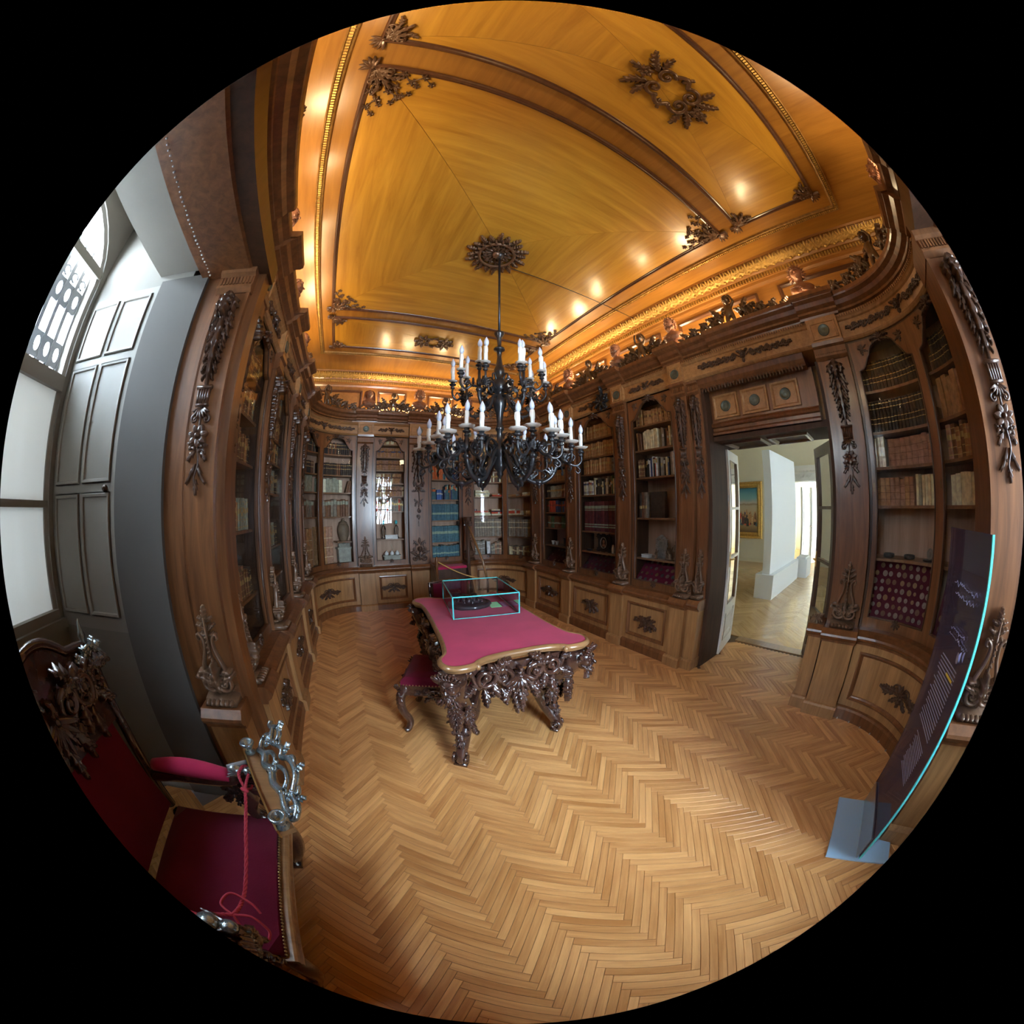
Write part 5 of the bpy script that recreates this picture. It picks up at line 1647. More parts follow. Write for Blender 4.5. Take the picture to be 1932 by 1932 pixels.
def row(F, u0, u1, z, h, wr, cols, style, band, where, indiv=True, dep=.17, lean=None, jit=.05, front=-.185, gap=0., run=1):
    """a row of upright books from u0 to u1; cols = palette (drawn at random, or in runs)"""
    u = u0; k = 0; c = BR.choice(cols); left = 0
    sc = F.R / (F.R - front) if F.curved else 1.
    while True:
        w_ = BR.uniform(*wr) * sc
        if u + w_ > u1: break
        if left <= 0: c = BR.choice(cols); left = BR.randint(1, run) if run > 1 else 1
        left -= 1
        hh = (h if not isinstance(h, tuple) else BR.uniform(*h)) * (1 + BR.uniform(-jit, jit) * (0 if isinstance(h, tuple) else 1))
        lz = 0
        if lean and u > lean[0]: lz = lean[1]
        uu = u
        fj = front + BR.uniform(-.008, .004)
        G = lambda a, d, zz, uu=uu, fj=fj, lz=lz: F(uu + a + zz * lz, fj + d, z + .001 + zz)
        st = style if not isinstance(style, (list, tuple)) else BR.choice(style)
        nm = ORD[k] if k < len(ORD) else 'last'
        put_book(G, w_ - .0012, hh, dep, c, st, band if isinstance(band, str) else BR.choice(band), indiv, '%s book, %s from left, %s' % (COLNAME[c], nm, where), 'books, ' + where)
        u += w_ + gap; k += 1
    return u
def lying(F, u0, z, items, where, indiv=True, front=-.19):
    """a lying pile: items = [(colour, thickness, length)] from below"""
    zz = z; k = 0
    for col, th, ln in items:
        G = lambda a, d, s, zz=zz: F(u0 + s, front + d, zz + a + .001)
        put_book(G, th, ln, .18, col, 'label' if k % 2 else 'plain', 'book_label_white', indiv, '%s book lying flat, %s up in %s' % (COLNAME[col], ORD[k], where), 'lying books, ' + where)
        zz += th; k += 1
F3, F2, F1 = FR.sub(YB - 2.51), FR.sub(YB - 3.50), FR.sub(YB - 4.40)
FA_, FBB = FB.sub(.33), FB.sub(1.28)
G3, G2, G1 = FL.sub(1.83), FL.sub(2.70), FL.sub(3.69)
# near right curved case (largest in the photograph)
for z, nm in ((2.44, 'top shelf'), (2.13, 'second shelf')):
    for a, b, half in ((.05, .50, 'left half'), (.60, 1.04, 'right half')):
        if half == 'right half' and z < 2.3: continue
        row(FNC, a, b, z, .12, (.030, .036), ['dark', 'dark_b'], 'gilt2', 'book_gilt', 'front row, %s, %s by the sign' % (nm, half), half == 'left half', jit=.01)
        row(FNC, a, b, z + .125, .12, (.030, .036), ['dark', 'dark_b'], 'gilt2', 'book_gilt', 'raised row, %s, %s by the sign' % (nm, half), half == 'left half', front=-.24, dep=.12, jit=.01)
        m = MB(); m.bx(FNC, a - .01, b + .01, -.40, -.215, z, z + .122, 4)
        tag(build('book_riser', m, 'shelf_wood'), 'wooden riser step behind the front row, %s, %s of curved case' % (nm, half), 'riser')
u = row(FNC, .045, .15, 1.875, .215, (.034, .040), ['cream', 'cream_b'], 'plain', 'book_gilt', 'third shelf, left half, case by the sign')
row(FNC, .155, .51, 1.875, (.185, .205), (.048, .060), ['rose'], 'dots', 'book_brown_b', 'after the cream books, case by the sign')
row(FNC, .045, .33, 1.60, .19, (.038, .05), ['rose', 'tan'], 'dots', 'book_brown_b', 'fourth shelf, left half, case by the sign')
row(FNC, .335, .51, 1.60, (.20, .215), (.026, .034), ['cream', 'cream_b', 'greygreen'], 'plain', 'book_gilt', 'fourth shelf by mullion, case by the sign')
row(FNC, .60, 1.00, 2.13, (.24, .27), (.045, .06), ['tan', 'rose', 'tan_b'], 'plain', 'book_gilt', 'second shelf, right half, case by the sign')
row(FNC, .60, 1.03, 1.875, (.18, .22), (.03, .05), ['tan_b', 'brown', 'rose'], 'gilt', 'book_gilt', 'third shelf, right half, case by the sign')
row(FNC, .60, .80, 1.60, .19, (.04, .055), ['cream', 'cream_b'], 'plain', 'book_gilt', 'fourth shelf, right half, case by the sign')
# bookcase beside the doorway
W3 = 'shelf of bookcase beside doorway'
row(F3, .05, .17, 2.53, (.19, .24), (.022, .034), ['brown_b', 'tan_b', 'dark_b'], 'gilt', 'book_gilt', 'top ' + W3)
row(F3, .18, .64, 2.53, .165, (.024, .03), ['tan', 'tan_b'], ['gilt', 'label'], ['book_gilt', 'book_brown_b'], 'right part, top ' + W3)
row(F3, .05, .14, 2.25, (.19, .22), (.018, .03), ['brown_b', 'tan_b', 'brown'], 'plain', 'book_gilt', 'left end, second ' + W3, lean=(0, -.05))
row(F3, .145, .40, 2.25, (.20, .235), (.012, .05), ['cream', 'tan', 'cream'], 'plain', 'book_gilt', 'second ' + W3)
row(F3, .405, .645, 2.25, (.16, .225), (.012, .028), ['white', 'grey', 'brown_b', 'tan', 'cream', 'black', 'greybrown'], ['plain', 'label'], 'book_label_white', 'right end, second ' + W3)
row(F3, .05, .15, 1.94, (.19, .22), (.018, .028), ['tan_b', 'brown'], 'gilt', 'book_gilt', 'left end, third ' + W3)
row(F3, .155, .44, 1.94, (.18, .23), (.014, .026), ['navy', 'white', 'black', 'black', 'red', 'grey', 'dark_b', 'white'], ['plain', 'label', 'top'], ['book_label_white', 'book_gilt'], 'middle, third ' + W3)
row(F3, .445, .645, 1.94, (.19, .27), (.014, .032), ['black', 'grey', 'cream', 'white', 'black', 'blue'], ['plain', 'top'], 'book_label_white', 'right end, third ' + W3, lean=(.52, -.06))
row(F3, .05, .17, 1.49, (.27, .30), (.028, .042), ['brown_b', 'dark_b', 'greybrown'], 'low', 'book_gilt', 'fourth ' + W3)
put_book(lambda a, d, z: F3(.19 + a, -.22 + d, 1.491 + z), .20, .285, .05, 'dark_b', 'plain', 'book_gilt', True, 'large dark volume standing face out on the fourth shelf beside the doorway', None)
# middle bookcase, door wall
W2_ = 'shelf of bookcase with maroon volumes'
row(F2, .05, .76, 2.52, .18, (.030, .038), ['tan', 'tan_b'], 'gilt', 'book_gilt', 'top ' + W2_)
row(F2, .05, .76, 2.28, .185, (.030, .038), ['tan', 'tan_b'], 'gilt', 'book_gilt', 'second ' + W2_)
row(F2, .05, .60, 2.06, .185, (.032, .04), ['tan', 'tan_b'], 'gilt', 'book_gilt', 'third ' + W2_)
row(F2, .605, .76, 2.06, .18, (.03, .04), ['greygreen', 'brown', 'greybrown'], 'label', 'book_brown_b', 'right end, third ' + W2_)
row(F2, .05, .27, 1.78, .185, (.024, .034), ['white', 'cream_b'], 'label2', ['book_label_red', 'book_navy'], 'fourth ' + W2_)
row(F2, .275, .745, 1.78, (.16, .24), (.02, .034), ['black', 'green', 'brown_b', 'teal', 'cream', 'grey', 'dark_b'], ['plain', 'label'], ['book_label_white', 'book_gilt'], 'right part, fourth ' + W2_)
row(F2, .05, .765, 1.30, .39, (.064, .070), ['maroon', 'maroon_b'], 'label2', 'book_label_green', 'fifth ' + W2_, dep=.2, jit=.005)
# far bookcase, door wall
W1_ = 'shelf of bookcase with two cups'
for z, nm, cs, st, bm, ii in ((2.52, 'top', ['tan'], 'gilt', 'book_gilt', False), (2.25, 'second', ['tan', 'tan_b'], 'gilt', 'book_gilt', False), (2.02, 'third', ['tan', 'tan_b'], 'gilt', 'book_gilt', False), (1.78, 'fourth', ['tan_b', 'brown', 'brown', 'greygreen', 'dark_b'], 'label', 'book_gilt', False), (1.55, 'fifth', ['tan_b', 'brown', 'red', 'navy', 'brown_b'], 'label', 'book_label_red', True), (1.31, 'sixth', ['brown', 'green', 'brown_b'], 'low', 'book_label_green', True)):
    row(F1, .05, .67, z, .175, (.028, .036), cs, st, bm, nm + ' ' + W1_, ii, run=4)
# far right curve
WR_ = 'of case behind the steps'
row(FRC, .05, .52, 2.58, .16, (.03, .04), ['tan', 'brown'], 'gilt', 'book_gilt', 'top shelf ' + WR_, False)
row(FRC, .58, 1.05, 2.58, .16, (.03, .04), ['tan', 'brown'], 'gilt', 'book_gilt', 'top shelf ' + WR_, False)
row(FRC, .05, .52, 2.34, .17, (.028, .04), ['tan_b', 'brown', 'cream'], 'gilt', 'book_gilt', 'second shelf ' + WR_, False)
row(FRC, .58, 1.05, 2.34, .17, (.028, .04), ['tan_b', 'brown', 'cream'], 'gilt', 'book_gilt', 'second shelf ' + WR_, False)
row(FRC, .05, .52, 2.10, .17, (.022, .034), ['cream', 'cream_b', 'brown_b', 'black'], 'label', 'book_gilt', 'third shelf ' + WR_, False)
row(FRC, .58, 1.05, 2.10, .17, (.022, .034), ['cream', 'tan', 'brown'], 'label', 'book_gilt', 'third shelf ' + WR_, False)
lying(FRC, .10, 1.84, [('cream', .035, .20), ('cream_b', .03, .21), ('cream', .028, .20), ('cream_b', .025, .19)], 'the cream pile, fourth shelf, ' + WR_[3:])
lying(FRC, .34, 1.84, [('red', .03, .17), ('tan', .018, .16)], 'the red pile, fourth shelf, ' + WR_[3:])
lying(FRC, .58, 1.84, [('tan_b', .03, .12)], 'the short pile, fourth shelf, ' + WR_[3:])
lying(FRC, .80, 1.84, [('cream', .03, .20), ('cream_b', .03, .18)], 'the right pile, fourth shelf, ' + WR_[3:])
lying(FRC, .06, 1.50, [('cream_b', .03, .26), ('cream', .025, .25), ('red', .028, .22), ('maroon', .035, .06)], 'the left pile, fifth shelf, ' + WR_[3:])
lying(FRC, .33, 1.50, [('cream_b', .03, .19), ('red', .03, .18), ('maroon', .025, .17), ('cream', .025, .12)], 'the middle pile, fifth shelf, ' + WR_[3:])
lying(FRC, .58, 1.50, [('cream', .03, .20), ('red', .05, .18), ('cream_b', .03, .10)], 'the mullion pile, fifth shelf, ' + WR_[3:])
lying(FRC, .86, 1.50, [('tan', .03, .18), ('cream', .03, .17), ('cream_b', .02, .15)], 'the right pile, fifth shelf, ' + WR_[3:])
row(FRC, .05, .525, 1.12, .315, (.042, .048), ['greybrown', 'grey', 'greybrown'], 'gilt2', 'book_cream', 'sixth shelf, left half ' + WR_, True, jit=.01, dep=.2, lean=(0, -.02))
row(FRC, .575, 1.05, 1.12, .305, (.042, .048), ['greybrown', 'grey'], 'gilt2', 'book_cream', 'sixth shelf, right half ' + WR_, True, jit=.01, dep=.2)
row(FRC, .05, .25, .76, .28, (.04, .05), ['grey'], 'gilt2', 'book_label_white', 'bottom, left half ' + WR_, True, dep=.2)
put_book(lambda a, d, z: FRC(.255 + a, -.18 + d, .761 + z), .05, .27, .2, 'white', 'plain', 'pages', True, 'white volume at the bottom of the curved case behind the steps', None)
row(FRC, .315, .525, .76, (.20, .28), (.03, .05), ['grey', 'greybrown', 'rose'], 'gilt2', 'book_cream', 'bottom beside the mullion ' + WR_, True, dep=.2)
row(FRC, .58, 1.05, .76, (.17, .19), (.022, .034), ['greybrown', 'cream', 'brown'], 'label', 'book_cream', 'bottom, right half ' + WR_, False)
# teal volumes
row(FBB, .05, .58, 2.48, .19, (.022, .03), ['teal', 'orange', 'navy'], 'label', 'book_label_green', 'top shelf of the teal bookcase', False, run=3)
row(FBB, .05, .58, 2.14, (.18, .24), (.022, .028), ['teal', 'teal_b', 'navy', 'brown', 'orange'], 'label', ['book_label_green', 'book_orange'], 'second shelf of the teal bookcase', False, run=3)
row(FBB, .05, .17, 1.79, .20, (.024, .028), ['teal_b'], 'top', 'book_orange', 'second row, orange labels, teal bookcase', False)
row(FBB, .175, .30, 1.79, .165, (.022, .024), ['navy', 'blue'], 'label', 'book_label_white', 'third shelf of the teal bookcase', True)
row(FBB, .31, .58, 1.79, (.17, .27), (.022, .028), ['teal', 'teal_b', 'navy', 'brown'], 'top', ['book_label_green', 'book_orange'], 'right part, third shelf, teal bookcase', True)
row(FBB, .05, .58, 1.43, .28, (.025, .028), ['teal', 'teal_b'], 'low', 'book_label_green', 'fourth shelf of the teal bookcase', True, jit=.015)
row(FBB, .05, .58, 1.05, .28, (.025, .028), ['teal', 'teal_b'], 'label', 'book_label_green', 'fifth shelf of the teal bookcase', False, jit=.02)
row(FBB, .05, .58, .765, .22, (.025, .028), ['teal', 'teal_b'], 'low', 'book_label_green', 'bottom of the teal bookcase', False, jit=.06)
# bookcase with glass bottles
WA_ = 'shelf of the bookcase with glass bottles'
row(FA_, .05, .56, 2.72, .10, (.022, .028), ['cream', 'tan'], 'plain', 'book_gilt', 'top ' + WA_, False)
row(FA_, .05, .56, 2.50, .155, (.020, .028), ['tan', 'tan_b', 'rose'], 'label', ['book_brown_b', 'book_navy'], 'second ' + WA_, False)
row(FA_, .05, .56, 2.28, .16, (.020, .028), ['tan', 'tan_b', 'rose'], 'gilt', 'book_brown_b', 'third ' + WA_, False)
row(FA_, .05, .48, 2.06, .16, (.022, .03), ['tan', 'cream', 'tan_b'], 'label', 'book_brown_b', 'fourth ' + WA_, False, lean=(.3, .25))
row(FA_, .05, .56, 1.85, .15, (.022, .034), ['rose', 'cream', 'tan'], 'label', 'book_brown_b', 'fifth ' + WA_, False)
row(FA_, .05, .56, 1.60, (.17, .22), (.022, .034), ['greygreen', 'brown', 'grey', 'cream', 'red'], 'label', 'book_gilt', 'sixth ' + WA_, False)
# far left curve
WL_ = 'of case with the urn'
for z, a, b in ((2.52, .06, .50), (2.52, .60, 1.05), (2.19, .06, .50), (2.19, .60, 1.05)):
    row(FLC, a, b, z, .19, (.028, .036), ['dark_b', 'brown_b', 'dark'], 'gilt2', 'book_gilt', 'dark row ' + WL_, False, jit=.02)
row(FLC, .08, .50, 1.91, (.22, .25), (.05, .085), ['greygreen', 'greygreen', 'cream'], 'plain', 'pages', 'third shelf, left half ' + WL_, True)
row(FLC, .60, .95, 1.91, (.20, .24), (.045, .075), ['greygreen', 'greygreen', 'cream_b'], 'plain', 'pages', 'third shelf, right half ' + WL_, True)
row(FLC, .96, 1.05, 1.91, .20, (.03, .04), ['brown', 'rose'], 'plain', 'pages', 'leaning end, third shelf ' + WL_, False, lean=(0, .2))
row(FLC, .06, .50, 1.53, (.25, .28), (.04, .06), ['brown', 'brown_b', 'greybrown'], 'top', 'book_greygreen', 'fourth shelf, left half ' + WL_, False)
row(FLC, .60, 1.03, 1.53, (.25, .28), (.04, .06), ['brown', 'brown_b', 'greybrown'], 'top', 'book_greygreen', 'fourth shelf, right half ' + WL_, False)
row(FLC, .14, .50, .76, .60, (.062, .07), ['rose', 'tan'], 'dots', 'book_cream', 'tall folios, left half ' + WL_, True, dep=.2, jit=.01)
row(FLC, .58, .80, .76, .62, (.058, .066), ['rose', 'tan'], 'dots', 'book_cream', 'tall folios, right half ' + WL_, True, dep=.2, jit=.01)
# window wall cases, seen at a glancing angle
for F, zs, w_ in ((G3, S3, .64), (G2, S2, .76), (G1, S1, .67)):
    for z in zs[:5]:
        row(F, .05, w_, z, (.17, .22), (.026, .045), ['tan', 'tan_b', 'brown', 'greygreen', 'dark_b'], 'gilt', 'book_gilt', 'window wall', False, run=6)
o = build('books', BSTUFF['mb'], BSTUFF['mats'])
tag(o, 'rows of smaller leather books filling the remaining shelves of all the bookcases', 'books', None, 'stuff')

# ------------------------------------------------------------------ medals on velvet boards
plain('medal_bronze', (.22, .14, .085), .36, .75, 0, .3, 60, .4, 200)
plain('medal_silver', (.33, .29, .245), .34, .8, 0, .25, 60, .4, 200)
plain('medal_gold', (.34, .235, .12), .3, .85, 0, .25, 60, .4, 200)
plain('medal_dark', (.09, .085, .08), .4, .7, 0, .3, 60, .4, 200)
md = MB(); md.lathe([(.96, 0), (1, .06), (1, .10), (.93, .13), (.90, .09), (.45, .10), (.40, .15), (.15, .19), (.0, .19)], 18)
MEDAL = {k: mesh_of('medal', md, k) for k in ('medal_bronze', 'medal_silver', 'medal_gold', 'medal_dark', 'verdigris')}
MNAME = {'medal_bronze': 'bronze', 'medal_silver': 'silver', 'medal_gold': 'gilt', 'medal_dark': 'blackened', 'verdigris': 'green-patinated'}
MR = random.Random(31)
def medal_board(label, F, u0, u1, zb, zt, db, dt, rows, cols, r, where, mats, col='velvet_board', drop=0., nu=1):
    """sloping velvet board from (db, zb) to (dt, zt) with rows of medals"""
    t = thing('medal_board', label, 'display board', F((u0 + u1) / 2, (db + dt) / 2, zb))
    m = MB(); m.mould(F, u0, u1, [(db, zb), (db, zb + .012), (dt, zt + .006), (dt - .008, zt), (db - .012, zb)], nu); build('velvet_panel', m, col, t)
    for i in range(rows):
        k = 0
        for j in range(cols):
            if MR.random() < drop: continue
            f = (i + .62) / (rows + .2)
            u = u0 + (u1 - u0) * (j + .5 + (.25 if i % 2 else -.05)) / (cols + .2) + MR.uniform(-.006, .006)
            z = zt + (zb - zt) * f; d = dt + (db - dt) * f
            M0 = F.mat(u, z + .010, d + .001)
            tilt = atan2(db - dt, zt - zb)
            rr = r * MR.uniform(.72, 1.25)
            mt = MR.choice(mats)
            M = M0 @ Matrix.Rotation(-tilt, 4, 'X') @ Matrix.Rotation(MR.uniform(0, 6), 4, 'Z') @ Matrix.Diagonal((rr, rr, .018, 1))
            o = place('medal', MEDAL[mt], M)
            tag(o, '%s medal, %s in %s row, %s' % (MNAME[mt], ORD[k], ORD[i], where), 'medal', 'medals, ' + where)
            k += 1
bz = ['medal_bronze', 'medal_bronze', 'medal_silver', 'medal_silver', 'medal_dark', 'medal_gold']
medal_board('burgundy medal board at the foot of the curved case, left half', FNC, .04, .53, .78, 1.19, -.17, -.26, 7, 10, .0185, 'left board of case by the sign', ['medal_silver', 'medal_bronze', 'medal_silver', 'medal_gold'], 'velvet_board', .04, 5)
medal_board('burgundy medal board at the foot of the curved case, right half', FNC, .57, 1.05, .78, 1.19, -.17, -.26, 6, 8, .0185, 'right board of case by the sign', ['medal_silver', 'medal_gold', 'medal_bronze'], 'velvet_board', .1, 5)
medal_board('crimson medal board at the foot of the bookcase beside the doorway', F3, .03, .65, .76, .99, -.15, -.37, 4, 8, .021, 'crimson board beside the doorway', ['medal_bronze', 'verdigris', 'medal_silver', 'medal_dark', 'medal_gold'], 'velvet_dark', .1)
medal_board('dark medal board below the oval miniature', F2, .03, .77, .76, .98, -.15, -.37, 4, 8, .020, 'dark board below the oval miniature', ['medal_dark', 'medal_bronze', 'verdigris', 'medal_dark'], 'velvet_board', .15)
medal_board('dark medal board below the two white cups', F1, .03, .68, .76, .98, -.15, -.37, 3, 7, .019, 'dark board below the white cups', ['medal_dark', 'medal_bronze'], 'velvet_board', .2)

# ------------------------------------------------------------------ small things on the shelves
def lathe_at(F, u, d, z, prof, n=18, fl=None):
    m = MB(); m.lathe(prof, n, Matrix.Translation(F(u, d, z)), 0, fl); return m
def single(name, m, mat, label, cat, smooth=True, group=None):
    return tag(build(name, m, mat, None, smooth), label, cat, group)
for u, nm in ((.14, 'left'), (.28, 'middle')):
    single('dish', lathe_at(FNC, u, -.26, 1.227, [(.0, .0), (.048, 0), (.050, .006), (.050, .026), (.044, .028), (.042, .012), (.0, .010)]), 'medal_dark', 'shallow dark metal dish, %s, above the burgundy medal board of the curved case' % nm, 'dish')
t = thing('medal_on_stand', 'round silver medal standing on a small dish in the curved case', 'medal', FNC(.42, -.26, 1.227))
build('dish', lathe_at(FNC, .42, -.25, 1.227, [(0, 0), (.05, 0), (.055, .008), (.05, .012), (0, .009)]), 'medal_dark', t, True)
place('disc', MEDAL['medal_silver'], FNC.mat(.42, 1.275, -.27) @ Matrix.Diagonal((.030, .040, .05, 1)), t)
# beside the doorway: plaque, box, figures
t = thing('silver_plaque', 'ornate silver plaque with an arched crest, standing beside small bronze figures', 'plaque', F3(.30, -.30, 1.04))
m = MB(); m.bx(F3, .235, .365, -.31, -.295, 1.045, 1.24); m.bx(F3, .22, .38, -.33, -.26, 1.04, 1.062); build('tablet', m, 'silver', t)
m = MB()
for k in range(9): m.leaf(-.062, .02 + .022 * k, 160, .024, .010, .01, 30, 2, .4, 5); m.leaf(.062, .02 + .022 * k, 20, .024, .010, .01, -30, 2, .4, 5)
m.shell(0, .20, .055, 90, 150, 7, .014); m.scroll(-.045, .205, .022, 0, 1.2, .006, .008); m.scroll(.045, .205, .022, 180, 1.2, .006, .008, dr=-1)
m.flower(0, .01, .03, 6, .014)
for k in range(6): m.bx(ID, -.04, .04, .06 + .022 * k, .066 + .022 * k, .001, .004)
mm = MB(); mm.add([F3(.30 + p[0], -.294 + p[2], 1.05 + p[1]) for p in m.v], m.f); build('relief', mm, 'silver', t, True)
m = MB(); m.bx(F3, .085, .185, -.26, -.19, 1.041, 1.075); m.bx(F3, .082, .188, -.263, -.187, 1.068, 1.078); single('small_box', m, 'porcelain', 'small white porcelain box left of the silver plaque', 'box', False)
def figurine(u, d, h, label):
    m = MB(); s = h / .12
    M = Matrix.Translation(F3(u, d, 1.041)) @ Matrix.Scale(s, 4)
    b = MB(); b.lathe([(.026, 0), (.028, .012), (.020, .016), (.022, .03), (.018, .055), (.013, .075), (.019, .088), (.016, .098), (.007, .103), (.006, .106), (.012, .112), (.012, .122), (.005, .130), (0, .131)], 10, None, 0, lambda q, r, hh: r * (1 + .14 * sin(3 * q + hh * 60)))
    b.tube([(-.018, 0, .09), (-.032, .0, .07), (-.018, -.02, .06)], .006, 5); b.tube([(.018, 0, .09), (.034, 0, .085), (.03, -.01, .11)], .006, 5)
    m.join(b, M)
    single('figurine', m, 'medal_bronze', label, 'figurine')
figurine(.29, -.20, .10, 'tiny bronze figurine in front of the silver plaque'); figurine(.42, -.24, .12, 'bronze figurine right of the silver plaque, the lower of two'); figurine(.465, -.22, .15, 'bronze figurine in the middle of the group beside the doorway'); figurine(.54, -.24, .20, 'tallest bronze figurine of the group beside the doorway')
m = MB(); m.ball(F3(.60, -.32, 1.14), .10, 10, 8, 0, (.5, .35, 1)); single('stone_fragment', m, 'stone_grey', 'pale rounded stone fragment behind the tallest bronze figurine', 'stone')
# oval miniature
t = thing('miniature_frame', 'black ornate frame with an oval portrait miniature, on the shelf of medals', 'picture frame', F2(.37, -.26, 1.03))
m = MB()
vs = []; fs = []
Rr = 28
for i in range(Rr):
    q = 2 * pi * (i + .5) / Rr; s = 1 / max(abs(cos(q)) / .12, abs(sin(q)) / .11)
    for r_, y in ((1, 0), (0, 0)):
        pass
    vs += [F2(.37 + cos(q) * s, -.26, 1.145 + sin(q) * s), F2(.37 + .055 * cos(q), -.25, 1.15 + .07 * sin(q)), F2(.37 + cos(q) * s, -.275, 1.145 + sin(q) * s)]
for i in range(Rr):
    a, b = i * 3, (i + 1) % Rr * 3
    fs += [(a, b, b + 1, a + 1), (a, a + 2, b + 2, b)]
m.add(vs, fs)
for cx_, cz_ in ((-.10, -.09), (.10, -.09), (-.10, .09), (.10, .09), (0, .11), (0, -.10)):
    b = MB(); b.flower(0, 0, .04, 6, .012); m.add([F2(.37 + cx_ + p[0], -.255 + p[2], 1.145 + cz_ + p[1]) for p in b.v], b.f)
build('frame', m, 'black_obj', t)
m = MB(); m.tube([F2(.37 + .056 * cos(2 * pi * k / 24), -.248, 1.15 + .071 * sin(2 * pi * k / 24)) for k in range(24)], .006, 6, closed=True); build('oval_rim', m, 'silver', t, True)
m = MB(); m.add([F2(.37 + .056 * cos(2 * pi * k / 20), -.254, 1.15 + .071 * sin(2 * pi * k / 20)) for k in range(20)], [tuple(range(20))]); build('portrait_ground', m, 'book_dark', t)
m = MB(); m.add([F2(.37 + .020 * cos(2 * pi * k / 10), -.252, 1.165 + .026 * sin(2 * pi * k / 10)) for k in range(10)], [tuple(range(10))]); m.add([F2(.37 + x, -.252, 1.15 + z) for x, z in ((-.034, -.05), (.034, -.05), (.02, -.012), (-.02, -.012))], [(0, 1, 2, 3)]); build('portrait', m, 'book_rose', t)['kind'] = 'stuff'
single('vial', lathe_at(F2, .56, -.24, 1.032, [(0, 0), (.018, 0), (.020, .03), (.020, .07), (.010, .09), (.012, .105), (0, .106)]), 'porcelain', 'small blue-white vial right of the oval miniature', 'vial')
m = MB(); m.bx(F2, .63, .74, -.26, -.245, 1.035, 1.19); m.ring(F2, .63, .74, 1.035, 1.19, [(0, -.245), (.005, -.235), (.018, -.235), (.022, -.243)]); single('framed_picture', m, 'black_obj', 'small dark picture frame at the right end of the miniature shelf', 'picture frame', False)
m = MB(); m.bx(F2, .10, .17, -.24, -.19, 1.031, 1.055); single('black_case', m, 'black_obj', 'low black case left of the oval miniature', 'case', False)
# two cups and a box
for u, nm in ((.13, 'left'), (.23, 'right')):
    single('cup', lathe_at(F1, u, -.24, 1.042, [(0, 0), (.016, 0), (.020, .006), (.030, .05), (.032, .06), (.028, .06), (.018, .01), (0, .008)]), 'porcelain', 'small white porcelain cup, the %s one of two on the far shelf' % nm, 'cup')
m = MB(); m.bx(F1, .46, .58, -.30, -.20, 1.042, 1.15); m.bx(F1, .455, .585, -.305, -.195, 1.15, 1.165); single('dark_casket', m, 'black_obj', 'square black casket on the shelf right of the white cups', 'casket', False)
# bottles, card and inkstand
for u, nm in ((.20, 'left'), (.42, 'right')):
    t = thing('glass_bottle', 'tall cut glass bottle with stopper, the %s of two on the glass shelf' % nm, 'bottle', FA_(u, -.26, 1.145))
    build('body', lathe_at(FA_, u, -.26, 1.145, [(0, 0), (.045, 0), (.05, .01), (.03, .04), (.036, .09), (.042, .15), (.030, .20), (.014, .22), (.016, .235), (.012, .235)], 12), 'case_glass', t, False)
    build('stopper', lathe_at(FA_, u, -.26, 1.382, [(0, 0), (.012, 0), (.024, .02), (.02, .05), (.006, .07), (0, .072)], 10), 'glass_edge', t, False)
m = MB(); m.bx(FA_, .22, .43, -.20, -.17, 1.143, 1.152); m.add([FA_(.22, -.17, 1.152), FA_(.43, -.17, 1.152), FA_(.43, -.20, 1.21), FA_(.22, -.20, 1.21)], [(0, 1, 2, 3)]); single('card', m, 'porcelain', 'white caption card in front of the two glass bottles', 'card', False)
t = thing('inkstand', 'pale green and white porcelain inkstand with three pots at the case foot', 'inkstand', FA_(.34, -.24, .765))
m = MB(); m.bx(FA_, .19, .46, -.30, -.19, .775, .85); m.bx(FA_, .17, .48, -.31, -.18, .85, .868); m.bx(FA_, .20, .23, -.28, -.2, .762, .775); m.bx(FA_, .42, .45, -.28, -.2, .762, .775); build('tray', m, 'stone_grey', t)
for u in (.235, .33, .42): build('pot', lathe_at(FA_, u, -.245, .868, [(0, 0), (.030, 0), (.036, .02), (.03, .045), (.012, .055), (.012, .07), (0, .072)], 14), 'porcelain', t, True)
m = MB(); m.tube([FA_(.36, -.24, .93), FA_(.31, -.22, 1.06)], [.003, .006], 5); build('quill', m, 'pages', t, True)
# urn and lantern
t = thing('urn', 'bulbous clay urn with a lid on the small shelf of the far left curved case', 'urn', FLC(.94, -.27, 1.13))
build('body', lathe_at(FLC, .94, -.27, 1.132, [(0, 0), (.062, 0), (.066, .012), (.085, .07), (.098, .14), (.10, .18), (.096, .23), (.075, .27), (.07, .275), (.0, .275)], 24, lambda q, r, h: r * (1 + .02 * sin(h * 190))), 'clay', t, True)
build('lid', lathe_at(FLC, .94, -.27, 1.408, [(.0, 0), (.074, 0), (.070, .02), (.045, .04), (.02, .05), (.024, .07), (.018, .085), (0, .09)], 20), 'clay', t, True)
t = thing('stone_shrine', 'small pale stone shrine with a gabled lid, foot of the curved case with the urn', 'shrine', FLC(.94, -.26, .765))
m = MB(); m.bx(FLC, .86, 1.02, -.33, -.22, .765, 1.0, 2); m.bx(FLC, .845, 1.035, -.34, -.205, 1.0, 1.03, 2); m.mould(FLC, .87, 1.01, [(-.33, 1.03), (-.215, 1.03), (-.25, 1.07), (-.27, 1.09), (-.30, 1.07)], 2); build('body', m, 'stone_grey', t)
m = MB(); m.tube([FLC(.94, -.27, 1.085), FLC(.96, -.26, 1.16), FLC(.985, -.25, 1.22)], [.016, .010, .004], 6); build('finial', m, 'stone_grey', t, True)
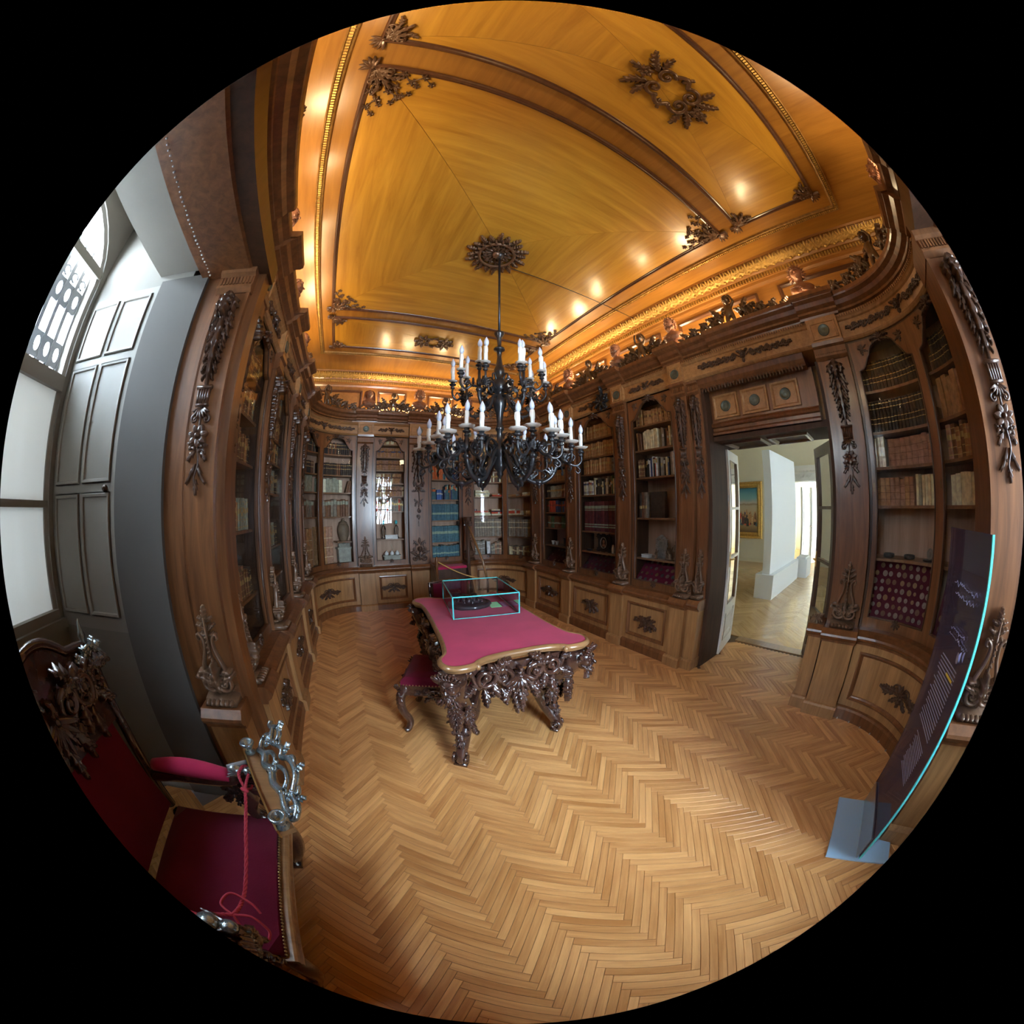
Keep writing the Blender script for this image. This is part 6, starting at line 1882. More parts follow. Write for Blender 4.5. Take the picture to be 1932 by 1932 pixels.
# ------------------------------------------------------------------ the carved writing table
TA = -5.0
TM = Matrix.Translation((.925, 2.235, 0)) @ Matrix.Rotation(radians(TA), 4, 'Z')
def TP(x, y, z): return TM @ Vector((x, y, z))
def tfr(x, y, a):
    p = TP(x, y, 0); return Fr(p.x, p.y, a + TA)
t = thing('writing_table', 'carved dark wooden table with a crimson velvet top under the chandelier', 'table', TP(0, 0, 0))
HX, HY = .475, .735
q_ = [(.0, -.665), (.10, -.668), (.20, -.685), (.26, -.715), (.285, -.742), (.345, -.757), (.41, -.752), (.455, -.72), (.475, -.665), (.470, -.61), (.445, -.57), (.425, -.53), (.41, -.42), (.402, -.25), (.400, -.08)]
half = q_ + [(x, -y) for x, y in q_[::-1]]
ctrl = half + [(-x, y) for x, y in half[::-1][1:-1]]
out = []
n_ = len(ctrl)
for i in range(n_):
    p0, p1, p2, p3 = [Vector(ctrl[(i + k - 1) % n_]) for k in range(4)]
    for k in range(3):
        s = k / 3
        out.append(.5 * ((2 * p1) + (p2 - p0) * s + (2 * p0 - 5 * p1 + 4 * p2 - p3) * s * s + (3 * p1 - p0 - 3 * p2 + p3) * s ** 3))
N_ = len(out)
def inset(o):
    r = []
    for i in range(N_):
        a = out[(i + 1) % N_] - out[i - 1]; a.normalize()
        r.append(out[i] + Vector((a.y, -a.x)) * (-o) if True else out[i])
    return r
test = inset(.02)
sgn = 1 if abs(test[0].y) < abs(out[0].y) else -1
def rings(prof):
    m = MB(); vs = []; fs = []
    for o, z in prof: vs += [TP(p.x, p.y, z) for p in inset(o * sgn)]
    for k in range(len(prof) - 1):
        for i in range(N_):
            j = (i + 1) % N_
            fs.append((k * N_ + i, k * N_ + j, k * N_ + N_ + j, k * N_ + N_ + i))
    m.add(vs, fs); return m
m = rings([(.027, .772), (.022, .779)]); m.add([TP(p.x, p.y, .779) for p in inset(.022 * sgn)], [tuple(range(N_))]); build('velvet_top', m, 'velvet', t)
m = rings([(.060, .722), (.030, .726), (.014, .734), (.010, .742), (.012, .748), (.0, .752), (-.006, .760), (-.004, .770), (.004, .778), (.012, .783), (.018, .783), (.024, .777)]); m.add([TP(p.x, p.y, .722) for p in inset(.060 * sgn)], [tuple(range(N_))]); build('edge_moulding', m, 'table_edge', t, True)
for sx, sy in ((-1, -1), (1, -1), (-1, 1), (1, 1)):
    for k in (0,):
        p = TP(.275 * sx, .738 * sy, .758); m = MB(); m.ball(p, .017, 8, 6, 0, (1, 1, 1.2)); build('edge_knot', m, 'table_edge', t, True)
for name, sx, sy in (('near left', -1, -1), ('near right', 1, -1), ('far left', -1, 1), ('far right', 1, 1)):
    bx_, by_ = .385 * sx, .64 * sy
    dirv = Vector((sx * .55, sy * .83, 0)); dirv.normalize()
    # S shaped scroll leg: path along (outward r, z)
    path = [(.03, .705, .078), (.035, .64, .082), (.01, .56, .070), (-.045, .48, .058), (-.095, .405, .054), (-.115, .34, .056), (-.10, .27, .054), (-.055, .20, .050), (-.01, .14, .046), (.03, .085, .040), (.055, .045, .034), (.05, .022, .028), (.02, .022, .022), (.005, .05, .018), (.025, .065, .014)]
    if sx > 0: path = [(r - .13 * min(1, (.705 - z) / .45), z, w_) for r, z, w_ in path]
    pts = [TP(bx_ + dirv.x * r, by_ + dirv.y * r, z) for r, z, w_ in path]
    m = MB(); m.tube(pts, [w_ for r, z, w_ in path], 10)
    # inner C scroll running to the stretcher
    p2 = [(-.06, .43, .034), (-.13, .46, .032), (-.19, .42, .030), (-.20, .35, .030), (-.16, .31, .026), (-.13, .33, .02), (-.145, .36, .016)]
    m.tube([TP(bx_ + dirv.x * r, by_ + dirv.y * r, z) for r, z, w_ in p2], [w_ for r, z, w_ in p2], 8)
    p3 = [(.02, .60, .03), (-.08, .63, .034), (-.17, .60, .032), (-.19, .54, .028), (-.15, .52, .022)]
    m.tube([TP(bx_ + dirv.x * r, by_ + dirv.y * r, z) for r, z, w_ in p3], [w_ for r, z, w_ in p3], 8)
    fo = .04 - (.13 if sx > 0 else 0)
    m.bx(lambda u, d, z: TP(bx_ + dirv.x * (fo + d) - dirv.y * u, by_ + dirv.y * (fo + d) + dirv.x * u, z), -.045, .045, -.03, .03, 0.001, .02)
    leg = build('leg', m, 'table_carved', t, True)
    ang = math.degrees(atan2(dirv.y, dirv.x)) + 90
    F = tfr(bx_, by_, ang)
    carve('mask', 'mask', 'table_carved', F, 0, .645, .075, leg, 1.05, 1.05, 1.05)
    q0 = .13 if sx > 0 else 0
    carve('flower_spray', 'spray', 'table_carved', F, 0, .47, .03 - q0 * .5, leg, 1.1, 1.1, 1.5)
    M = F.mat(0, .335, -.045 - q0 * .8) @ Matrix.Rotation(radians(-14), 4, 'X')
    place('acanthus', orn('key', 'table_carved'), M @ Matrix.Scale(1.1, 4), leg)
    place('lion_mask', orn('mask', 'table_carved'), F.mat(0, .205, -q0) @ Matrix.Rotation(radians(-18), 4, 'X') @ Matrix.Scale(.62, 4), leg)
    for s_ in (-1, 1):
        m = MB(); m.scroll(0, 0, .042, 90, 1.6, .012, 0, dr=-1); me = ORN.setdefault('volute', mesh_of('volute', m, 'table_carved'))
        M = F.mat(.036 * s_, .058, .045 - q0) @ Matrix.Rotation(radians(90 * s_), 4, 'Y')
        place('foot_volute', me, M, leg)
        M = F.mat(.05 * s_, .42, -.03 - q0 * .6) @ Matrix.Rotation(radians(60 * s_), 4, 'Y')
        place('acanthus', orn('spray', 'table_carved'), M @ Matrix.Scale(.95, 4), leg)
for x, y, a, L_ in ((0, -.655, 0, .30), (0, .655, 180, .30), (.39, 0, 90, .52), (-.39, 0, -90, .52)):
    F = tfr(x, y, a)
    m = MB(); m.bx(F, -L_, L_, -.035, -.005, .655, .705); build('apron_rail', m, 'table_carved', t)
    carve('carved_apron', 'apron', 'table_carved', F, 0, .615, .0, t, L_ / .25, 1.25 if L_ < .4 else 1.1, 1.4)
    M = F.mat(0, .53, .0)
    place('apron_drop', orn('spray', 'table_carved'), M @ Matrix.Scale(1.2, 4), t)
m = MB()
for sx, sy in ((-1, -1), (1, -1), (-1, 1), (1, 1)):
    m.vine([TP(.27 * sx, .50 * sy, .34), TP(.20 * sx, .40 * sy, .42), TP(.12 * sx, .26 * sy, .40), TP(.05 * sx, .12 * sy, .33), TP(0, 0, .36)], .040, .034, 0, 8, 5)
build('stretcher', m, 'table_carved', t, True)
m = MB(); m.lathe([(.0, .30), (.03, .31), (.05, .35), (.03, .38), (.06, .42), (.045, .46), (.02, .48), (.0, .52)], 12, Matrix.Translation(TP(0, 0, 0)), 0, lambda q, r, h: r * (1 + .1 * sin(6 * q))); build('stretcher_finial', m, 'table_carved', t, True)

# glass case on the table with the relief and two captions
CA = radians(-9)
CM = Matrix.Translation((1.005, 2.545, .782)) @ Matrix.Rotation(CA, 4, 'Z')
def CP(x, y, z): return CM @ Vector((x, y, z))
t = thing('glass_case', 'rectangular glass display case with bright blue-green edges on the velvet table', 'display case', CP(0, 0, 0))
hx, hy, hz = .262, .31, .172
c8 = [(-hx, -hy), (hx, -hy), (hx, hy), (-hx, hy)]
for k in range(4):
    a, b = c8[k], c8[(k + 1) % 4]
    m = MB(); m.add([CP(*a, 0), CP(*b, 0), CP(*b, hz), CP(*a, hz)], [(0, 1, 2, 3)]); build('glass_pane', m, 'case_glass', t)
    m = MB(); m.tube([CP(*a, 0), CP(*a, hz)], .0055, 4); build('glass_edge', m, 'glass_edge', t)
    m = MB(); m.tube([CP(*a, hz), CP(*b, hz)], .005, 4); build('glass_edge', m, 'glass_edge', t)
    m = MB(); m.tube([CP(*a, .003), CP(*b, .003)], .0028, 4); build('glass_edge', m, 'glass_edge', t)
m = MB(); m.add([CP(*p, hz) for p in c8], [(0, 1, 2, 3)]); build('glass_pane', m, 'case_glass', t)
t = thing('bronze_relief', 'dark oval bronze relief with a raised rim lying inside the glass case', 'relief', CP(-.06, .05, 0))
def ov(prof, n=36, bump=0.):
    m = MB(); vs = []; fs = []
    for r, z in prof:
        for i in range(n):
            q = 2 * pi * i / n
            rr = r * (1 + bump * sin(9 * q) + bump * .6 * sin(17 * q + 1))
            vs.append(CP(-.07 + .185 * rr * cos(q + .5), .03 + .145 * rr * sin(q + .5), z + (1 - r) * .012))
    for k in range(len(prof) - 1):
        for i in range(n):
            j = (i + 1) % n; fs.append((k * n + i, k * n + j, k * n + n + j, k * n + n + i))
    fs.append(tuple(range((len(prof) - 1) * n, len(prof) * n)))
    m.add(vs, fs); return m
build('plate', ov([(1.0, .001), (1.03, .012), (.99, .030), (.90, .036), (.84, .024), (.70, .030), (.40, .032), (.1, .03)], bump=.025), 'bronze', t, True)
m = MB(); b = MB(); b.join(CARVE['mount_b']); b.berries(0, 0, .09, 26)
m.add([CP(-.07 + p[0] * .9, .03 + p[1] * 1.2, .040 + p[2]) for p in b.v], b.f); build('figures', m, 'bronze', t, True)
for nm, x0, x1, y0, y1, mt, lab in (('caption_card', .09, .185, -.10, .06, 'label_green', 'bright green caption card lying in the glass case'), ('caption_card', .195, .255, -.10, .05, 'label_mauve', 'mauve caption card lying in the glass case')):
    m = MB(); m.bx(CP, x0, x1, y0, y1, .002, .004); t = tag(build(nm, m, mt), lab, 'card')
    ln = MB()
    for k in range(4): ln.bx(CP, x0 + .012, x1 - .012 - .01 * (k % 2), y1 - .03 - .03 * k, y1 - .033 - .03 * k, .004, .0044)
    o = build('printed_line', ln, 'book_grey', None); o.parent = t; o['kind'] = 'stuff'

# ------------------------------------------------------------------ chandelier
CX, CY = 1.10, 2.27
t = thing('chandelier', 'dark bronze two-tier chandelier with electric candles hanging over the table', 'chandelier', (CX, CY, 1.9))
T0 = Matrix.Translation((CX, CY, 0))
m = MB(); m.tube([(CX, CY, 4.06), (CX, CY, 3.05)], .011, 8); build('rod', m, 'bronze', t, True)
m = MB(); m.lathe([(.0, 4.075), (.05, 4.07), (.045, 4.04), (.02, 4.02), (0, 4.01)][::-1], 14, T0); build('ceiling_cap', m, 'bronze', t, True)
st = [(3.10, .046), (3.085, .042), (3.05, .022), (2.98, .017), (2.955, .020), (2.945, .046), (2.93, .048), (2.92, .022), (2.86, .018), (2.78, .030), (2.74, .046), (2.70, .042), (2.67, .026), (2.65, .05), (2.62, .062), (2.57, .062), (2.54, .046), (2.52, .026), (2.50, .045), (2.46, .058), (2.42, .052), (2.36, .030), (2.28, .020), (2.24, .034), (2.225, .034), (2.21, .022), (2.12, .024), (2.10, .046), (2.06, .058), (2.02, .052), (1.99, .034), (1.95, .050), (1.92, .046), (1.89, .022), (1.87, .026), (1.85, .014), (1.83, .0)]
m = MB(); m.lathe([(r, z) for z, r in st[::-1]], 18, T0); build('stem', m, 'bronze', t, True)
def mk_candle(h, bh, pan):
    c = MB(); c.lathe([(.0, 0), (.015, 0), (.0155, h * .6), (.0145, h), (.012, h + .004), (0, h + .004)], 12)
    for a, l in ((.5, .06), (2.6, .04), (4.4, .05)): c.tube([(.0155 * cos(a), .0155 * sin(a), h), (.0165 * cos(a), .0165 * sin(a), h - l * .5), (.0155 * cos(a), .0155 * sin(a), h - l)], [.002, .003, .0035], 5)
    b = MB(); b.lathe([(.0, h + .003), (.010, h + .004), (.018, h + .022), (.0195, h + .034), (.016, h + .052), (.008, h + .068), (.003, h + .080), (0, h + .082)], 12)
    if pan: d = MB(); d.lathe([(.0, .0), (.02, 0), (.045, .004), (.056, .013), (.058, .016), (.044, .008), (.02, .004), (0, .004)], 24, None, 0, lambda q, r, z: r * (1 + .06 * sin(8 * q) * (r / .058)))
    else: d = MB(); d.lathe([(.0, .0), (.018, 0), (.034, .006), (.036, .010), (.03, .008), (0, .004)], 20, None, 0, lambda q, r, z: r * (1 + .05 * sin(8 * q)))
    s = MB(); s.lathe([(.0, -.062), (.012, -.062), (.020, -.052), (.011, -.042), (.014, -.036), (.026, -.030), (.030, -.022), (.022, -.018), (.016, -.012), (.020, -.002), (.0, -.001)], 14)
    return [mesh_of('candle', c, 'candle'), mesh_of('bulb', b, 'bulb_glass'), mesh_of('drip_pan', d, 'frosted' if pan else 'frosted'), mesh_of('socket', s, 'bronze')]
CAND_L, CAND_U = mk_candle(.118, .08, True), mk_candle(.135, .08, False)
def mk_arm(lower):
    m = MB()
    if lower:
        m.vine([(.04, 0, 2.07), (.10, 0, 2.02), (.15, 0, 1.92), (.21, 0, 1.835), (.30, 0, 1.805), (.385, 0, 1.84), (.43, 0, 1.91), (.44, 0, 1.965)], .017, .015, 0, 8, 5)
        m.vine([(.06, 0, 2.0), (.12, 0, 1.93), (.18, 0, 1.865), (.25, 0, 1.85), (.29, 0, 1.875), (.275, 0, 1.90), (.26, 0, 1.885)], .011, .008, 0, 6, 4)
        m.vine([(.05, 0, 2.10), (.12, 0, 2.13), (.18, 0, 2.10), (.19, 0, 2.03), (.15, 0, 2.0), (.125, 0, 2.04), (.15, 0, 2.07)], .012, .008, 0, 6, 5)
        m.lathe([(.0, 1.93), (.022, 1.94), (.030, 1.96), (.016, 1.975), (.020, 2.0), (.026, 2.03), (.014, 2.05), (.014, 2.09), (0, 2.09)], 10, Matrix.Translation((.44, 0, 0)))
        m.lathe([(.0, 1.755), (.008, 1.765), (.014, 1.785), (.018, 1.80), (0, 1.81)], 8, Matrix.Translation((.30, 0, 0)))
        m.tube([(.275, 0, 1.807), (.325, 0, 1.812)], .024, 8)
        ends = [(.64, 0, 2.075), (.525, .175, 2.085), (.525, -.175, 2.085), (.44, 0, 2.15)]
        for ex, ey, ez in ends[:3]:
            dx, dy = ex - .44, ey
            m.vine([(.44, 0, 1.985), (.44 + dx * .25, dy * .25, 2.0), (.44 + dx * .5, dy * .5, 1.955), (.44 + dx * .8, dy * .8, 1.94), (ex, ey, 1.975), (ex, ey, ez - .055)], .012, .009, 0, 7, 5)
            m.vine([(.44 + dx * .3, dy * .3, 1.99), (.44 + dx * .55, dy * .55, 2.035), (.44 + dx * .75, dy * .75, 2.01), (.44 + dx * .65, dy * .65, 1.975)], .008, .006, 0, 6, 4)
            m.vine([(.44 + dx * .75, dy * .75, 1.945), (.44 + dx * .95, dy * .95, 1.905), (.44 + dx * .85, dy * .85, 1.88), (.44 + dx * .75, dy * .75, 1.90)], .008, .006, 0, 6, 4)
        L = MB()
        for k in range(4): L.leaf(0, 0, 50 + 25 * k, .07, .02, .015, 30, 3, .5, 6)
        for x, z, a in ((.20, 1.84, 0), (.40, 1.86, 60), (.10, 2.05, 120), (.44, 2.02, 90), (.16, 2.08, 30), (.48, 1.98, 20)):
            M = Matrix.Translation((x, 0, z)) @ Matrix.Rotation(radians(90), 4, 'X') @ Matrix.Rotation(radians(a - 60), 4, 'Z'); m.join(L, M)
        for x, y, a in ((.46, .05, 30), (.46, -.05, -30), (.44, 0, 180)):
            M = Matrix.Translation((x, y, 2.02)) @ Matrix.Rotation(radians(a), 4, 'Z') @ Matrix.Rotation(radians(90), 4, 'Y'); m.join(L, M)
    else:
        m.vine([(.04, 0, 2.60), (.09, 0, 2.58), (.13, 0, 2.50), (.18, 0, 2.455), (.24, 0, 2.465), (.275, 0, 2.52), (.28, 0, 2.575)], .014, .012, 0, 8, 5)
        m.vine([(.05, 0, 2.66), (.10, 0, 2.70), (.15, 0, 2.68), (.155, 0, 2.62), (.12, 0, 2.60), (.105, 0, 2.635), (.125, 0, 2.65)], .010, .007, 0, 6, 5)
        m.vine([(.04, 0, 2.72), (.07, 0, 2.78), (.10, 0, 2.77), (.10, 0, 2.73)], .009, .006, 0, 6, 4)
        m.lathe([(.0, 2.55), (.018, 2.56), (.026, 2.58), (.013, 2.60), (.020, 2.62), (.022, 2.65), (.012, 2.67), (.012, 2.73), (0, 2.73)], 10, Matrix.Translation((.28, 0, 0)))
        m.lathe([(.0, 2.425), (.007, 2.432), (.012, 2.45), (0, 2.46)], 8, Matrix.Translation((.20, 0, 0)))
        ends = [(.28, 0, 2.80), (.36, .11, 2.735), (.36, -.11, 2.735)]
        for ex, ey, ez in ends[1:]:
            dx, dy = ex - .28, ey
            m.vine([(.28, 0, 2.60), (.28 + dx * .4, dy * .4, 2.61), (.28 + dx * .7, dy * .7, 2.585), (ex, ey, 2.625), (ex, ey, ez - .055)], .010, .008, 0, 7, 5)
            m.vine([(.28 + dx * .4, dy * .4, 2.61), (.28 + dx * .65, dy * .65, 2.65), (.28 + dx * .8, dy * .8, 2.62)], .007, .005, 0, 6, 4)
        L = MB()
        for k in range(4): L.leaf(0, 0, 50 + 25 * k, .055, .016, .012, 30, 3, .5, 6)
        for x, z, a in ((.14, 2.48, 0), (.26, 2.50, 60), (.10, 2.64, 120), (.28, 2.63, 90), (.13, 2.66, 30)):
            M = Matrix.Translation((x, 0, z)) @ Matrix.Rotation(radians(90), 4, 'X') @ Matrix.Rotation(radians(a - 60), 4, 'Z'); m.join(L, M)
        for y, a in ((.04, 40), (-.04, -40)):
            M = Matrix.Translation((.30, y, 2.62)) @ Matrix.Rotation(radians(a), 4, 'Z') @ Matrix.Rotation(radians(90), 4, 'Y'); m.join(L, M)
    return m, ends
a0 = 180 + math.degrees(atan2(2.27, 1.10))
for lower, n, name, cs, ph in ((True, 6, 'lower_arm', CAND_L, 30), (False, 5, 'upper_arm', CAND_U, 40)):
    am, ends = mk_arm(lower)
    me = mesh_of(name, am, 'bronze')
    for k in range(n):
        R_ = T0 @ Matrix.Rotation(radians(a0 + ph + 360 * k / n), 4, 'Z')
        R_ = R_ @ Matrix.Translation((0, 0, 0 if lower else -.10))
        arm = place(name, me, R_, t)
        arm['_at'] = t['_at']
        inv = (Matrix.Translation(-Vector(t['_at'])) @ R_).inverted()
        for i, (ex, ey, ez) in enumerate(ends):
            for nm, mm_ in zip(('candle', 'bulb', 'drip_pan', 'socket'), cs):
                o = bpy.data.objects.new(nm, mm_); COL.objects.link(o); o.parent = arm
                o.matrix_basis = Matrix.Translation((ex, ey, ez)) @ Matrix.Rotation(RN.uniform(-.03, .03), 4, 'X') @ Matrix.Rotation(RN.uniform(-.03, .03), 4, 'Y')

# ------------------------------------------------------------------ stool at the table, chair at its far end
def cabriole(m, x, y, dx, dy, z1, mp):
    m.vine([mp(x, y, z1), mp(x + dx * .5, y + dy * .5, z1 - .08), mp(x + dx * .45, y + dy * .45, z1 - .2), mp(x + dx * .1, y + dy * .1, .10), mp(x + dx * .3, y + dy * .3, .03), mp(x + dx * .55, y + dy * .55, .022)], .038, .020, 0, 8, 4)
SM = Matrix.Translation((.53, 2.16, 0)) @ Matrix.Rotation(radians(-24), 4, 'Z')
def SP(x, y, z): return SM @ Vector((x, y, z))
t = thing('stool', 'low carved stool with a red velvet seat tucked under the left of the table', 'stool', SP(0, 0, 0))
m = MB(); vs = []
for k, (o, z) in enumerate(((0, .42), (.005, .455), (.03, .475), (.10, .488))):
    for x, y in ((-1, -1), (0, -1), (1, -1), (1, 0), (1, 1), (0, 1), (-1, 1), (-1, 0)): vs.append(SP(x * (.25 - o), y * (.22 - o), z))
fs = [(k * 8 + i, k * 8 + (i + 1) % 8, k * 8 + 8 + (i + 1) % 8, k * 8 + 8 + i) for k in range(3) for i in range(8)] + [tuple(range(24, 32))]
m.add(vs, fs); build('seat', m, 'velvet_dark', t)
m = MB()
for a, b in (((-.25, -.22), (.25, -.22)), ((.25, -.22), (.25, .22)), ((.25, .22), (-.25, .22)), ((-.25, .22), (-.25, -.22))):
    for k in range(22): m.ball(SP(a[0] + (b[0] - a[0]) * k / 22, a[1] + (b[1] - a[1]) * k / 22, .425), .006, 5, 3)
build('nail_trim', m, 'nail', t, True)['kind'] = 'stuff'
for a, x, y in ((0, 0, -.22), (90, .25, 0), (180, 0, .22), (-90, -.25, 0)):
    p = SP(x, y, 0); F = Fr(p.x, p.y, a - 24)
    m = MB(); m.bx(F, -.23, .23, -.03, .0, .34, .42); build('seat_rail', m, 'table_carved', t)
    carve('carved_rail', 'mount_b', 'table_carved', F, 0, .36, .0, t, 1.3, .9, 1.3)
for sx in (-1, 1):
    for sy in (-1, 1):
        m = MB(); cabriole(m, .215 * sx, .185 * sy, .09 * sx, .08 * sy, .40, SP)
        b = MB(); b.leaf(0, .0, -90, .14, .04, .03, 0, 4, .3, 8); b.shell(0, .02, .045, 90, 140, 5, .02)
        p = SP(.245 * sx, .215 * sy, 0); F = Fr(p.x, p.y, math.degrees(atan2(sy, sx)) + 90 - 24)
        m.add([F(q[0], q[2] + .02, .37 + q[1]) for q in b.v], b.f)
        build('leg', m, 'table_carved', t, True)
SM2 = Matrix.Translation((1.10, 3.42, 0)) @ Matrix.Rotation(radians(4), 4, 'Z')
def SQ(x, y, z): return SM2 @ Vector((x, y, z))
t = thing('side_chair', 'dark chair with a red velvet back standing at the far end of the table', 'chair', SQ(0, 0, 0))
m = MB(); m.bx(SQ, -.23, .23, -.2, .2, .42, .48); build('seat', m, 'velvet_dark', t)
m = MB(); m.bx(SQ, -.25, .25, -.22, .22, .36, .42); build('seat_rail', m, 'table_carved', t)
m = MB(); m.bx(SQ, -.21, .21, .20, .25, .50, .765); build('backrest', m, 'velvet_dark', t)
m = MB(); m.tube([SQ(-.23, .23, .40), SQ(-.24, .25, .77), SQ(-.1, .26, .785), SQ(.1, .26, .785), SQ(.24, .25, .77), SQ(.23, .23, .40)], .018, 8); build('back_frame', m, 'table_carved', t, True)
for sx in (-1, 1):
    for sy in (-1, 1):
        m = MB(); cabriole(m, .21 * sx, .18 * sy, .05 * sx, .05 * sy, .38, SQ); build('leg', m, 'table_carved', t, True)

# ------------------------------------------------------------------ library steps by the back wall
t = thing('library_steps', 'wooden library steps with red treads, tall post, handrail and gold rope', 'library steps', (1.55, 5.02, 0))
def I(u, d, z): return Vector((u, d, z))
for k, (z, y0) in enumerate(((.24, 4.74), (.46, 4.86), (.70, 4.98))):
    m = MB(); m.bx(I, 1.27, 1.80, y0, y0 + .22, z - .035, z); build('tread', m, 'walnut_dark', t)
    m = MB(); m.bx(I, 1.285, 1.785, y0 + .004, y0 + .22, z, z + .008); m.bx(I, 1.285, 1.785, y0 - .004, y0, z - .03, z + .008); build('tread_carpet', m, 'velvet', t)
    m = MB(); m.bx(I, 1.28, 1.79, y0 + .03, y0 + .05, z - .20, z - .035); build('riser', m, 'walnut_dark', t)
for x in (1.25, 1.81):
    m = MB(); m.add([I(x + dx, y, z) for dx in (-.014, .014) for y, z in ((4.70, 0), (5.22, 0), (5.22, .74), (4.98, .74), (4.70, .26))], [(0, 1, 2, 3, 4), (9, 8, 7, 6, 5), (0, 5, 6, 1), (1, 6, 7, 2), (2, 7, 8, 3), (3, 8, 9, 4), (4, 9, 5, 0)]); build('side_panel', m, 'walnut_dark', t)
m = MB(); m.lathe([(.045, 0), (.045, .1), (.03, .14), (.034, .5), (.030, .9), (.028, 1.32), (.04, 1.34), (.030, 1.36), (.055, 1.42), (.068, 1.46), (.07, 1.49), (0, 1.49)], 12, Matrix.Translation((1.86, 5.08, 0)), 0, lambda q, r, h: r * (1 + .04 * sin(6 * q))); build('post', m, 'walnut_dark', t, True)
m = MB()
for k in range(8):
    b = MB(); b.leaf(0, 0, -90, .10, .022, .03, 0, 3, .4, 6)
    F = Fr(1.86 + .04 * sin(k * .785), 5.08 - .04 * cos(k * .785), 45 * k); m.add([F(q[0], q[2], 1.44 + q[1]) for q in b.v], b.f)
build('post_capital', m, 'carved', t, True)
m = MB(); m.tube([I(1.86, 5.06, 1.36), I(2.00, 4.80, .78), I(2.03, 4.74, .52)], [.018, .019, .02], 8); build('handrail', m, 'table_edge', t, True)
m = MB(); m.lathe([(.02, 0), (.02, .70), (.026, .72), (.018, .74), (.018, .80), (.026, .82), (.014, .86), (0, .87)], 10, Matrix.Translation((2.04, 4.72, 0)) @ Matrix.Scale(.62, 4, (0, 0, 1))); build('newel', m, 'walnut_dark', t, True)
m = MB(); m.lathe([(.022, 0), (.022, .72), (.030, .74), (.018, .77), (.024, .80), (.028, .83), (.012, .88), (0, .89)], 10, Matrix.Translation((1.27, 4.92, 0))); build('newel', m, 'walnut', t, True)
m = MB(); P0, P1 = Vector((1.27, 4.92, .82)), Vector((2.02, 4.73, .50))
m.tube([P0.lerp(P1, k / 16) + Vector((0, 0, -.05 * sin(pi * k / 16))) for k in range(17)], .009, 6); build('rope', m, 'gold_rope', t, True)

# ------------------------------------------------------------------ armchair by the left window with reading rest and cord
t = thing('armchair', 'big carved armchair with red velvet seat, padded arms and a tall back by the window', 'armchair', (-.76, .66, 0))
m = MB(); vs = []; nU, nV = 10, 8
for i in range(nU + 1):
    for j in range(nV + 1):
        x = -1.02 + .50 * i / nU; y = .345 + .63 * j / nV
        e = min(1, min(i, nU - i) / 1.6) * min(1, min(j, nV - j) / 1.6)
        vs.append((x, y, .435 + .035 * min(1, e) + .012 * sin(pi * i / nU) * sin(pi * j / nV)))
fs = [(i * (nV + 1) + j, (i + 1) * (nV + 1) + j, (i + 1) * (nV + 1) + j + 1, i * (nV + 1) + j + 1) for i in range(nU) for j in range(nV)]
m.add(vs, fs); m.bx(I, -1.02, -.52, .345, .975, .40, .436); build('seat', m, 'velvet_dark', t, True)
m = MB()
for k in range(46): m.ball((-.515, .35 + .0138 * k, .425), .0055, 5, 3)
build('nail_trim', m, 'nail', t, True)['kind'] = 'stuff'
m = MB(); m.bx(I, -.53, -.495, .33, .99, .335, .415); m.bx(I, -1.05, -.53, .33, .36, .335, .415); m.bx(I, -1.05, -.53, .96, .99, .335, .415)
m.mould(Fr(-.495, .33, 90), 0, .66, [(0, .36), (.012, .365), (.014, .38), (.006, .39), (.012, .40), (.010, .412), (0, .415)]); build('seat_rail', m, 'table_edge', t)
for x, y, nm in ((-.54, .955, 'f'), (-.54, .365, 'n'), (-1.02, .955, 'b'), (-1.02, .365, 'c')):
    m = MB(); s = 1 if y > .6 else -1
    if x > -.8:
        m.vine([(x, y, .40), (x + .03, y + .03 * s, .30), (x + .01, y + .03 * s, .18), (x - .045, y + .045 * s, .07), (x - .07, y + .06 * s, .03)], .040, .026, 0, 8, 4)
        m.bx(I, x - .115, x - .035, y + .02 * s, y + .10 * s, .001, .035)
    else:
        m.vine([(x, y, .42), (x - .02, y, .2), (x - .05, y, .02)], .03, .022, 0, 8, 4)
    build('leg', m, 'table_carved', t, True)
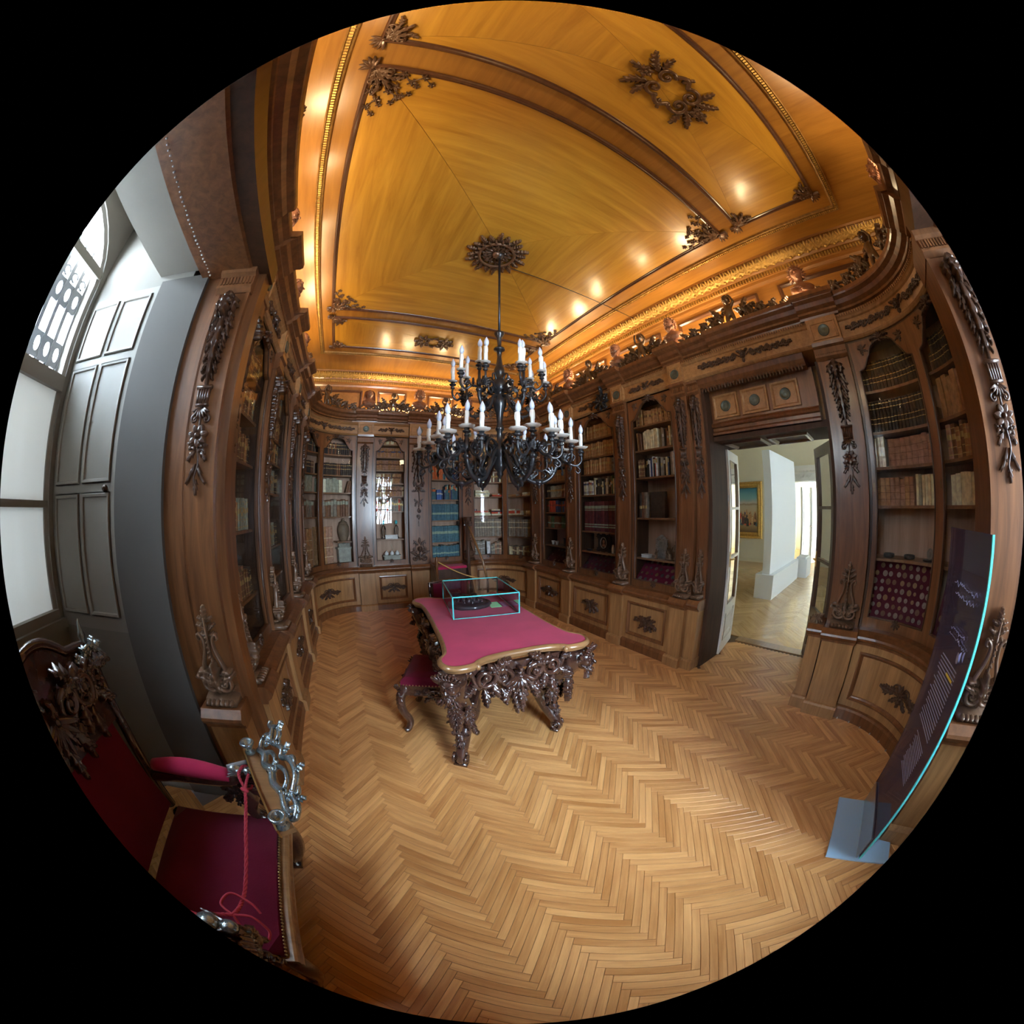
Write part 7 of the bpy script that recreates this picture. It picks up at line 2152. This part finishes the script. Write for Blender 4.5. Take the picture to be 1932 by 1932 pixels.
for y, s in ((.985, 1), (.335, -1)):
    m = MB(); n = 10
    m.tube([(-1.02 + .38 * k / n, y, .665 + .018 * sin(pi * k / n)) for k in range(n + 1)], [.030 + .014 * sin(pi * k / n) for k in range(n + 1)], 12, 0, .8); build('arm_pad', m, 'velvet', t, True)
    m = MB()
    m.vine([(-1.06, y, .60), (-.90, y, .625), (-.68, y, .635), (-.60, y, .655), (-.545, y, .665), (-.515, y, .63), (-.53, y, .595), (-.56, y, .60), (-.555, y, .63)], .026, .026, 0, 8, 5)
    m.vine([(-.60, y, .63), (-.585, y, .55), (-.62, y, .49), (-.60, y, .43), (-.545, y, .40)], .028, .034, 0, 8, 5)
    b = MB(); b.leaf(0, .0, 150, .11, .045, .04, 40, 5, .4, 9); b.leaf(0, 0, -150, .10, .04, .03, -40, 4, .4, 8); b.leaf(0, 0, -90, .12, .03, .03, 30, 4, .4, 8); b.flower(0, 0, .045, 7, .03)
    F = Fr(-.56, y + .03 * s, 180 if s > 0 else 0); m.add([F(q[0], q[2], .645 + q[1]) for q in b.v], b.f)
    F = Fr(-.525, y, 90); m.add([F(q[0] * .7, q[2], .645 + q[1] * .7) for q in b.v], b.f)
    F2x = Fr(-.62, y + .02 * s, 180 if s > 0 else 0); b = MB(); b.join(CARVE['mount_b']); m.add([F2x(q[0] * 1.1, q[2], .53 + q[1]) for q in b.v], b.f)
    b = MB()
    for k in range(6): b.leaf(-.04 + .016 * k, 0, 70 + 8 * k, .09, .012, .012, 0, 2, .3, 6)
    m.add([(-.63 + q[1] * 1.0, y + q[0], .692 + q[2] * .6) for q in b.v], b.f)
    build('arm_frame', m, 'bronze' if False else 'table_carved', t, True)
    m = MB(); m.ball((-.60, y, .70), .030, 10, 8, 0, (1.2, 1, .9)); m.ball((-.545, y, .69), .024, 10, 8, 0, (1.2, 1, .9)); build('arm_boss', m, 'silvered_wood', t, True)
m = MB()
vs = []
for i in range(7):
    for j in range(9):
        y = .36 + .60 * j / 8; z = .46 + .42 * i / 6
        vs.append((-1.04 - .10 * i / 6 + .03 * sin(pi * i / 6) * sin(pi * j / 8), y, z))
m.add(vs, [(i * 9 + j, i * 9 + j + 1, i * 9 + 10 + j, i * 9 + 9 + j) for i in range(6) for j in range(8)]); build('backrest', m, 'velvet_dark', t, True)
m = MB()
zt = lambda y: 1.10 + .10 * sin(pi * (y - .30) / .72) + .035 * abs(sin(2.5 * pi * (y - .30) / .72))
ys = [.30 + .72 * k / 24 for k in range(25)]
vs = []
for y in ys:
    for x, z in ((-1.13, .86), (-1.18, zt(y)), (-1.215, zt(y)), (-1.215, .30)): vs.append((x, y, z))
m.add(vs, [(4 * i + k, 4 * i + k + 1, 4 * i + 5 + k, 4 * i + 4 + k) for i in range(24) for k in range(3)]); build('carved_back', m, 'table_carved', t)
m = MB(); m.tube([(-1.19, y, zt(y)) for y in ys], .020, 8); m.tube([(-1.19, .30, zt(.30)), (-1.12, .31, .80), (-1.07, .33, .42)], .024, 8); m.tube([(-1.19, 1.02, zt(1.02)), (-1.12, 1.01, .80), (-1.07, .99, .42)], .024, 8); build('back_frame', m, 'table_carved', t, True)
F = Fr(-1.155, .66, 90)
carve('back_carving', 'apron', 'table_carved', F, 0, 1.02, 0, t, 1.2, 1.3, 1.5)
for u in (-.22, .22): carve('back_carving', 'mount_b', 'table_carved', F, u, 1.06, 0.01, t, 1.1, 1.1, 1.2)
carve('crest_carving', 'mount_b', 'silvered_wood', F, .33, 1.12, -.01, t, .8, .9, 1.2)
m = MB(); m.lathe([(.0, 0), (.02, .0), (.028, .02), (.012, .045), (.02, .065), (.012, .085), (.004, .12), (0, .13)], 10, Matrix.Translation((-1.19, 1.0, 1.12))); build('finial', m, 'silvered_wood', t, True)
m = MB(); m.lathe([(.0, 0), (.02, .0), (.028, .02), (.012, .045), (.02, .065), (.012, .085), (.004, .12), (0, .13)], 10, Matrix.Translation((-1.19, .32, 1.12))); build('finial', m, 'silvered_wood', t, True)

# reading rest clamped to the far arm
A, B = Vector((-.525, 1.04, .735)), Vector((-.372, .695, .735))
ax = (B - A).normalized(); nv = Vector((-ax.y, ax.x, 0)); L_ = (B - A).length
if nv.x < 0: nv = -nv
t = thing('reading_rest', 'silvered openwork reading rest with two candle cups beside the red armchair', 'reading rest', A.lerp(B, .5))
def RB(u, d, z): return A + ax * u + nv * d + Vector((0, 0, z))
m = MB(); m.bx(RB, -.03, L_ + .03, -.022, .030, -.022, .0); build('ledge_board', m, 'table_edge', t)
m = MB(); m.bx(RB, -.03, L_ + .03, -.028, -.022, -.026, .012); build('ledge_lip', m, 'brass', t)
for u in (-.012, L_ + .012):
    m = MB(); m.lathe([(.0, 0), (.020, 0), (.024, .006), (.014, .016), (.016, .03), (.028, .042), (.031, .05), (.026, .055), (.018, .052), (.014, .03), (0, .03)], 16, Matrix.Translation(RB(u, .0, .0))); build('candle_cup', m, 'silvered_wood', t, True)
up = (nv * .80 + Vector((0, 0, .60))).normalized(); nn = ax.cross(up)
if nn.z < 0: nn = -nn
RMx = Matrix((ax, up, nn)).transposed().to_4x4(); RMx.translation = RB(0, .028, 0)
m = MB()
def rv(pts, r0, r1): m.vine([(x, y, 0) for x, y in pts], r0, r1, 0, 8, 5)
rv([(0, .02), (-.03, .05), (-.02, .09), (.02, .085), (.06, .10), (.11, .12), (.14, .10), (.17, .12), (.22, .13), (.27, .115), (.31, .07), (.36, .06), (.385, .03), (L_, .01)], .012, .012)
rv([(.0, .015), (.05, .03), (.09, .01), (.14, .03), (.20, .012), (.27, .028), (.33, .012), (L_, .02)], .016, .016)
rv([(.04, .03), (.07, .065), (.12, .07), (.145, .04), (.165, .07), (.21, .085), (.25, .07), (.265, .035)], .010, .010)
rv([(.02, .085), (-.03, .12), (-.06, .11), (-.075, .13)], .012, .008); rv([(.06, .10), (.04, .135), (.0, .145), (-.03, .13)], .012, .010)
rv([(.17, .12), (.19, .145), (.22, .14)], .010, .006); rv([(.31, .07), (.33, .09), (.31, .105)], .010, .006)
for x, y, a in ((.0, .135, 60), (.03, .14, 120), (.14, .115, 90), (.25, .125, 60), (.34, .07, 40), (.02, .05, 100), (.31, .03, 80), (.15, .03, 90)): m.leaf(x, y, a, .05, .016, .014, 20, 3, .5, 6)
for x, y in ((-.02, .07), (.145, .035), (.27, .03), (.36, .04), (.06, .105)): m.ball((x, y, .006), .013, 8, 6); m.scroll(x + .01, y + .01, .02, 0, 1.2, .006, .006)
m2 = MB(); m2.join(m, RMx); build('fretwork', m2, 'silvered_wood', t, True)
m = MB(); m.tube([(-.625, .975, .72), RB(.02, 0, -.012)], .008, 8); build('swing_arm', m, 'iron', t, True)

# crimson cord tied from arm to arm
t = thing('cord', 'twisted crimson cord tied across the red armchair from arm to arm', 'cord', (-.55, .66, .6))
def strand(pts, r, name, tw=True):
    P = [Vector(p) for p in pts]; o = []
    for i in range(len(P) - 1):
        a, b, c, d = P[max(0, i - 1)], P[i], P[i + 1], P[min(len(P) - 1, i + 2)]
        for k in range(14):
            s = k / 14; o.append(.5 * ((2 * b) + (c - a) * s + (2 * a - 5 * b + 4 * c - d) * s * s + (3 * b - a - 3 * c + d) * s ** 3))
    o.append(P[-1]); m = MB()
    if tw:
        for ph in (0, 2.1, 4.2):
            q = []
            for i, p in enumerate(o):
                tt = (o[min(i + 1, len(o) - 1)] - o[max(i - 1, 0)]).normalized(); b1 = tt.orthogonal().normalized(); b2 = tt.cross(b1)
                q.append(p + (b1 * cos(i * .75 + ph) + b2 * sin(i * .75 + ph)) * r * .5)
            m.tube(q, r * .58, 5)
    else: m.tube(o, r, 6)
    build(name, m, 'cord', t, True)
strand([(-.55, .90, .68), (-.55, .84, .652), (-.55, .76, .632), (-.55, .64, .605), (-.55, .52, .60), (-.55, .44, .625), (-.555, .39, .655)], .0065, 'rope')
strand([(-.55, .90, .68), (-.575, .95, .705), (-.56, 1.0, .71), (-.54, .985, .70), (-.545, .93, .69), (-.55, .90, .68)], .006, 'loop')
strand([(-.555, .39, .655), (-.60, .37, .68), (-.64, .34, .705), (-.63, .31, .70)], .006, 'loop')
strand([(-.55, .90, .68), (-.535, .92, .665), (-.53, .935, .67)], .005, 'knot', False); strand([(-.545, .905, .672), (-.56, .895, .685), (-.54, .89, .68), (-.555, .91, .675)], .007, 'knot', False)
strand([(-.555, .39, .655), (-.59, .42, .66), (-.57, .47, .645), (-.52, .455, .62), (-.50, .43, .60)], .0045, 'bow', False)
strand([(-.555, .39, .655), (-.51, .40, .635), (-.48, .375, .60), (-.49, .35, .58)], .0045, 'bow', False)
strand([(-.555, .39, .655), (-.54, .36, .63), (-.52, .345, .60), (-.53, .33, .58)], .0045, 'tail', False)

# ------------------------------------------------------------------ glass information panel on a steel foot
P0, P1 = Vector((1.43, -.575, 0)), Vector((1.90, -.495, 0))
ax = (P1 - P0).normalized(); nv = Vector((-ax.y, ax.x, 0)); L_ = (P1 - P0).length
if nv.y < 0: nv = -nv
def IP(u, d, z): return P0 + ax * u + nv * d + Vector((0, 0, z))
t = thing('information_panel', 'tall violet-tinted glass information panel standing on a flat steel foot', 'sign', IP(L_ / 2, 0, 0))
m = MB(); m.bx(IP, 0, L_, -.005, .005, .03, 1.505); build('glass_sheet', m, 'panel_glass', t)
for u in (0, L_):
    m = MB(); m.bx(IP, u - .004, u + .004, -.006, .006, .03, 1.506); build('glass_edge', m, 'glass_edge' if u == 0 else 'case_glass', t)
m = MB(); m.bx(IP, .0, L_ - .02, -.20, .20, .001, .010); build('foot_plate', m, 'steel_sky_blue', t)
m = MB(); m.bx(IP, .02, L_ - .02, .007, .016, .010, .16); m.bx(IP, .02, L_ - .02, -.016, -.007, .010, .16); build('clamp_bar', m, 'steel', t)
plain('print_white', (.34, .34, .42), .6); plain('print_yellow', (.75, .55, .05), .6)
m = MB()
PRR = random.Random(3)
for k in range(20):
    z = .985 - .0165 * k; m.bx(IP, .10, .10 + .26 * PRR.uniform(.82, 1), .0055, .0062, z, z + .005)
for k in range(14):
    z = .62 - .014 * k; m.bx(IP, .10, .10 + .20 * PRR.uniform(.8, 1), .0055, .0062, z, z + .004)
build('printed_text', m, 'print_white', t)['kind'] = 'stuff'
m = MB()
def script_line(u0, u1, z, amp, n):
    m.tube([IP(u0 + (u1 - u0) * k / n, .006, z + amp * PRR.uniform(-1, 1) * (1 if k % 2 else .3)) for k in range(n + 1)], .0014, 4)
script_line(.08, .36, 1.285, .014, 26); script_line(.10, .33, 1.245, .014, 22); script_line(.09, .31, 1.085, .011, 24); script_line(.12, .30, 1.115, .010, 18)
build('printed_heading', m, 'print_white', t)['kind'] = 'stuff'
m = MB(); m.lathe([(.0, 0), (.022, 0), (.022, .001), (0, .001)], 18, Matrix.Translation(IP(.14, .0058, 1.035)) @ Matrix.Rotation(radians(-90), 4, 'X')); build('printed_dot', m, 'print_white', t)
m = MB(); m.bx(IP, .12, .21, .0055, .0066, .935, .946); build('yellow_dash', m, 'print_yellow', t)

# ------------------------------------------------------------------ busts and cresting along the cornices
def bust(F, u, kind, label, s=1.0, rot=0, d=-.13):
    t = thing('bust', label, 'bust', F(u, d, ZC + .012))
    a = atan2(F.N.y, F.N.x) + pi / 2 if not F.curved else 0
    M = Matrix.Translation(F(u, d, ZC + .012)) @ Matrix.Rotation(a + radians(rot), 4, 'Z') @ Matrix.Scale(s, 4)
    place('figure', BUST[kind], M, t); place('socle', SOCLE, M, t)
def crest(F, u, label, w=.62, putto=None, d=-.10, flip=False, key=None):
    t = thing('cresting', label, 'cresting', F(u, d, ZC))
    key = key or ('crest' if w > .5 else 'crest_short')
    src = CARVE[key]
    s = 1.05
    carve('scrollwork', key, 'carved_crest', F, u, ZC + .004, d, t, s, 1.08, 1.5, flip)
    if putto is not None:
        if F.curved: M = F.mat(u, ZC, d + .02)
        else: M = F.mat(u, ZC, d + .02)
        M = M @ Matrix(((1, 0, 0, 0), (0, 0, 1, 0), (0, -1, 0, 0), (0, 0, 0, 1))) @ Matrix.Scale(1.12, 4)
        b = place('putto', PUTTO[putto], M, t); b['_at'] = t['_at']
        o = bpy.data.objects.new('putto_head', PUTTO_HEAD); COL.objects.link(o); o.parent = b
bust(FR, YB - 1.735, 'bearded', 'bearded terracotta bust on the cornice left of the doorway')
bust(FR, YB - .20, 'curly', 'curly-haired beardless terracotta bust on the cornice right of the doorway')
bust(FR, YB - 2.605, 'capped', 'capped terracotta bust on the cornice over the pilaster left of the maroon volumes')
bust(FR, YB - 3.595, 'wild', 'wavy-haired terracotta bust over the pilaster next to the two white cups')
bust(FR, YB - 4.50, 'bald', 'bald terracotta bust over the pilaster at the far right corner')
bust(FB, .22, 'veiled', 'veiled terracotta bust at the left of the back wall cornice')
bust(FB, 1.105, 'wild', 'terracotta bust with spiky rayed hair in the middle of the back wall cornice', 1.12)
bust(FB, 2.0, 'curly', 'terracotta bust at the right of the back wall cornice')
bust(FL, 1.725, 'capped', 'bearded capped bust on the window wall cornice, nearest the camera')
bust(FL, 2.605, 'bearded', 'bearded bust on the window wall cornice, second from the camera')
bust(FL, 3.595, 'bald', 'bust on the window wall cornice, third from the camera')
bust(FL, 4.50, 'curly', 'bust on the window wall cornice, farthest from the camera')
bust(FN, -2.0, 'wild', 'bust with long wavy hair on the near wall cornice at the upper right')
crest(FR, YB - .99, 'carved cresting with a standing cherub over the doorway', .62, 1)
crest(FR, YB - 2.16, 'carved cresting with a seated mask over the bookcase beside the doorway', .40, 0)
crest(FR, YB - 3.10, 'carved cresting with a cherub over the bookcase of maroon volumes', .40, 1)
crest(FR, YB - 4.04, 'carved cresting over the far bookcase on the door wall', .40, 0)
crest(FB, .64, 'carved cresting with a cherub over the bookcase of glass bottles', .40, 1)
crest(FB, 1.58, 'carved cresting over the teal volumes', .40, 0)
crest(FRC, WC / 2, 'carved cresting over the curved case behind the steps', .62, None)
crest(FLC, WC / 2, 'carved cresting with a cherub over the curved case with the urn', .62, 0)
crest(FNC, WC / 2, 'carved cresting with a cherub over the curved case beside the information panel', .62, 1)
crest(FL, 2.16, 'carved cresting with a cherub on the window wall near the armchair', .40, 1)
crest(FL, 3.10, 'carved cresting on the window wall over the middle bookcase', .40, 0)
crest(FL, 4.04, 'carved cresting on the window wall over the bookcase next to the far corner', .40, 1)
crest(FL, .85, 'carved cresting with a reaching cherub over the left window', .62, 1)
crest(FN, -1.10, 'carved cresting over the near window', .62, 0)
# gilded girandole carving hung on the frieze left of the doorway bookcase, and floor clips
m = MB(); m.scroll(-.06, .03, .05, 30, 1.5, .009, .03); m.scroll(.06, .03, .05, 150, 1.5, .009, .03, dr=-1); m.scroll(-.05, -.07, .045, 200, 1.5, .009, .03); m.scroll(.05, -.07, .045, -20, 1.5, .009, .03, dr=-1)
for a in (20, 70, 110, 160, 200, 250, 290, 340): m.leaf(0, 0, a, .13, .026, .03, 30, 4, .5, 8, .02)
m.leaf(0, .08, 90, .12, .03, .03, 0, 4, .5, 8, .02)
mm = MB(); mm.add([FR(YB - 2.86 + p[0], -.08 + p[2] * 1.4, 2.93 + p[1]) for p in m.v], m.f)
tag(build('openwork_carving', mm, 'bronze', None, True), 'dark openwork scroll carving on the frieze above the maroon volumes', 'carving')
CL = MB()
for k in range(9):
    u = .05 + (WC - .1) * k / 8; CL.bx(FNC, u - .004, u + .004, .028, .044, .0, .012)
tag(build('floor_clip', CL, 'steel'), 'small bright clips along the foot of the curved case by the sign', 'clips', None, 'stuff')

m = MB(); P0, P1 = Vector((1.13, 2.40, 4.062)), Vector((3.06, 2.39, 4.045))
m.tube([P0.lerp(P1, k / 12) + Vector((0, 0, -.012 * sin(pi * k / 12))) for k in range(13)], .0045, 5)
tag(build('cable', m, 'black_obj', None, True), 'thin dark cable running from the ceiling rosette to the door wall cornice', 'cable')
